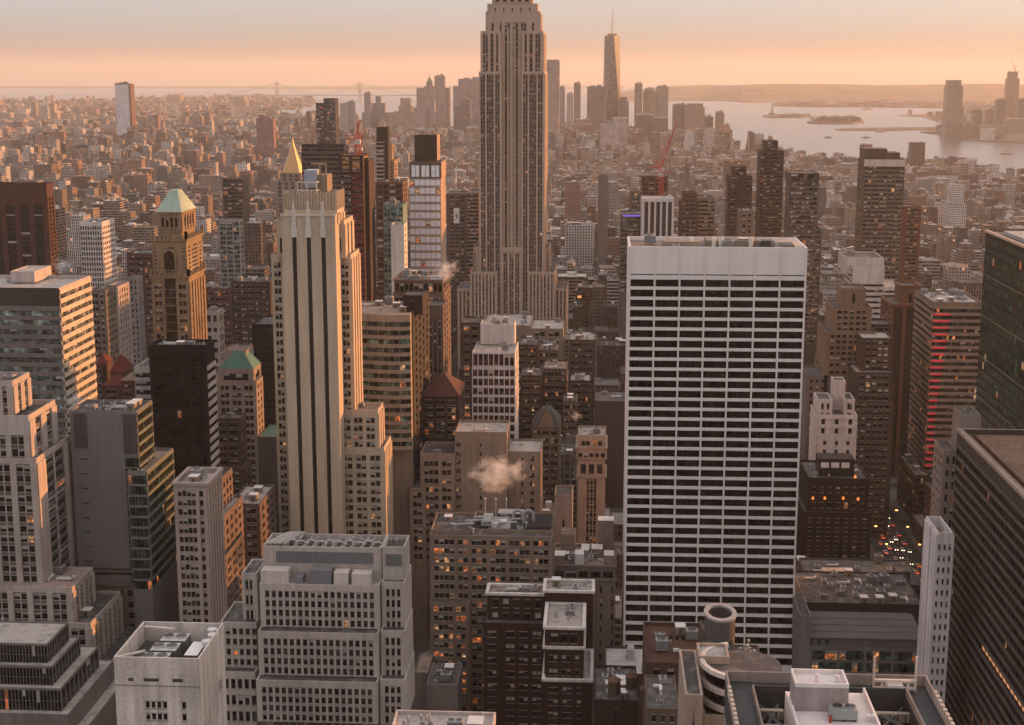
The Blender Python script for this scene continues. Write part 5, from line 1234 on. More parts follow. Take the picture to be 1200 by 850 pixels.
H('hotel_block', 'brown midrise with white banner left of the art deco skyscraper', [
    T(523, 548, 227, 1420, 30, f=("PnpnpnP", st()), s=("PnP", st())), T(547, 561, 226, 1410, 40, f=("qwwwwq", st(band=.3, sp=M_((.33, .24, .2)))), z0=0)], M_((.20, .14, .12)), yb=285, mull=0, short='the bannered brown midrise')
def banner():
    x0, z = at(531.5, 244, 1419); x1, z1 = at(538.5, 262, 1419); t = [o for o in COL.objects if o.name.startswith('hotel_block')][0]
    b = MB(); b.box(x0, x1, 1419.0, 1419.6, z1, z, flat((.75, .72, .70), .7), bottom=True); cx = (x0+x1)/2; zc = (z+z1)/2; g = flat((.1, .1, .12))
    b.box(cx-.8, cx+.8, 1418.8, 1418.97, zc-1, zc+1.6, g, bottom=True); b.box(cx-.4, cx+1.2, 1418.8, 1418.96, zc-2.2, zc-1.2, g, bottom=True); b.obj('banner', t, t.location[:])
banner()
# --- white bryant-side block
H('white_deco_block', 'white stepped deco block with slender central turret and balconies', [
    T(977, 991, 446, 800, 10, f=("P", dict(top=99)), par=.5, z0=476), T(959, 976, 468, 790, 18, f=("PnPnP", st(fh=5)), par=1, z0=500), T(990, 1002, 468, 790, 18, f=("PnnP", st(fh=5)), par=1, z0=500),
    T(957, 1005, 486, 786, 24, f=("PnPPnPPnP", st(fh=5, band=.3)), par=.8), T(960, 1001, 510, 783, 26, f=("PnPPnPPnP", st(fh=5, hf=.4)), par=.5)],
  M_((.58, .50, .46)), short='the white deco block', yb=540, mull=0, mix=(.9, .05, .05, 0, 0))
H('grey_loft', 'plain brownish loft wall behind the white deco block', [
    T(946, 976, 440, 850, 30, f=("PnPnPnPnP", st(fh=4.2)), cl=1)], M_((.27, .2, .18)), yb=540, mull=0)
H('black_gold_tower', 'near-black masonry tower with warm lamps at its crown right of white grid tower', [
    T(947, 1019, 560, 745, 36, f=("PnPnPnPnPnPnPnP", st(fh=7, hf=.35)), par=1.2, cl=5), T(941, 1022, 600, 740, 44, f=("PnPnPnPnPnPnPnP", st(fh=5, hf=.4)), par=1.2)], M_((.022, .016, .014)), short='the black masonry tower', yb=668, mull=0, mix=(.94, .02, .02, .01, .01))
def bglamps():
    t = [o for o in COL.objects if o.name.startswith('black_gold')][0]; m = flat((.5, .2, .05), .5, 0, (1.0, .26, .04, .6)); w = flat((.7, .68, .66), .5)
    for px, py in ((952.5, 583), (966.5, 583), (988, 583), (1005.5, 584), (1002, 558), (988, 615), (952, 612)):
        x, z = at(px, py, 744); b = MB(); b.cyl(x, 743.6, z-.9, z+.4, .7, .5, m, 8); b.tube((x, 743.6, z-.8), (x, 746, z-1.2), .12, BLACK, 4); b.obj('lamp', t, t.location[:])
    x0, z = at(960, 541, 752); zz = at(960, 560, 745)[1]
    b = MB(); b.box(x0, x0+18, 752, 764, zz-1, z+1.5, BLACK)
    for i in range(3): b.box(x0+1+i*5.2, x0+5+i*5.2, 751.8, 751.98, z-3.2, z-.4, w, bottom=True)
    b.obj('roof_house', t, t.location[:])
bglamps()
H('flat_roof_block', 'low block with pale slotted flat roof at foot of russet tower', [
    T(1072, 1090, 557, 850, 47, f=("qwwwwwwwq", st(hf=.6, band=.15)), s=("q"+"w"*10+"q", st(hf=.6, band=.2)), par=.8, roof=ROOFT, both=True, cl=5)], M_((.10, .07, .06)), yb=620, short='the slotted flat-roof block', mix=(.92, .02, .02, .02, .02), mull=0)
H('grey_party_block', 'grey blank-walled block with ledge between corner office and green glass wall', [
    T(1127, 1150, 486, 545, 14, f=("P", dict(top=999)), s=("P", dict(top=999)), par=1, cl=1), T(1106, 1124, 528, 548, 16, f=("PnPnP", st(fh=5)), s=("PnPnPnP", st()), par=1, both=True)], M_((.30, .24, .215)), yb=610, mull=0)
# --- white narrow tower right
H('white_ribbed_tower', 'narrow white tower with ribbed edge and one column of small windows', [
    T(1099, 1117, 624, 480, xb=1085, f=("pnPnPnp", dict(fh=3.9, hf=.42, top=3)), s=("pqpqpqPnPqpqp", dict(pier=.5, fh=3.9, top=1, hf=.3)), par=4, roof=ROOFT, both=True)], M_((.66, .60, .59)), short='the white ribbed tower', mull=1, mix=(.7, .2, .1, 0, 0))
FOOT.append((118, 152, 690, 805))
# --- low buildings group behind: metal-roof etc
def metalroof():
    b = H('metal_roofed_hall', 'low building with ribbed grey metal roof above a green glass storey', [
        T(952, 1080, 747, 560, 30, f=("PnPnPpOpOpOpOP", st(rows=1, hf=.7, top=.3)), par=0, z0=757), T(950, 1080, 757, 559, 30, f=("p"+"wwwwp"*4, dict(fh=4.6, hf=.8, sill=.1, top=1, rec=.3)), par=0)],
      M_((.26, .23, .22)), short='the metal-roofed hall', glass=glassm((.04, .08, .07), .15), rail=flat((.08, .14, .12)), mix=(.62, 0, 0, .14, .24), finish=False, mull=2)
    x0, x1, y0, y1, z, rz = b.G[0]; r = MB(); m = M_((.17, .155, .165), .5, .15); zt = at(1000, 717, 585)[1]
    r.quad((x0-1, y0-1, z+.2), (x1+1, y0-1, z+.2), (x1+1, y0+24, zt), (x0-1, y0+24, zt), m); r.quad((x1+1, y0-1, z+.2), (x1+1, y0+24, z+.2), (x1+1, y0+24, zt), (x1+1, y0-1, z+.3), m); r.quad((x0-1, y0+24, z+.2), (x0-1, y0-1, z+.2), (x0-1, y0-1, z+.3), (x0-1, y0+24, zt), m)
    r.quad((x1+1, y0+24, 0), (x0-1, y0+24, 0), (x0-1, y0+24, zt), (x1+1, y0+24, zt), m)
    for i in range(60):
        xx = x0+(x1-x0)*i/59; r.tube((xx, y0-1, z+.35), (xx, y0+24, zt+.15), .14, m, 3)
    for k in range(1, 4): f = k/4; r.tube((x0, y0-1+25*f, z+.2+(zt-z)*f+.1), (x1, y0-1+25*f, z+.2+(zt-z)*f+.1), .16, m, 3)
    b.part('metal_roof', r); b.done()
    H('grey_wall_block', 'grey walled strip building with black shutter line beside the metal-roofed hall', [
        T(938, 951, 722, 560, 50, f=("P", dict(top=999)), s=("P", dict(top=999)), par=1)], M_((.28, .26, .26)), yb=850)
    H('tan_roof_house', 'dark flat building carrying a tan-topped penthouse behind metal-roofed hall', [
        T(968, 1012, 688, 620, 20, f=("P", dict(top=99)), par=.5, roof=M_((.40, .22, .13))), T(942, 1082, 706, 590, 40, f=("P", dict(top=99)), par=.6, cl=16)], M_((.07, .055, .05)), yb=720, short='the tan-topped penthouse')
    H('long_low_block', 'long low dark block with white lift tower and striped skylights at the avenue', [
        T(1051, 1067, 670, 660, 10, f=("OnO", dict(fh=6)), par=.3, z0=700), T(948, 1082, 683, 655, 36, f=("q"+"wwwwwwwq"*3, dict(fh=4, hf=.6)), par=.8, cl=8)], M_((.16, .135, .125)), yb=700, mix=(.88, .05, .05, .01, .01), mull=0)
    b = MB(); x0, z = at(968, 676, 660); x1, _ = at(1001, 676, 660); t = [o for o in COL.objects if o.name.startswith('long_low')][0]; zr = at(968, 683, 655)[1]
    for i in range(15): xx = x0+(x1-x0)*i/14; b.box(xx-.35, xx+.35, 661, 672, zr-.5, zr+1.6, M_((.6, .47, .36)))
    b.obj('skylight', t, t.location[:])
metalroof()
# --- big dark diagonal-lined tower, lower right
def diag():
    dm = M_((.10, .085, .078)); Yb, Yf = 520.0, 300.0
    X, Z = at(1122, 502, Yb)
    b = Bld('bronze_glass_tower', 'huge dark office tower with pale floor lines running away and brown gravel roof', 'building', dm, (X+40, 420), glass=glassm((.010, .008, .007), .15, .25), rail=BLACK, mix=(.99, 0, .0, .005, .005), mull=0, seed=7)
    b.facade((X, Yb, 0), (0, -1, 0), (-1, 0, 0), Yb-Yf, Z, "q"+"nnq"*50, fh=3.9, hf=.76, sill=.2, top=5.5, rec=.25, band=.5, sp=M_((.165, .14, .13)), zvis=20)
    b.facade((X, Yf, 0), (1, 0, 0), (0, -1, 0), 90, Z, "q"+"nnq"*20, fh=3.9, hf=.76, sill=.2, top=5.5, rec=.25, band=.5, sp=M_((.165, .14, .13)), zvis=60)
    w = b.wall; w.quad((X+90, Yb, 0), (X, Yb, 0), (X, Yb, Z), (X+90, Yb, Z), dm)
    rz = Z-1.8; t = 1.6
    w.quad((X, Yf, Z), (X+t, Yf, Z), (X+t, Yb, Z), (X, Yb, Z), M_((.36, .27, .22))); w.quad((X+t, Yb-t, Z), (X+90, Yb-t, Z), (X+90, Yb, Z), (X+t, Yb, Z), M_((.30, .24, .21)))
    w.quad((X+t, Yb-t, rz), (X+t, Yf, rz), (X+t, Yf, Z), (X+t, Yb-t, Z), dm); w.quad((X+90, Yb-t, rz), (X+t, Yb-t, rz), (X+t, Yb-t, Z), (X+90, Yb-t, Z), dm)
    b.roof.quad((X+t, Yf, rz), (X+90, Yf, rz), (X+90, Yb-t, rz), (X+t, Yb-t, rz), M_((.30, .185, .13), .95, .35))
    b.pent.box(X+21, X+80, 395, Yb-18, rz, rz+8, M_((.07, .055, .05)), top=M_((.45, .38, .35)))
    for i in range(9): b.pent.box(X+20.7, X+21, 398+i*11, 400+i*11, rz, rz+7, M_((.3, .24, .2)))
    # cornice rail
    b.trim.box(X-.4, X-.02, Yf, Yb+.4, Z-.9, Z+.25, M_((.42, .32, .27)), bottom=True); b.trim.box(X+4.2, X+4.6, Yf, Yb-t-3, rz, rz+1.2, M_((.12, .08, .07)))
    # one lit storey
    u = MB(); zz = at(1135, 760, 470)[1]
    for i in range(16): y = 470-i*4.3; u.box(X-.04, X+.02, y-3, y, zz, zz+1.5, flat((.3, .15, .08), .5, 0, (1.0, .42, .2, .30)), bottom=True)
    b.part('lit_window', u, kind='stuff')
    RECTS.append((1112, 1260, 500, 850, 300)); FOOT.append((X-3, X+95, Yf, Yb+3)); NAMES.append(('the huge bronze tower', 1160, 1112, 1200, 500, 850)); b.done()
    # green glass tower above it
    gm = M_((.02, .027, .022)); Yb2, Yf2 = 660.0, 545.0; X, Z = at(1155.5, 272, Yb2)
    b = Bld('green_glass_tower', 'very dark green glass tower with bright slanting roof edge at the right border', 'building', gm, (X+40, 600), glass=glassm((.018, .045, .032), .12, .6), rail=BLACK, mix=(.985, 0, .0, .008, .007), mull=0, seed=9)
    b.facade((X, Yb2, 0), (0, -1, 0), (-1, 0, 0), Yb2-Yf2, Z, "q"+"wwq"*18, fh=3.9, hf=.80, sill=.15, top=1.5, rec=.12, zvis=60)
    b.facade((X, Yf2, 0), (1, 0, 0), (0, -1, 0), 80, Z, "q"+"wwq"*12, fh=3.9, hf=.80, sill=.15, top=1.5, rec=.12, zvis=90)
    w = b.wall; w.quad((X+80, Yb2, 0), (X, Yb2, 0), (X, Yb2, Z), (X+80, Yb2, Z), gm)
    b.roof.quad((X, Yf2, Z), (X+80, Yf2, Z), (X+80, Yb2, Z), (X, Yb2, Z), ROOFD)
    b.trim.box(X-.5, X+.8, Yf2, Yb2+.5, Z+.05, Z+1.0, M_((.50, .36, .28)), bottom=True); b.pent.box(X+5, X+70, 560, 650, Z, Z+1.5, ROOFL)
    for k in range(1, 6): b.trim.box(X-.25, X-.02, Yf2, Yb2, Z-k*18-.5, Z-k*18, M_((.20, .17, .13)), bottom=True)
    RECTS.append((1150, 1260, 268, 500, 545)); FOOT.append((X-3, X+83, Yf2, Yb2+3)); NAMES.append(('the dark green glass tower', 1175, 1150, 1200, 268, 500)); b.done()
diag()
# --- nearest roof, bottom right, with its white lift house
def near_roof():
    Yf, Yb = 186.0, 222.0
    x0, z = at(850, 786, Yb); x1, _ = at(1086, 786, Yb); zr = z-7; cm = M_((.34, .28, .25)); dk = M_((.10, .105, .115), .6); b = Bld('framed_roof_building', 'nearest building with girder-framed rooftop and white lift house at the bottom edge', 'building', cm, ((x0+x1)/2, 200), seed=3)
    w = b.wall; w.box(x0, x1, Yf-10, Yb, 0, zr, cm, top=M_((.09, .085, .09), .9, .3))
    def beam(name, *bx):
        u = MB()
        for q in bx: u.box(*q, bottom=True)
        b.part(name, u)
    # perimeter walkway troughs
    beam('parapet_walk', (x0, x0+4.0, Yf-10, Yb, zr, z-1.6, dk), (x0, x0+.3, Yf-10, Yb, z-1.6, z, cm), (x0+3.75, x0+4.0, Yf-10, Yb-4.2, z-1.6, z-.4, cm))
    beam('parapet_walk', (x1-4.0, x1, Yf-10, Yb, zr, z-1.6, dk), (x1-.3, x1, Yf-10, Yb, z-1.6, z, cm), (x1-4.0, x1-3.75, Yf-10, Yb-4.2, z-1.6, z-.4, cm))
    beam('parapet_walk', (x0+4, x1-4, Yb-4, Yb, zr, z-1.8, dk), (x0+.3, x1-.3, Yb-.3, Yb, z-1.8, z, cm), (x0+4, x1-4, Yb-4.2, Yb-3.9, z-1.8, z-.6, dk))
    for x in (x0+.25, x1-.25):
        u = MB(); s_ = 1 if x > 0 and x == x1-.25 else -1
        u.box(x-.12, x+.12, Yf-8, Yb, z-1.3, z-1.1, M_((.4, .33, .28)), bottom=True)
        for i in range(24): y = Yf-8+i*1.6; u.box(x-.45 if s_ < 0 else x-.1, x+.1 if s_ < 0 else x+.45, y, y+.9, z-1.2, z+.25, M_((.5, .42, .36)), bottom=True)
        b.part('railing', u)
    # white lift house and terrace
    a0, za = at(925, 787, 211); a1, _ = at(989, 787, 207)
    lw = M_((.70, .64, .62), .8, .1); u = MB(); xs0, xs1 = at(932, 806, 206)[0], at(995, 806, 206)[0]; zl = at(960, 806, 206)[1]
    u.box(xs0, xs1, 206, 211.5, zr, zl, M_((.36, .31, .30)), top=lw)
    for q in ((xs0, xs1, 206, 206.3), (xs0, xs1, 211.2, 211.5), (xs0, xs0+.3, 206.3, 211.2), (xs1-.3, xs1, 206.3, 211.2)): u.box(q[0], q[1], q[2], q[3], zl+.003, zl+.6, lw)
    b.part('lift_house', u)
    u = MB(); ze = at(960, 834, 206)[1]; u.box(xs0-.5, xs1+3.6, 188, 213, zr-1, ze, M_((.5, .43, .4)), top=lw)
    for q in ((xs1+3.3, xs1+3.6, 188, 213), (xs0-.5, xs0-.2, 188, 205.9)): u.box(q[0], q[1], q[2], q[3], ze+.003, ze+.9, lw)
    b.part('terrace', u)
    # small chiller by the lift house wall
    u = MB(); cx, cyy = at(988, 838, 204)[0], 203.6
    u.box(cx-2.1, cx+1.8, cyy-1.1, cyy+1.3, ze+.35, ze+1.8, flat((.27, .29, .28), .5)); u.cyl(cx-.9, cyy, ze+1.8, ze+2.1, .75, .75, flat((.3, .3, .3)), 14, top=BLACK); u.cyl(cx+.9, cyy, ze+1.8, ze+2.1, .75, .75, flat((.3, .3, .3)), 14, top=BLACK)
    for q in (-1.9, 0, 1.6): u.box(cx+q-.1, cx+q+.1, cyy-1, cyy+1.2, ze, ze+.35, BLACK)
    u.box(cx-2.3, cx-1.9, cyy-1.5, cyy-1.2, ze, ze+1.1, flat((.35, .05, .03))); b.part('fan_unit', u)
    for (px, py, h) in ((957, 792, 1.1), (981, 790, 1.0), (1016, 838, .9), (1010, 826, .9)):
        X, Zz = at(px, py, 208); u = MB(); base = zl if py < 800 else ze; u.cyl(X, 208 if py < 800 else 203, base, base+h, .28, .28, lw, 10); u.cyl(X, 208 if py < 800 else 203, base+h, base+h+.25, .42, .15, lw, 10); b.part('roof_vent', u)
    # cross girders either side
    gm = M_((.42, .35, .29)); gd = M_((.16, .16, .17))
    for side, (A, B) in enumerate(((x0+4, xs0-.5), (xs1+3.6, x1-4))):
        for yy in (214, 208.5, 203):
            u = MB(); u.box(A, B, yy, yy+.9, z-4.4, z-3.0, gm, bottom=True)
            for k in range(6): xx = A+(B-A)*(k+.5)/6; u.box(xx-.1, xx+.1, yy-.1, yy, z-4.3, z-3.1, gd, bottom=True)
            b.part('girder', u)
        u = MB(); u.tube((A+.5, Yb-4.4, z-3.5), (B-.5, 208, z-3.2), .35, gd); u.tube((A+.5, 207, z-3.4), (B-.5, Yb-5, z-3.4), .28, gd); b.part('girder', u)
        for k in range(5):
            u = MB(); xx = A+(B-A)*(k+.5)/5; u.cyl(xx, 205+k % 2*6, zr, zr+2, .8, .8, gd, 12); b.part('roof_vent', u)
    # window-cleaning gantry
    g0, zg = at(1024, 797, Yb-3); g1, _ = at(1073, 797, Yb-3); u = MB(); wt = M_((.6, .5, .43)); zt = at(1024, 769, Yb-3)[1]
    for xx in (g0, g1): u.box(xx-.15, xx+.15, Yb-3.2, Yb-2.8, z-1.5, zt, wt)
    u.box(g0, g1, Yb-3.3, Yb-2.7, zg-.2, zg+.15, wt, bottom=True); u.box(g0, g1, Yb-3.3, Yb-2.7, zg-1.4, zg-1.1, wt, bottom=True); mid = (g0+g1)/2
    u.box(mid-1.2, mid+1.2, Yb-3.8, Yb-1.6, zg-2.4, zg-.5, flat((.62, .6, .6), .5), bottom=True)
    for xx in (g0+1.2, mid-2, mid+2, g1-1.2): u.tube((xx, Yb-3.5, z-3), (xx, Yb-3.5, zg-.2), .18, wt, 5)
    b.part('cleaning_gantry', u)
    RECTS.append((838, 1122, 780, 850, 180)); FOOT.append((x0-3, x1+3, 170, Yb+2)); NAMES.append(('the girder-framed roof', 985, 850, 1110, 780, 850)); b.done()
near_roof()
# --- curved balcony building left of it, with water cylinder above
def curvy():
    cm = M_((.40, .31, .25)); Y = 262
    b = H('curved_balcony_building', 'stone building with curved white balcony rings beside the nearest framed roof', [
        T(819, 855, 769, 276, 7, f=("P", dict(top=99)), s=("P", dict(top=99)), par=.6, roof=ROOFL), T(803, 824, 814, 262, 22, f=("OnO", dict(fh=3.6, hf=.7, top=3)), s=("P", st()), par=.8, z0=0), T(824, 860, 838, 268, 22, f=("P", st()), par=.8, z0=0)],
      cm, short='the curved balcony building', finish=False, mull=1)
    X, Z = at(838, 782, 272); wt = M_((.62, .54, .48)); c = (at(872, 800, 274)[0], 276)
    for i in range(6):
        u = MB(); zz = Z-i*3.4; r0 = 8.5; n = 18
        for k in range(n):
            a0 = math.pi*(.5+k/n*1.0)+.3; a1 = math.pi*(.5+(k+1)/n*1.0)+.3
            p = (c[0]+r0*math.cos(a0), c[1]+r0*math.sin(a0)*1.1); q = (c[0]+r0*math.cos(a1), c[1]+r0*math.sin(a1)*1.1); e = .9
            pi = (c[0]+(r0-e)*math.cos(a0), c[1]+(r0-e)*math.sin(a0)*1.1); qi = (c[0]+(r0-e)*math.cos(a1), c[1]+(r0-e)*math.sin(a1)*1.1)
            u.quad((*p, zz-.8), (*q, zz-.8), (*q, zz+.1), (*p, zz+.1), wt); u.quad((*p, zz+.1), (*q, zz+.1), (*qi, zz+.1), (*pi, zz+.1), wt); u.quad((*qi, zz-.8), (*pi, zz-.8), (*pi, zz+.1), (*qi, zz+.1), wt)
            u.quad((*pi, zz-3.4), (*qi, zz-3.4), (*qi, zz-.8), (*pi, zz-.8), GL)
        b.part('balcony', u)
    u = MB(); u.cyl(c[0], c[1], 0, Z-1, 7.4, 7.4, ROOFD, 24); b.part('core', u)
    b.done()
    # dished roof arch seen behind
curvy()
def cylinder():
    X, Z = at(844, 717, 312); r = 18.2*312/1750; m = M_((.17, .16, .158), .6, .2); zb = at(844, 766, 300)[1]; Yc = 312; ey = 1.55
    t = thing('cooling_tower', 'big open-topped grey steel cylinder rising before the white grid tower', 'cooling tower', (X, Yc, zb)); n = 44
    P = lambda a, q, z: (X+q*math.cos(a), Yc+q*ey*math.sin(a), z)
    def ring(u, q0, z0, q1, z1, mm):
        for i in range(n): a0, a1 = 2*math.pi*i/n, 2*math.pi*(i+1)/n; u.quad(P(a0, q0, z0), P(a1, q0, z0), P(a1, q1, z1), P(a0, q1, z1), mm)
    u = MB(); ring(u, r, zb-2, r, Z, m); ring(u, r-.5, Z-8, r-.5, Z, M_((.17, .15, .145)))
    for i in range(n): a = 2*math.pi*i/n; u.tube(P(a, r, zb), P(a, r, Z-.6), .07, m, 3)
    for k in range(5): zz = zb+(Z-zb)*k/5; ring(u, r+.08, zz, r+.08, zz+.18, m)
    u.obj('shell', t, (X, Yc, zb)); u = MB(); lm_ = M_((.36, .33, .32)); ring(u, r+.3, Z-.5, r+.3, Z, lm_); ring(u, r+.3, Z, r-.65, Z, lm_); ring(u, r-.65, Z, r-.65, Z-.5, lm_); u.obj('rim', t, (X, Yc, zb))
    u = MB(); ring(u, r-.5, Z-5.2, .5, Z-2.6, M_((.42, .22, .13))); u.obj('fan_cone', t, (X, Yc, zb))
    H('cylinder_base_block', 'dark brick roof block carrying the open-topped steel cylinder', [
        T(827, 863, 767, 300, 20, f=("P", dict(top=99)), s=("P", st()), par=.3), T(862, 893, 772, 300, 8, f=("P", dict(top=99)), par=.3, cl=3, z0=0)], M_((.14, .09, .07)))
    H('russet_roof_block', 'russet gravel roofed block with small arched lift house at foot of white tower', [
        T(757, 832, 776, 430, 34, f=("PnPnPnPnP", st(fh=4.5)), s=("PnPnP", st()), par=1.2, roof=M_((.17, .085, .06)), cl=4)], M_((.15, .085, .065)), short='the russet gravel roof', mull=0)
    x0, z0 = at(777, 752, 452); x1, _ = at(803, 752, 452); zr = at(777, 776, 430)[1]-1.2; ms = M_((.24, .17, .13)); t = [o for o in COL.objects if o.name.startswith('russet_roof')][0]
    u = MB(); cx = (x0+x1)/2; rr = (x1-x0)/2; P = [(x0, z0-2)]+[(cx-rr*math.cos(math.pi*i/10), z0-2+2.2*math.sin(math.pi*i/10)) for i in range(11)]
    pts = [(x0, 452, zr)]+[(a, 452, c) for a, c in P[1:]]+[(x1, 452, zr)]; u.poly(pts[::-1], ms)
    for i in range(len(pts)-1): a, c = pts[i], pts[i+1]; u.quad(a, (a[0], 460, a[2]), (c[0], 460, c[2]), c, ms)
    for i in range(4): xx = cx-3.2+i*1.8; u.box(xx, xx+1.0, 451.8, 451.98, zr+1.2, z0-1.8, GL, bottom=True)
    u.obj('lift_house', t, t.location[:])
cylinder()
# --- crowded dark roofs along the bottom centre
H('dark_brick_block', 'dark brick building with small rooftop sheds between apartments and russet roof', [
    T(696, 748, 820, 470, 30, f=("OOnOO", st(fh=8)), s=("PnP", st()), par=1, cl=9)], M_((.10, .06, .05)), mull=0, short='the dark brick shed-roof block')
H('round_gable_block', 'brown block with rounded arched gable at the bottom edge', [
    T(758, 796, 830, 400, 24, f=("PnPnPnP", st(fh=4.5)), par=.5, cl=3)], M_((.22, .15, .11)), mull=1)
H('pale_roof_block', 'pale cluttered roof at the very bottom edge right of stepped limestone block', [
    T(455, 576, 862, 292, 13, f=("P", dict(top=99)), par=.8, roof=ROOFL, cl=9)], M_((.50, .42, .38)))
H('shadow_annex', 'low grey annex in the gap right of the stepped limestone block', [
    T(485, 502, 788, 520, 20, f=("P", dict(top=99)), par=.6, cl=2, roof=ROOFT), T(500, 536, 802, 500, 20, f=("P", dict(top=99)), par=.6, cl=5, roof=ROOFD, z0=0)], M_((.26, .21, .19)))
# ================================================================== DOWNTOWN AND FAR TOWERS
def small(name, label, col, boxes, st=.5, roof=(.3, .28, .26), group=None, cat='building', short=None, extra=None, yb=None):
    """a distant tower: one facade mesh, one roof mesh. boxes = (x0,x1,ytop,Y,D)"""
    G = []; col = tuple(min(.7, c*1.3) for c in col)  # lightened: part of the haze fade is put into the wall colour
    for (x0, x1, yt, Y, D) in boxes:
        X0, Z = at(x0, yt, Y); X1, _ = at(x1, yt, Y); G.append((X0, X1, Y, Y+D, Z))
    cx = (min(g[0] for g in G)+max(g[1] for g in G))/2; cyy = min(g[2] for g in G); dz = drop(cx, cyy)
    t = thing(name, label, cat, (cx, cyy, -dz), group); w = MB(); w.attr = True
    for g in G: w.cbox(g[0], g[1], g[2], g[3], -dz, g[4], col, roof, st, random.random())
    w.obj('wall', t, (cx, cyy, -dz))
    r = MB(); g = max(G, key=lambda q: (q[1]-q[0]))
    for i in range(2):
        a = g[0]+(g[1]-g[0])*(.2+.35*i); r.box(a, a+(g[1]-g[0])*.25, g[2]+(g[3]-g[2])*.3, g[2]+(g[3]-g[2])*.7, g[4], g[4]+4+3*i, masonry(roof))
    r.obj('penthouse', t, (cx, cyy, -dz))
    RECTS.append((min(b[0] for b in boxes), max(b[1] for b in boxes), min(b[2] for b in boxes), yb or 150, cyy)); FOOT.append((min(g[0] for g in G)-4, max(g[1] for g in G)+4, cyy-4, max(g[3] for g in G)+4))
    if short: NAMES.append((short, (boxes[0][0]+boxes[0][1])/2, boxes[0][0], boxes[0][1], min(b[2] for b in boxes), yb or 150))
    return t, G, (cx, cyy, -dz)
GY = (.26, .24, .24); PB = (.34, .27, .22)
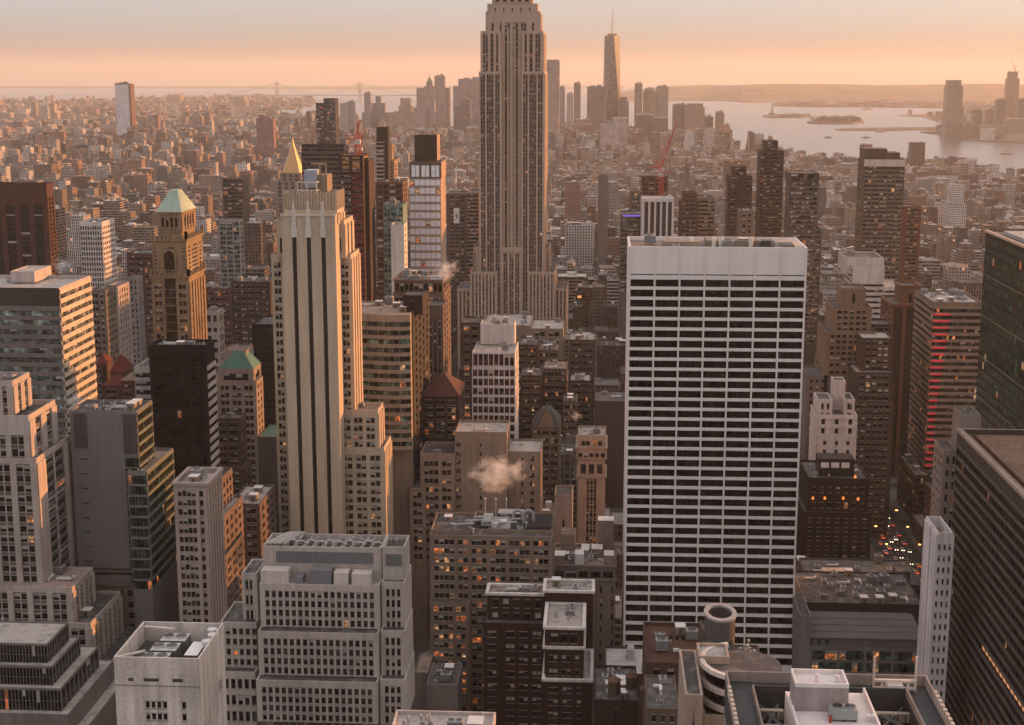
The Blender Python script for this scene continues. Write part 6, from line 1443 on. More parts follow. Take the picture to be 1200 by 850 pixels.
DT = [
 ('pale twin slab tower with faceted side standing farthest left of the downtown skyline', [(398, 406, 121, 4800, 30), (405, 415, 120, 4830, 30)], (.35, .33, .33), .5, None),
 ('slim grey tower poking above the low roofs left of the domed downtown tower', [(426.5, 434, 109, 6000, 30)], GY, .4, None),
 ('broad stepped grey tower with blunt domed crown in the downtown skyline', [(440, 446, 113, 6050, 30), (436, 451, 121, 6040, 40), (424, 455, 132, 6030, 60)], (.22, .2, .2), .45, None),
 ('stepped slab with chamfered head between domed tower and spired tower downtown', [(469, 481, 115, 5900, 36), (467, 483, 124, 5895, 44), (455, 484, 132, 5890, 50)], PB, .3, None),
 ('tall pale residential tower with rippled sunlit west wall next to the spired tower', [(509, 521, 89, 5850, 34), (520, 527, 103, 5870, 40)], (.33, .30, .29), .1, 'the rippled downtown tower'),
 ('wide dark slab tower top seen left of the art deco skyscraper', [(537, 566, 92.5, 6150, 50), (531, 545, 101, 6100, 40)], (.30, .28, .28), .1, None),
 ('dark narrow slab in front of the wide slab tower downtown', [(540, 551, 117, 5600, 40), (532, 541, 124, 5620, 40)], (.15, .14, .15), .08, None),
 ('squat block with curved roof beneath the spired downtown tower', [(497, 509, 120, 5700, 40), (484, 498, 126, 5680, 40)], (.30, .26, .24), .6, None),
 ('tall slender tower with crown and bright orange west edge right of the art deco skyscraper', [(641, 655.5, 70, 5300, 42), (640.5, 655.8, 73, 5298, 44)], (.34, .29, .26), .1, 'the orange-edged downtown tower'),
 ('shorter grey tower tucked right of the orange-edged downtown tower', [(655, 662, 102, 5800, 36)], GY, .4, None),
 ('pale blue grey tower in the gap before the slim capped tower', [(664, 672, 110, 6100, 40)], (.4, .38, .38), .5, None),
 ('slim dark tower with notched cap left of the tapering spire tower', [(672.5, 680.5, 97.5, 5600, 30)], (.22, .18, .16), .4, None),
 ('broad glass slab directly left of the tapering spire tower', [(688, 709, 101.5, 5750, 50)], (.22, .20, .20), .9, 'the broad glass slab'),
 ('rounded-shoulder glass tower right of the tapering spire tower', [(726, 735, 114, 5900, 50), (724, 737, 119, 5895, 50)], (.20, .19, .19), .9, None),
 ('sharp dark tower with railed roof at left end of riverside trio', [(744, 753, 98, 5950, 40)], (.22, .19, .17), .4, None),
 ('square tower with sloped flat top at right end of riverside trio', [(769.5, 783.5, 101.5, 6000, 60)], (.30, .25, .20), .5, None),
 ('boxy stepped riverside block lowest left of twin waterfront blocks', [(789, 806, 123, 5400, 60), (791, 803, 122, 5420, 40)], (.20, .15, .13), .5, None),
 ('boxy waterfront block with chamfered roof and brown walls', [(806, 824, 121.5, 5350, 70), (803, 826, 126, 5340, 80)], (.27, .20, .16), .5, None),
 ('low brown waterfront block sloping toward the water', [(824, 836, 137, 5500, 60)], (.24, .18, .15), .5, None),
 ('narrow waterfront apartment tower standing alone against the river', [(839, 849, 132, 5450, 40), (840, 846, 130.5, 5452, 30)], (.24, .18, .15), .5, None),
 ('stubby orange-brown apartment tower at the water edge', [(848.5, 855.5, 147, 5200, 40), (850, 854, 145, 5210, 20)], (.30, .17, .11), .5, None),
 ('brown mass with sloping russet roof at the foot of the slim capped tower', [(670, 693, 146, 5000, 80), (674, 690, 140, 5040, 50)], (.28, .14, .10), .5, None),
 ('pale terraced block in front of the tapering spire tower', [(718, 735, 138, 4700, 60), (704, 726, 146, 4650, 60)], (.38, .33, .31), .6, None),
 ('dark riverside block behind the pale terraced block', [(745, 765, 135, 5000, 80), (767, 783, 138, 4900, 60)], (.15, .12, .11), .4, None),
 ('brown housing slab left of the mirrored glass tower', [(300, 320, 139, 3900, 30), (303, 310, 135, 3905, 20)], (.22, .12, .11), .6, None),
 ('grey housing tower left end of the row below the bridge', [(222, 236, 136, 5600, 40)], (.28, .22, .18), .5, None),
 ('brown housing tower right end of the row below the bridge', [(236, 246, 133, 5650, 40)], (.26, .19, .15), .5, None),
 ('slim dark tower standing before the brooklyn cluster', [(36, 41.5, 120, 8200, 40)], (.25, .20, .18), .5, None),
 ('blue grey tower under the hammerhead crane across the river', [(47.5, 55.5, 125, 8000, 50)], (.32, .31, .32), .6, None),
 ('tan tower right of the blue grey tower across the river', [(56, 63.5, 122, 8050, 50), (62, 67, 132, 8060, 50)], (.38, .28, .2), .5, None),
 ('pair of pale slabs across the east river', [(78, 86, 136, 7900, 40), (86.5, 95, 134, 7950, 40)], (.36, .28, .24), .5, None),
 ('broad grey pink housing block across the east river', [(0, 12, 132, 7700, 50), (12, 34, 138, 7650, 60)], (.34, .27, .25), .6, None),
 ('flat-topped power block on the far brooklyn ridge', [(195, 211, 112, 12500, 120)], (.25, .19, .14), .5, None),
 ('pointed dark block beside the low gasworks across the river', [(273, 286, 114, 11500, 150)], (.2, .15, .11), .5, None),
]
for lab, bx, col, s, sh in DT: small('distant_tower', lab, col, bx, s, short=sh, group=None)
def spired():
    t, G, o = small('spired_tower', 'stepped tower with green pyramid spire second tallest left of the art deco skyscraper', (.30, .25, .23), [(497, 508.5, 101, 6000, 40), (488, 509, 106, 5990, 50), (488, 497, 103, 5992, 40)], .3, short='the spired downtown tower')
    g = G[0]; b = MB(); cx, cyy = (g[0]+g[1])/2, (g[2]+g[3])/2; w_ = (g[1]-g[0])/2; z = g[4]
    zt = at(504, 88, cyy)[1]; m = masonry((.22, .26, .22)); b.box(cx-w_*.6, cx+w_*.6, cyy-w_*.6, cyy+w_*.6, z, z+14, masonry((.3, .25, .23))); b.cyl(cx, cyy, z+14, zt-8, w_*.7, 1.5, m, 4); b.cyl(cx, cyy, zt-8, zt+6, 1.2, .3, m, 6); b.obj('spire', t, o)
    t, G, o = small('domed_tower', 'middle tower of riverside trio with rounded dome and glowing west panel', (.32, .24, .18), [(754, 769, 108, 5980, 50)], .5, short='the domed riverside tower')
    g = G[0]; b = MB(); cx, cyy = (g[0]+g[1])/2, (g[2]+g[3])/2; r = (g[1]-g[0])/2; m = masonry((.30, .27, .22)); z = g[4]; n = 6
    for i in range(n):
        a0, a1 = math.pi/2*i/n, math.pi/2*(i+1)/n; b.cyl(cx, cyy, z+r*.75*math.sin(a0), z+r*.75*math.sin(a1), r*math.cos(a0)*.85, max(.3, r*math.cos(a1)*.85), m, 16, cap=(i == n-1))
    b.obj('dome', t, o)
spired()
def spire_tower():
    """square foot turning 45 degrees into a smaller square top: eight tall triangles"""
    X0, Z = at(708, 42, 5950); X1, _ = at(727, 42, 5950); cx = (X0+X1)/2; cyy = 5980; h = 30.5; dz = drop(cx, cyy); z0 = 55; r = h*1.0
    t = thing('tapering_spire_tower', 'tallest downtown tower, tapering mirrored glass facets with a thin mast', 'building', (cx, cyy, -dz)); o = (cx, cyy, -dz)
    g1 = glassm((.10, .085, .08), .18, .8); b = MB(); q = [(cx-h, cyy-h), (cx+h, cyy-h), (cx+h, cyy+h), (cx-h, cyy+h)]; k = [(cx, cyy-r), (cx+r, cyy), (cx, cyy+r), (cx-r, cyy)]
    ang = R(12); rot = lambda p: (cx+(p[0]-cx)*math.cos(ang)-(p[1]-cyy)*math.sin(ang), cyy+(p[0]-cx)*math.sin(ang)+(p[1]-cyy)*math.cos(ang)); q = [rot(p) for p in q]; k = [rot(p) for p in k]
    b.prism(q, -dz, z0, masonry((.25, .23, .22)))
    for i in range(4):
        j = (i+1) % 4; b.poly([(*q[i], z0), (*q[j], z0), (*k[i], Z)], g1); b.poly([(*q[j], z0), (*k[j], Z), (*k[i], Z)], g1)
    b.poly([(*p, Z) for p in k], masonry((.2, .2, .2))); b.obj('facade', t, o)
    b = MB(); b.cyl(cx, cyy, Z, Z+8, 19, 19, masonry((.3, .22, .17)), 20); b.obj('parapet_ring', t, o)
    b = MB(); zt = at(717, 9, cyy)[1]; b.cyl(cx, cyy, Z+8, Z+60, 2.6, 1.8, flat((.5, .45, .4)), 8); b.cyl(cx, cyy, Z+60, zt, 1.7, .6, flat((.5, .45, .4)), 8)
    for i in range(5): b.cyl(cx, cyy, Z+14+i*18, Z+17+i*18, 4.2-i*.5, 4.2-i*.5, flat((.5, .45, .4)), 8)
    b.obj('mast', t, o); RECTS.append((705, 730, 9, 140, 5900)); FOOT.append((cx-40, cx+40, 5940, 6020)); NAMES.append(('the tapering spire tower', 717, 708, 727, 38, 140))
spire_tower()
def across():
    t, G, o = small('river_tower', 'tall white tower with red west side standing alone on the left skyline', (.55, .52, .52), [(134.5, 150.5, 98, 5200, 45)], .9, short='the lone white river tower', yb=163)
    g = G[0]; b = MB(); m = masonry((.26, .13, .09)); b.box(g[1]+.1, g[1]+6, g[2]+1, g[3]-1, o[2], g[4]-2, m); b.box(g[0], g[1], g[2]-.6, g[2]-.1, g[4]-3, g[4]+1, masonry((.2, .12, .1)), bottom=True); b.obj('side_panel', t, o); b = MB(); b.box(g[0]+1, g[1]-1, g[2]-.8, g[2]-.05, o[2], g[4]-4, masonry((.56, .54, .56))); b.obj('curtain_wall', t, o)
    JC = [('massive tapering glass tower with lit crown on the far river bank', [(1111.5, 1127, 94, 6200, 50), (1110, 1129, 101, 6195, 56), (1109.5, 1130, 125, 6190, 60)], (.24, .20, .18), 'the riverbank glass tower'),
          ('slender new tower with orange glowing crown and crane mast at far right', [(1183, 1193, 84, 6500, 34), (1181, 1195, 92, 6495, 40)], (.36, .25, .18), 'the orange-crowned river tower'),
          ('grey riverside slab left of the orange-crowned tower', [(1168.5, 1180, 117, 6400, 40)], (.22, .19, .18), None), ('tower cut off by the right picture edge across the river', [(1195.5, 1215, 116, 6300, 40)], (.25, .2, .17), None),
          ('low dark riverside block nearest the massive glass tower', [(1141, 1151, 129, 6500, 40)], (.2, .16, .14), None), ('mid-height pale riverside block between two dark ones', [(1155, 1167, 129, 6600, 40)], (.3, .24, .2), None),
          ('long low waterfront block in front of the orange-crowned tower', [(1180, 1210, 139, 6150, 60), (1148, 1180, 148, 6100, 60)], (.28, .22, .19), None), ('low warehouse block at the foot of the massive glass tower', [(1128, 1145, 146, 6150, 60), (1104, 1112, 150, 6250, 40)], (.26, .2, .17), None),
          ('domed pale low shed on the near river edge at far right', [(1181, 1205, 157.5, 5900, 40)], (.45, .38, .33), None), ('old terminal hall with pointed cupola on the pier', [(1021, 1034, 146.5, 8200, 60), (1025, 1030, 144.5, 8210, 30)], (.22, .14, .10), None),
          ('distant block with flagpole roof on the far hill shore', [(1066, 1069, 130, 9800, 60)], (.3, .22, .16), None)]
    for lab, bx, col, sh in JC: small('riverbank_building', lab, col, bx, .5, short=sh, yb=160)
    # mast on the orange-crowned tower
    X, Z = at(1190, 86, 6510); b = MB(); m = flat((.5, .3, .15)); t = thing('tower_crane', 'thin crane mast rising from the orange-crowned river tower', 'crane', (X, 6510, Z)); b.cyl(X, 6510, Z-1, at(1190, 76, 6510)[1], 2, 1.2, m, 6); b.obj('mast', t, (X, 6510, Z)); b = MB(); b.tube((X-6, 6510, Z+12), (X-14, 6510, Z+52), 1.2, m, 4); b.obj('jib', t, (X, 6510, Z))
across()
# bridge
def bridge():
    Y = 14800.0; xl, xr = at(325, 112, Y)[0], at(422, 112, Y)[0]; zt = at(325, 97, Y)[1]; zd = at(370, 111.6, Y)[1]; m = flat((.30, .30, .29), .6); zb = -drop(xl, Y); o = ((xl+xr)/2, Y, zb)
    t = thing('suspension_bridge', 'long grey suspension bridge between two slender towers on the horizon', 'bridge', o)
    for X in (xl, xr):
        b = MB()
        for dx in (-11, 11): b.box(X+dx-5, X+dx+5, Y-5, Y+5, zb, zt, m)
        for zz in (zt-12, zd+40): b.box(X-11, X+11, Y-4, Y+4, zz, zz+10, m, bottom=True)
        b.obj('tower', t, o)
    b = MB(); xa, xb = at(255, 113, Y)[0], at(490, 113, Y)[0]; b.box(xa, xb, Y-12, Y+12, zd-8, zd+1, m, bottom=True); b.obj('deck', t, o)
    for dy in (-10, 10):
        b = MB(); P = []
        for i in range(13): f = i/12; P.append((xa+(xl-xa)*f, zd+(zt-zd)*f**1.6))
        for i in range(1, 25): f = i/24; P.append((xl+(xr-xl)*f, zt-(zt-zd-8)*(1-(2*f-1)**2)))
        for i in range(1, 13): f = i/12; P.append((xr+(xb-xr)*f, zd+(zt-zd)*(1-f)**1.6))
        for i in range(len(P)-1): b.tube((P[i][0], Y+dy, P[i][1]), (P[i+1][0], Y+dy, P[i+1][1]), 2.2, m, 4)
        b.obj('cable', t, o)
bridge()
# statue on its island, boats, island trees
def statue():
    X, Y = ground(904.5, 136.6); z = 4-drop(X, Y); m = flat((.14, .24, .20), .7); s = masonry((.3, .25, .2)); t = thing('statue', 'tiny robed statue with raised torch on a stone pedestal in the bay', 'statue', (X, Y, z)); o = (X, Y, z); k = .8
    b = MB(); b.cyl(X, Y, z, z+20*k, 28*k, 24*k, s, 11); b.cyl(X, Y, z+20*k, z+47*k, 10*k, 7*k, s, 4); b.obj('pedestal', t, o)
    b = MB(); z1 = z+47*k; b.cyl(X, Y, z1, z1+24*k, 5.5*k, 3.4*k, m, 10); b.cyl(X, Y, z1+24*k, z1+29*k, 3.4*k, 1.4*k, m, 10); b.cyl(X, Y, z1+29*k, z1+34*k, 1.9*k, 1.6*k, m, 10); b.tube((X-3*k, Y, z1+26*k), (X-5*k, Y, z1+42*k), 1.0*k, m); b.cyl(X-5*k, Y, z1+42*k, z1+46*k, 1.2*k, 1.6*k, flat((.7, .45, .12)), 8); b.tube((X+3*k, Y, z1+25*k), (X+4.5*k, Y-1, z1+17*k), 1.2*k, m)
    for i in range(7): a = math.pi*i/6; b.tube((X, Y, z1+34*k), (X+4*k*math.cos(a), Y, z1+34*k+4*k*math.sin(a)), .3*k, m, 4)
    b.obj('figure', t, o)
    for i, (px, py, L_, lab) in enumerate(((1017, 128.5, 130, 'small freighter moored far out near the peninsula'), (970.5, 162, 60, 'ferry alone in the channel left of its twin'), (1015, 162.3, 62, 'ferry in mid channel below the pier'), (1032, 155.3, 70, 'barge hugging the pier with the terminal hall'), (1179, 181, 60, 'ferry nearest the right edge close to shore'))):
        X, Y = ground(px, py); z = -drop(X, Y)+.2; L_ *= .6; t = thing('boat', lab, 'boat', (X, Y, z), 'boats in the harbour'); hull = MB(); hm2 = flat((.10, .07, .06), .6); w_ = L_*.11
        P = [(X-L_/2, Y-w_), (X+L_*.35, Y-w_), (X+L_/2, Y), (X+L_*.35, Y+w_), (X-L_/2, Y+w_), (X-L_*.55, Y)]; hull.prism(P, z-.5, z+L_*.07, hm2, flat((.3, .2, .15))); hull.obj('hull', t, (X, Y, z))
        c = MB(); c.box(X-L_*.35, X+L_*.2, Y-w_*.7, Y+w_*.7, z+L_*.07, z+L_*.15, flat((.6, .5, .42))); c.box(X-L_*.1, X+L_*.1, Y-w_*.5, Y+w_*.5, z+L_*.15, z+L_*.2, flat((.55, .45, .4))); c.cyl(X-L_*.15, Y, z+L_*.15, z+L_*.25, L_*.02, L_*.02, hm2, 8); c.obj('cabin', t, (X, Y, z))
statue()
def tree_mass(name, label, pts, n, seed, h=(9, 16)):
    """many small leaf clumps over an irregular patch"""
    r = random.Random(seed); P = [ground(*p) for p in pts]; b = MB(); m = ground_mat('foliage', (.05, .04, .025), (.10, .075, .045), .05); xs = [p[0] for p in P]; ys = [p[1] for p in P]; k = 0
    while k < n:
        x, y = r.uniform(min(xs), max(xs)), r.uniform(min(ys), max(ys))
        if not inside((x, y), P): continue
        k += 1; z = 4-drop(x, y); hh = r.uniform(*h)
        b.cyl(x, y, z, z+hh*.45, .6, .4, m, 4, cap=False)
        for _ in range(10):
            a = r.uniform(0, 6.28); q = r.uniform(0, hh*.4); zz = z+hh*r.uniform(.35, 1); s = hh*r.uniform(.12, .24); cx, cyy = x+q*math.cos(a), y+q*math.sin(a)
            v = [Vector((r.gauss(0, 1), r.gauss(0, 1), r.gauss(0, .7))).normalized()*s*r.uniform(.7, 1.2) for _ in range(4)]; c = [(cx+u.x, cyy+u.y, zz+u.z) for u in v]
            for tri in ((0, 1, 2), (0, 2, 3), (0, 3, 1), (1, 3, 2)): b.poly([c[i] for i in tri], m)
    b.obj(name, label=label, category='trees', kind='stuff')
tree_mass('trees', 'bare brown trees crowding the larger island', ((948, 144), (962, 141.2), (1000, 141.2), (1010, 143.4), (998, 145.3), (962, 145.4)), 420, 4, (12, 24))
tree_mass('trees', 'low trees along the statue island', ((912, 136.6), (930, 136.4), (952, 137.3), (938, 138.2), (914, 138.1)), 120, 5, (8, 16))
tree_mass('trees', 'grey winter tree tops of the riverside park beyond gold pyramid tower', ((322, 163.5), (372, 162), (372, 170), (322, 172)), 300, 6, (30, 48))
# ================================================================== CRANES
def crane(label, px, py, Y, hpx, jib, col=(.42, .05, .04), s=1.0, z0=None):
    X, Zb = at(px, py, Y); Zt = at(px, hpx, Y)[1]; m = flat(col, .5); t = thing('tower_crane', label, 'crane', (X, Y, Zb)); o = (X, Y, Zb)
    b = MB(); w_ = 1.2*s
    for dx, dy in ((-1, -1), (1, -1), (1, 1), (-1, 1)): b.tube((X+dx*w_, Y+dy*w_, Zb), (X+dx*w_, Y+dy*w_, Zt), .28*s, m, 4)
    n = max(3, int((Zt-Zb)/(3*s)))
    for i in range(n):
        a, c = Zb+(Zt-Zb)*i/n, Zb+(Zt-Zb)*(i+1)/n; sg = 1 if i % 2 else -1; b.tube((X-w_*sg, Y-w_, a), (X+w_*sg, Y-w_, c), .16*s, m, 3); b.tube((X+w_, Y-w_*sg, a), (X+w_, Y+w_*sg, c), .16*s, m, 3)
    b.obj('mast', t, o)
    jx, jz = at(jib[0], jib[1], Y); b = MB(); d = Vector((jx-X, 0, jz-Zt)); k = max(4, int(d.length/(4*s))); u = d.normalized(); nn = Vector((-u.z, 0, u.x))*1.6*s
    A = Vector((X, Y, Zt)); Bv = A+d
    b.tube(A, Bv, .34*s, m, 4); b.tube(A+nn, Bv, .26*s, m, 4)
    for i in range(k): f = i/k; g = (i+.5)/k; b.tube(A+d*f+nn*(1-f), A+d*g, .14*s, m, 3); b.tube(A+d*g, A+d*(i+1)/k+nn*(1-(i+1)/k), .14*s, m, 3)
    b.obj('jib', t, o)
    b = MB(); c = A-Vector((u.x, 0, 0)).normalized()*9*s if abs(u.x) > .01 else A+Vector((8*s, 0, 0)); b.tube(A, c, .5*s, m, 4); b.box(c.x-1.8*s, c.x+1.8*s, Y-1.5*s, Y+1.5*s, c.z-3*s, c.z+.5*s, flat((.2, .17, .16)), bottom=True); b.tube(A+Vector((0, 0, 9*s)), A+d*.75, .1*s, m, 3); b.tube(A+Vector((0, 0, 9*s)), c, .14*s, m, 3); b.tube(A, A+Vector((0, 0, 9*s)), .3*s, m, 4); b.obj('counter_jib', t, o)
    b = MB(); b.box(X-1.6*s, X+1.6*s, Y-1.8*s, Y+1.8*s, Zt-3*s, Zt-.3*s, flat((.5, .45, .42)), bottom=True); b.obj('cab', t, o)
crane('red and amber luffing crane on top of the netted construction tower', 419.5, 182, 912, 163, (421, 141), s=1.0)
crane('red crane with short steep jib leaning right above the netted construction tower', 422, 182, 918, 172, (427, 154), s=.9)
crane('tall red crane with long jib leaning right over the half-built block', 775, 232, 1490, 196, (794, 141), s=1.6)
crane('short red crane jib leaning left at the foot of the tall red crane', 774, 232, 1480, 202, (769, 188), s=1.4)
crane('small white hammerhead crane above brooklyn cluster across the river', 57, 125, 8040, 118, (61, 109), (.4, .38, .38), 4)
# ================================================================== INFILL CITY
import numpy as np
rr = random.Random(11)
def hit(x0, x1, y0, y1):
    for f in FOOT:
        if x0 < f[1] and x1 > f[0] and y0 < f[3] and y1 > f[2]: return True
    return False
def cap_row(pa, pb, Y):
    """rows that must stay clear in front of the landmarks standing behind depth Y"""
    m = 0
    for (a, b, yt, yb, yy) in RECTS:
        if yy > Y and a < pb and b > pa: m = max(m, yb)
    return m
PAL = [((.30, .17, .125), 'red brick', 3), ((.37, .28, .215), 'tan masonry', 4), ((.25, .165, .13), 'brown brick', 4), ((.44, .385, .345), 'pale stone', 3), ((.33, .295, .275), 'grey concrete', 3), ((.13, .09, .075), 'dark brick', 2), ((.60, .55, .515), 'white-painted', 2), ((.40, .30, .20), 'sandy', 1.5), ((.12, .13, .13), 'dark glass', 1)]
RFS = [((.05, .045, .045), 'black roof', 5), ((.28, .26, .245), 'pale roof', 3), ((.55, .52, .50), 'white roof', 1.1), ((.15, .11, .09), 'brown roof', 4), ((.17, .155, .15), 'grey roof', 4)]
LOTS = []
def addlot(x0, x1, y0, y1, h, z0, zone):
    p = rr.choices(PAL, [q[2] for q in PAL])[0]; r = rr.choices(RFS, [q[2] for q in RFS])[0]; v = rr.uniform(.8, 1.2)
    if zone == 'bk': v *= 1.0
    LOTS.append(dict(b=(x0, x1, y0, y1), z0=z0, h=h, col=tuple(min(.8, c*v*(.36 if y0 < 1500 else .85 if y0 < 3000 else 1.05)) for c in p[0]), cn=p[1], rc=r[0], rn=r[1], st=rr.random(), zone=zone, seed=rr.random()))  # near lots darkened, far ones lightened: shade contrast and haze put into colour
def hgt(x, y):
    if y < 1050: b = rr.choice((16, 22, 28, 36, 48, 62))*rr.uniform(.8, 1.2)
    elif y < 2100: b = rr.choice((16, 18, 25, 30, 38, 46, 58))*rr.uniform(.8, 1.15)
    elif y < 3000: b = rr.choice((14, 16, 20, 26, 34, 46))*rr.uniform(.8, 1.2)
    elif y < 4600: b = rr.choice((12, 14, 15, 17, 20, 26, 38))*rr.uniform(.8, 1.2)
    else: b = rr.choice((18, 26, 34, 44, 60, 80))*rr.uniform(.8, 1.2)
    if rr.random() < .04 and y > 1500: b *= rr.uniform(1.4, 2.0)
    if x < -600 and y > 1700 and rr.random() < .16: b = rr.uniform(45, 75)
    return b
for i in range(len(AVE)-1):
    xa, xb = AVE[i]+15, AVE[i+1]-15
    for k in range(7, 84):
        yb0 = k*80.5-27
        for row in (0, 1):
            x = xa
            while x < xb-6:
                wd = rr.choice((9, 12, 15, 18, 24, 30, 38) if yb0 < 2500 else (10, 14, 18, 26, 36)); wd = min(wd, xb-x)
                if wd < 6: break
                y0 = yb0+row*31; y1 = y0+rr.uniform(24, 29.5); x1 = x+wd-.3
                pa = proj(x, y0, 0)[0]; pb = proj(x1, y0, 0)[0]
                if pb < -160 or pa > 1340 or not inside((x, y0), MAN) or not inside((x1, y1), MAN) or hit(x, x1, y0, y1): x += wd; continue
                h = hgt(x, y0)*(.75+.25*min(1, wd/20)); cr = cap_row(pa, pb, y0)
                if cr > 0:
                    zm = at((pa+pb)/2, cr, y0)[1]
                    if y0 > 2500: zm = max(zm, 13)
                    if h+3 > zm: h = zm*rr.uniform(.72, .97)
                if h < 7: x += wd; continue
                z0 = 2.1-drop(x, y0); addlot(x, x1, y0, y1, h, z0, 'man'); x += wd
# waterfront beyond the last street and far districts
def scatter(P, n, sizes, hs, zone):
    xs = [p[0] for p in P]; ys = [p[1] for p in P]; k = 0; tr = 0
    while k < n and tr < n*40:
        tr += 1; y = min(ys)+(max(ys)-min(ys))*rr.random()**1.5; x = rr.uniform(-.47, .40)*y
        if not inside((x, y), P) or (zone == 'lm' and not (inside((x-60, y), MAN) and inside((x+90, y+90), MAN))): continue
        w_ = rr.choice(sizes); d = rr.choice(sizes); h = rr.choice(hs)*rr.uniform(.7, 1.3)
        if hit(x, x+w_, y, y+d): continue
        pa = proj(x, y, 0)[0]; pb = proj(x+w_, y, 0)[0]; cr = cap_row(pa, pb, y)
        if cr: h = min(h, max(10, at(pa, min(cr, 140), y)[1]))
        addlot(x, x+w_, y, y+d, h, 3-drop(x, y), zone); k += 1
scatter(BK, 4200, (14, 20, 30, 45, 70), (8, 10, 12, 14, 16, 22, 40), 'bk')
scatter(NJ, 500, (20, 30, 50, 80), (10, 12, 16, 22, 34), 'nj')
scatter([ground(*p) for p in ((905, 122.5), (960, 121.2), (1110, 121.2), (1200, 122), (1200, 126), (1105, 127), (1000, 125.6), (938, 125.6))], 260, (40, 70, 120), (8, 14, 20), 'nj')
scatter([(1900, 4700), (1700, 5600), (900, 6300), (-300, 6500), (-1500, 6200), (-2400, 5200), (-2300, 4500)], 700, (20, 30, 44), (20, 30, 44, 60), 'lm')
# which ones show largest: a coarse depth buffer over the picture
BW, BH = 400, 284; zb_ = np.full((BH, BW), 1e9); idb = np.full((BH, BW), -1)
def splat(a, b, c, d, dist, k):
    i0, i1 = max(0, int(a/3)), min(BW, int(math.ceil(b/3))); j0, j1 = max(0, int(c/3)), min(BH, int(math.ceil(d/3)))
    if i1 > i0 and j1 > j0:
        S = zb_[j0:j1, i0:i1]; M = S > dist; S[M] = dist; idb[j0:j1, i0:i1][M] = k
for (a, b, yt, yb, yy) in RECTS: splat(a, b, yt, yb, yy, -2)
for k, q in enumerate(LOTS):
    x0, x1, y0, y1 = q['b']; zt = q['z0']+q['h']; p0 = proj(x0, y0, zt); p1 = proj(x1, y0, zt); pb = proj(x1, y1, zt); q['px'] = ((p0[0]+p1[0])/2, p0[1])
    splat(p0[0], p1[0]+.5, pb[1], proj(x0, y0, q['z0'])[1]+1, y0, k)
ids, cnt = np.unique(idb, return_counts=True); vis = {int(i): int(c) for i, c in zip(ids, cnt) if i >= 0}
NH = len([o for o in COL.objects if o.get('category') == 'building'])
top = sorted(vis, key=lambda k: -vis[k])[:300-NH]
ORD = ['first', 'second', 'third', 'fourth', 'fifth', 'sixth', 'seventh', 'eighth', 'ninth', 'tenth', 'eleventh', 'twelfth']
grp = {}
def size_word(q):
    w_ = q['b'][1]-q['b'][0]; return 'tower' if q['h'] > 62 else 'midrise' if q['h'] > 36 else ('walk-up' if w_ < 13 else 'loft block' if w_ < 26 else 'wide low block')
for k in top:
    q = LOTS[k]; px, py = q['px']; best = None
    def sc(n):
        dx = max(0, n[2]-px, px-n[3]); dy = max(0, n[4]-py, py-n[5]); return dx+dy*.7
    ns = sorted(NAMES, key=sc)[:6]; A = ns[0]
    Lf = [n for n in ns[1:] if (n[1] < px) != (A[1] < px)]
    B_ = Lf[0] if Lf else ns[1]
    q['near'] = (A[0], B_[0]); q['kk'] = (A[0], B_[0], q['cn'], size_word(q)); grp.setdefault(q['kk'], []).append(k)
TANKS = 0
def split_parts(mb, name, t, o):
    """parapet and every roof house as a part of its own (five faces each)"""
    n = len(mb.f)//5; par = MB(); par.attr = True
    for i in range(n):
        q = MB(); q.attr = True; q.mats = mb.mats; base = mb.f[i*5][0]; q.v = mb.v[base:base+20]; q.f = [tuple(v-base for v in f) for f in mb.f[i*5:i*5+5]]; q.m = mb.m[i*5:i*5+5]; q.uv = mb.uv[base:base+20]; q.col = mb.col[base:base+20]
        if max(v[2] for v in q.v)-min(v[2] for v in q.v) < 1.25: k = len(par.v); par.mats = q.mats; par.v += q.v; par.f += [tuple(v+k for v in f) for f in q.f]; par.m += q.m; par.uv += q.uv; par.col += q.col
        else: q.obj(name, t, o)
    par.obj('parapet', t, o)
def roofbits(b, q, r, big):
    x0, x1, y0, y1 = q['b']; zt = q['z0']+q['h']; w_ = x1-x0; d = y1-y0; at_ = attr_mat()
    n = rr.choice((1, 1, 2, 3))
    for i in range(n):
        bw = r.uniform(2.5, max(3, w_*.35)); bd = r.uniform(3, d*.35); bx = r.uniform(x0+.6, max(x0+.7, x1-bw-.6)); by = r.uniform(y0+1, y1-bd-1); hh = r.uniform(1.5, 4.5)
        if bx+bw > x1-.3: continue
        c = r.choice((q['col'], (.55, .52, .5), (.2, .18, .17), q['rc'])); b.cbox(bx, bx+bw, by, by+bd, zt, zt+hh, c, r.choice(((.6, .57, .55), q['rc'])), .5, 0, wm=at_)
    if big:
        for i in range(3): a = r.uniform(x0+1, x1-2); c = r.uniform(y0+1, y1-2); b.cbox(a, a+1.2, c, c+1.2, zt, zt+1.2, (.5, .48, .46), (.3, .3, .3), .5, 0, wm=at_)
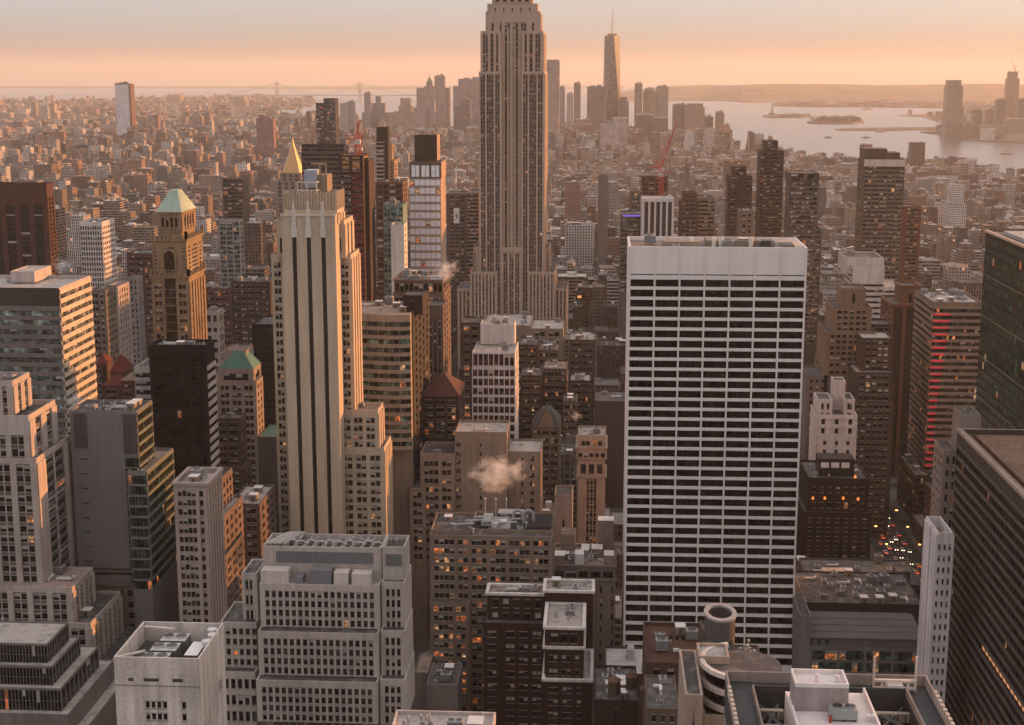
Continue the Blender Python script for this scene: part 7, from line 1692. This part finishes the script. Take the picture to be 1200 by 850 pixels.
def lotmesh(q, w, rf, r, big):
    x0, x1, y0, y1 = q['b']; z0 = q['z0']; zt = z0+q['h']
    if q['h'] > 45 and (x1-x0) > 14 and r.random() < .55:      # setback top
        zs = z0+q['h']*r.uniform(.6, .85); i = (x1-x0)*.14; w.cbox(x0, x1, y0, y1, z0, zs, q['col'], q['rc'], q['st'], q['seed']); w.cbox(x0+i, x1-i*r.uniform(.3, 1.4), y0+3, y1-2, zs, zt, q['col'], q['rc'], q['st'], q['seed'])
        q2 = dict(q); q2['b'] = (x0+i, x1-i, y0+3, y1-2); roofbits(rf, q2, r, big)
    else:
        w.cbox(x0, x1, y0, y1, z0, zt, q['col'], q['rc'], q['st'], q['seed'])
        if big:                                        # parapet
            for (a, b_, c, d) in ((x0, x1, y0, y0+.35), (x0, x1, y1-.35, y1), (x0, x0+.35, y0+.35, y1-.35), (x1-.35, x1, y0+.35, y1-.35)): w.cbox(a, b_, c, d, zt+.003, zt+.9, q['col'], tuple(min(.8, v*1.3) for v in q['col']), .5, 0, wm=attr_mat())
        roofbits(rf, q, r, big)
tset = set(top)
for key, ks in grp.items():
    ks.sort(key=lambda k: -LOTS[k]['px'][1])
    for i, k in enumerate(ks):
        q = LOTS[k]; A, B_, cn, sz = key
        A_, C_ = A.replace('the ', '', 1), B_.replace('the ', '', 1)
        rn = q['rn']; lab = f"{cn} {sz}, {rn}, {ORD[min(i, 11)]+' nearest ' if len(ks) > 1 else ''}between {A_} and {C_}"
        wds = lab.split()
        if len(wds) > 16: lab = f"{cn} {sz}{', '+ORD[min(i, 11)]+' nearest,' if len(ks) > 1 else ''} between {A_} and {C_}"
        nm = {'tower': 'masonry_tower', 'midrise': 'midrise_building', 'walk-up': 'row_building', 'loft block': 'loft_building', 'wide low block': 'low_building'}[sz]
        x0, x1, y0, y1 = q['b']; o = ((x0+x1)/2, (y0+y1)/2, q['z0']); t = thing(nm, lab, 'building', o, 'city buildings filling the blocks'); w = MB(); rf = MB(); r = random.Random(k); w.attr = rf.attr = True
        lotmesh(q, w, rf, r, True); w.obj('wall', t, o); split_parts(rf, 'roof_house', t, o)
        if vis[k] > 12 and q['h'] > 20 and q['b'][2] < 2400 and r.random() < .38 and TANKS < 70 and x1-x0 > 9 and not (q['h'] > 45 and x1-x0 > 14):
            TANKS += 1; water_tank(r.uniform(x0+3, x1-3), r.uniform(y0+3, y1-3), q['z0']+q['h'], f"wooden water tank on {cn} {sz}{' '+ORD[min(i, 11)] if len(ks) > 1 else ''} between {A_} and {C_}" if len((cn+' '+sz+' '+A_+' '+C_).split()) < 10 else f"wooden water tank on {cn} {sz} beside {A_}", r.uniform(.8, 1.05))
sm = MB(); sr = MB(); sm.attr = sr.attr = True
for k, q in enumerate(LOTS):
    if k in tset: continue
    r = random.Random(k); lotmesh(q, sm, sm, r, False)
o = sm.obj('distant_city_blocks', kind='stuff', label='endless carpet of low city blocks fading into haze toward the bay', category='city blocks')
print('LOTS', len(LOTS), 'heroes', NH, 'individual', len(top), 'tanks', TANKS)
# hero roof tanks
for (px, py, Y, s, lab) in ((720, 793, 440, 1.0, 'russet-capped water tank on the dark sheds at bottom centre'), (757, 803, 440, .95, 'grey-hooded water tank right of the russet-capped tank'), (740, 789, 455, .9, 'dark water tank between the two larger bottom tanks'),
        (829, 590, 700, .01, ''),):
    if s < .1: continue
    X, Z = at(px, py, Y); water_tank(X, Y, Z-8.5*s, lab, s)
# ================================================================== STEAM
def steam(label, pts, Y, dens):
    m = bpy.data.materials.new('steam'); m.use_nodes = True; t = m.node_tree; t.nodes.clear(); v = t.nodes.new('ShaderNodeVolumePrincipled'); ou = t.nodes.new('ShaderNodeOutputMaterial')
    v.inputs['Color'].default_value = (1, 1, 1, 1); g = N(t, 'ShaderNodeTexCoord'); n = N(t, 'ShaderNodeTexNoise'); n.inputs['Scale'].default_value = 2.7; n.inputs['Detail'].default_value = 6; n.inputs['Distortion'].default_value = .6; L(t, g.outputs['Object'], n.inputs['Vector'])
    ln = N(t, 'ShaderNodeVectorMath', operation='LENGTH'); L(t, g.outputs['Object'], ln.inputs[0])
    fall = math_(t, 'MAXIMUM', math_(t, 'SUBTRACT', 1.0, ln.outputs['Value']), 0)
    d = math_(t, 'MAXIMUM', math_(t, 'SUBTRACT', math_(t, 'ADD', n.outputs[0], math_(t, 'MULTIPLY', fall, .35)), .63), 0)
    L(t, math_(t, 'MULTIPLY', math_(t, 'MULTIPLY', d, math_(t, 'MINIMUM', math_(t, 'MULTIPLY', fall, 5), 1)), dens*5), v.inputs['Density']); t.links.new(v.outputs[0], ou.inputs['Volume'])
    xs = [p[0] for p in pts]; ys = [p[1] for p in pts]; rs = [p[2] for p in pts]; x0 = min(x-r*1.7 for x, y, r in pts); x1 = max(x+r*1.7 for x, y, r in pts); y0 = min(y-r*1.4 for x, y, r in pts); y1 = max(y+r*1.4 for x, y, r in pts)
    cx, cz = at((x0+x1)/2, (y0+y1)/2, Y); k = Y/1750; b = MB(); n_ = 12
    for u in range(n_+1):
        th = math.pi*u/n_
        for j in range(20): ph = 2*math.pi*j/20; b.v.append((math.sin(th)*math.cos(ph), math.sin(th)*math.sin(ph), math.cos(th)))
    for u in range(n_):
        for j in range(20): jj = (j+1) % 20; b.f.append((u*20+j, (u+1)*20+j, (u+1)*20+jj, u*20+jj)); b.m.append(0)
    b.mats = [m]; o = b.obj('steam', label=label, category='steam', kind='stuff'); o.location = (cx, Y, cz); o.scale = ((x1-x0)/2*k, (x1-x0)*.35*k, (y1-y0)/2*k)
    if len(pts) > 1: o.rotation_euler.y = math.atan2(pts[1][1]-pts[0][1], pts[1][0]-pts[0][0])*.7
steam('white steam cloud drifting before the beige loft building', [(572, 557, 21), (598, 550, 17)], 610, .16)
steam('pale steam blowing off the striped office block toward grey slab', [(88, 470, 12)], 545, .14)
steam('sunlit steam trailing right from the colonnaded brown block roof', [(516, 322, 9), (530, 312, 8)], 800, .16)
steam('thin white steam wisp between gabled tower and arcaded tower', [(675, 488, 6)], 780, .16)
steam('wide white steam behind the red granite tower', [(73, 312, 10)], 1080, .12)
# ================================================================== CARS ON THE AVENUE
def cars():
    r = random.Random(8); kinds = []
    hl = flat((.8, .8, .7), .3, 0, (1, .75, .5, 3.5)); tl = flat((.4, .02, .02), .3, 0, (1, .06, .03, 2.5)); gl = GL; ty = flat((.02, .02, .02), .8)
    for nm, col in (('yellow', (.55, .36, .04)), ('white', (.6, .6, .6)), ('black', (.02, .02, .022)), ('grey', (.2, .2, .21))):
        b = MB(); m = flat(col, .3); P = [(-2.3, .35), (-2.3, .85), (-1.5, .95), (-1.0, 1.42), (.7, 1.42), (1.3, .95), (2.2, .82), (2.3, .35)]
        for i in range(len(P)): a, c = P[i], P[(i+1) % len(P)]; b.quad((-.9, a[0], a[1]), (.9, a[0], a[1]), (.9, c[0], c[1]), (-.9, c[0], c[1]), gl if i in (2, 4) else m)
        b.poly([(-.9, p[0], p[1]) for p in P], m); b.poly([(.9, p[0], p[1]) for p in P], m); body = b.mesh('body')
        kinds.append((nm, body))
    w_ = MB()
    for i in range(12): a0, a1 = math.pi*i/6, math.pi*(i+1)/6; w_.quad((-.1, .33*math.cos(a0), .33*math.sin(a0)), (.1, .33*math.cos(a0), .33*math.sin(a0)), (.1, .33*math.cos(a1), .33*math.sin(a1)), (-.1, .33*math.cos(a1), .33*math.sin(a1)), ty)
    for s in (-.1, .1): w_.poly([(s, .33*math.cos(math.pi*i/6), .33*math.sin(math.pi*i/6)) for i in range(12)], ty)
    wm = w_.mesh('wheel'); h = MB(); h.box(-.22, .22, -.06, .06, -.14, .14, hl, bottom=True); hm3 = h.mesh('headlight'); h = MB(); h.box(-.22, .22, -.06, .06, -.12, .12, tl, bottom=True); tm = h.mesh('tail_light')
    k = 0
    for ln in range(5):
        y = 745+r.uniform(0, 20)
        while y < 1010:
            x = 165-6.6+ln*3.3; nm, bd = r.choice(kinds); t = thing('car', f'{nm} car with glowing lights on the avenue beside the black masonry tower', 'car', (x, y, 2.02), 'cars on the avenue'); k += 1
            def add(n_, me, loc):
                o = bpy.data.objects.new(n_, me); COL.objects.link(o); o.parent = t; o.location = loc
            add('body', bd, (0, 0, 0))
            for dx in (-.85, .85):
                for dy in (-1.45, 1.45): add('wheel', wm, (dx, dy, .33))
            for dx in (-.65, .65): add('tail_light', tm, (dx, -2.34, .7)); add('headlight', hm3, (dx, 2.34, .65))
            if ln > 2 or True: t.rotation_euler.z = math.pi if ln >= 2 and r.random() < .5 else 0
            y += r.uniform(9, 26)
    print('cars', k)
cars()
# street lamps along the avenue: pole, arm, glowing head
def lamps():
    pm = flat((.10, .10, .10), .5, .4); gm = flat((.6, .35, .15), .5, 0, (1.0, .36, .08, 6.0)); a = MB(); a.cyl(0, 0, 0, 8.6, .12, .08, pm, 8); P = a.mesh('pole'); a = MB(); a.tube((0, 0, 8.5), (2.2, 0, 9.0), .07, pm, 6); A = a.mesh('arm'); a = MB(); a.box(1.8, 3.0, -.3, .3, 8.75, 9.0, gm, bottom=True); Hd = a.mesh('lamp_head')
    for side, s in ((-1, 1), (1, -1)):
        for k in range(9):
            y = 750+k*32; t = thing('street_lamp', 'tall grey street lamp with orange glowing head beside the avenue', 'street lamp', (165+side*11.2, y, 2.17), 'street lamps along the avenue')
            if s < 0: t.rotation_euler.z = math.pi
            for n_, me in (('pole', P), ('arm', A), ('lamp_head', Hd)): o = bpy.data.objects.new(n_, me); COL.objects.link(o); o.parent = t
lamps()
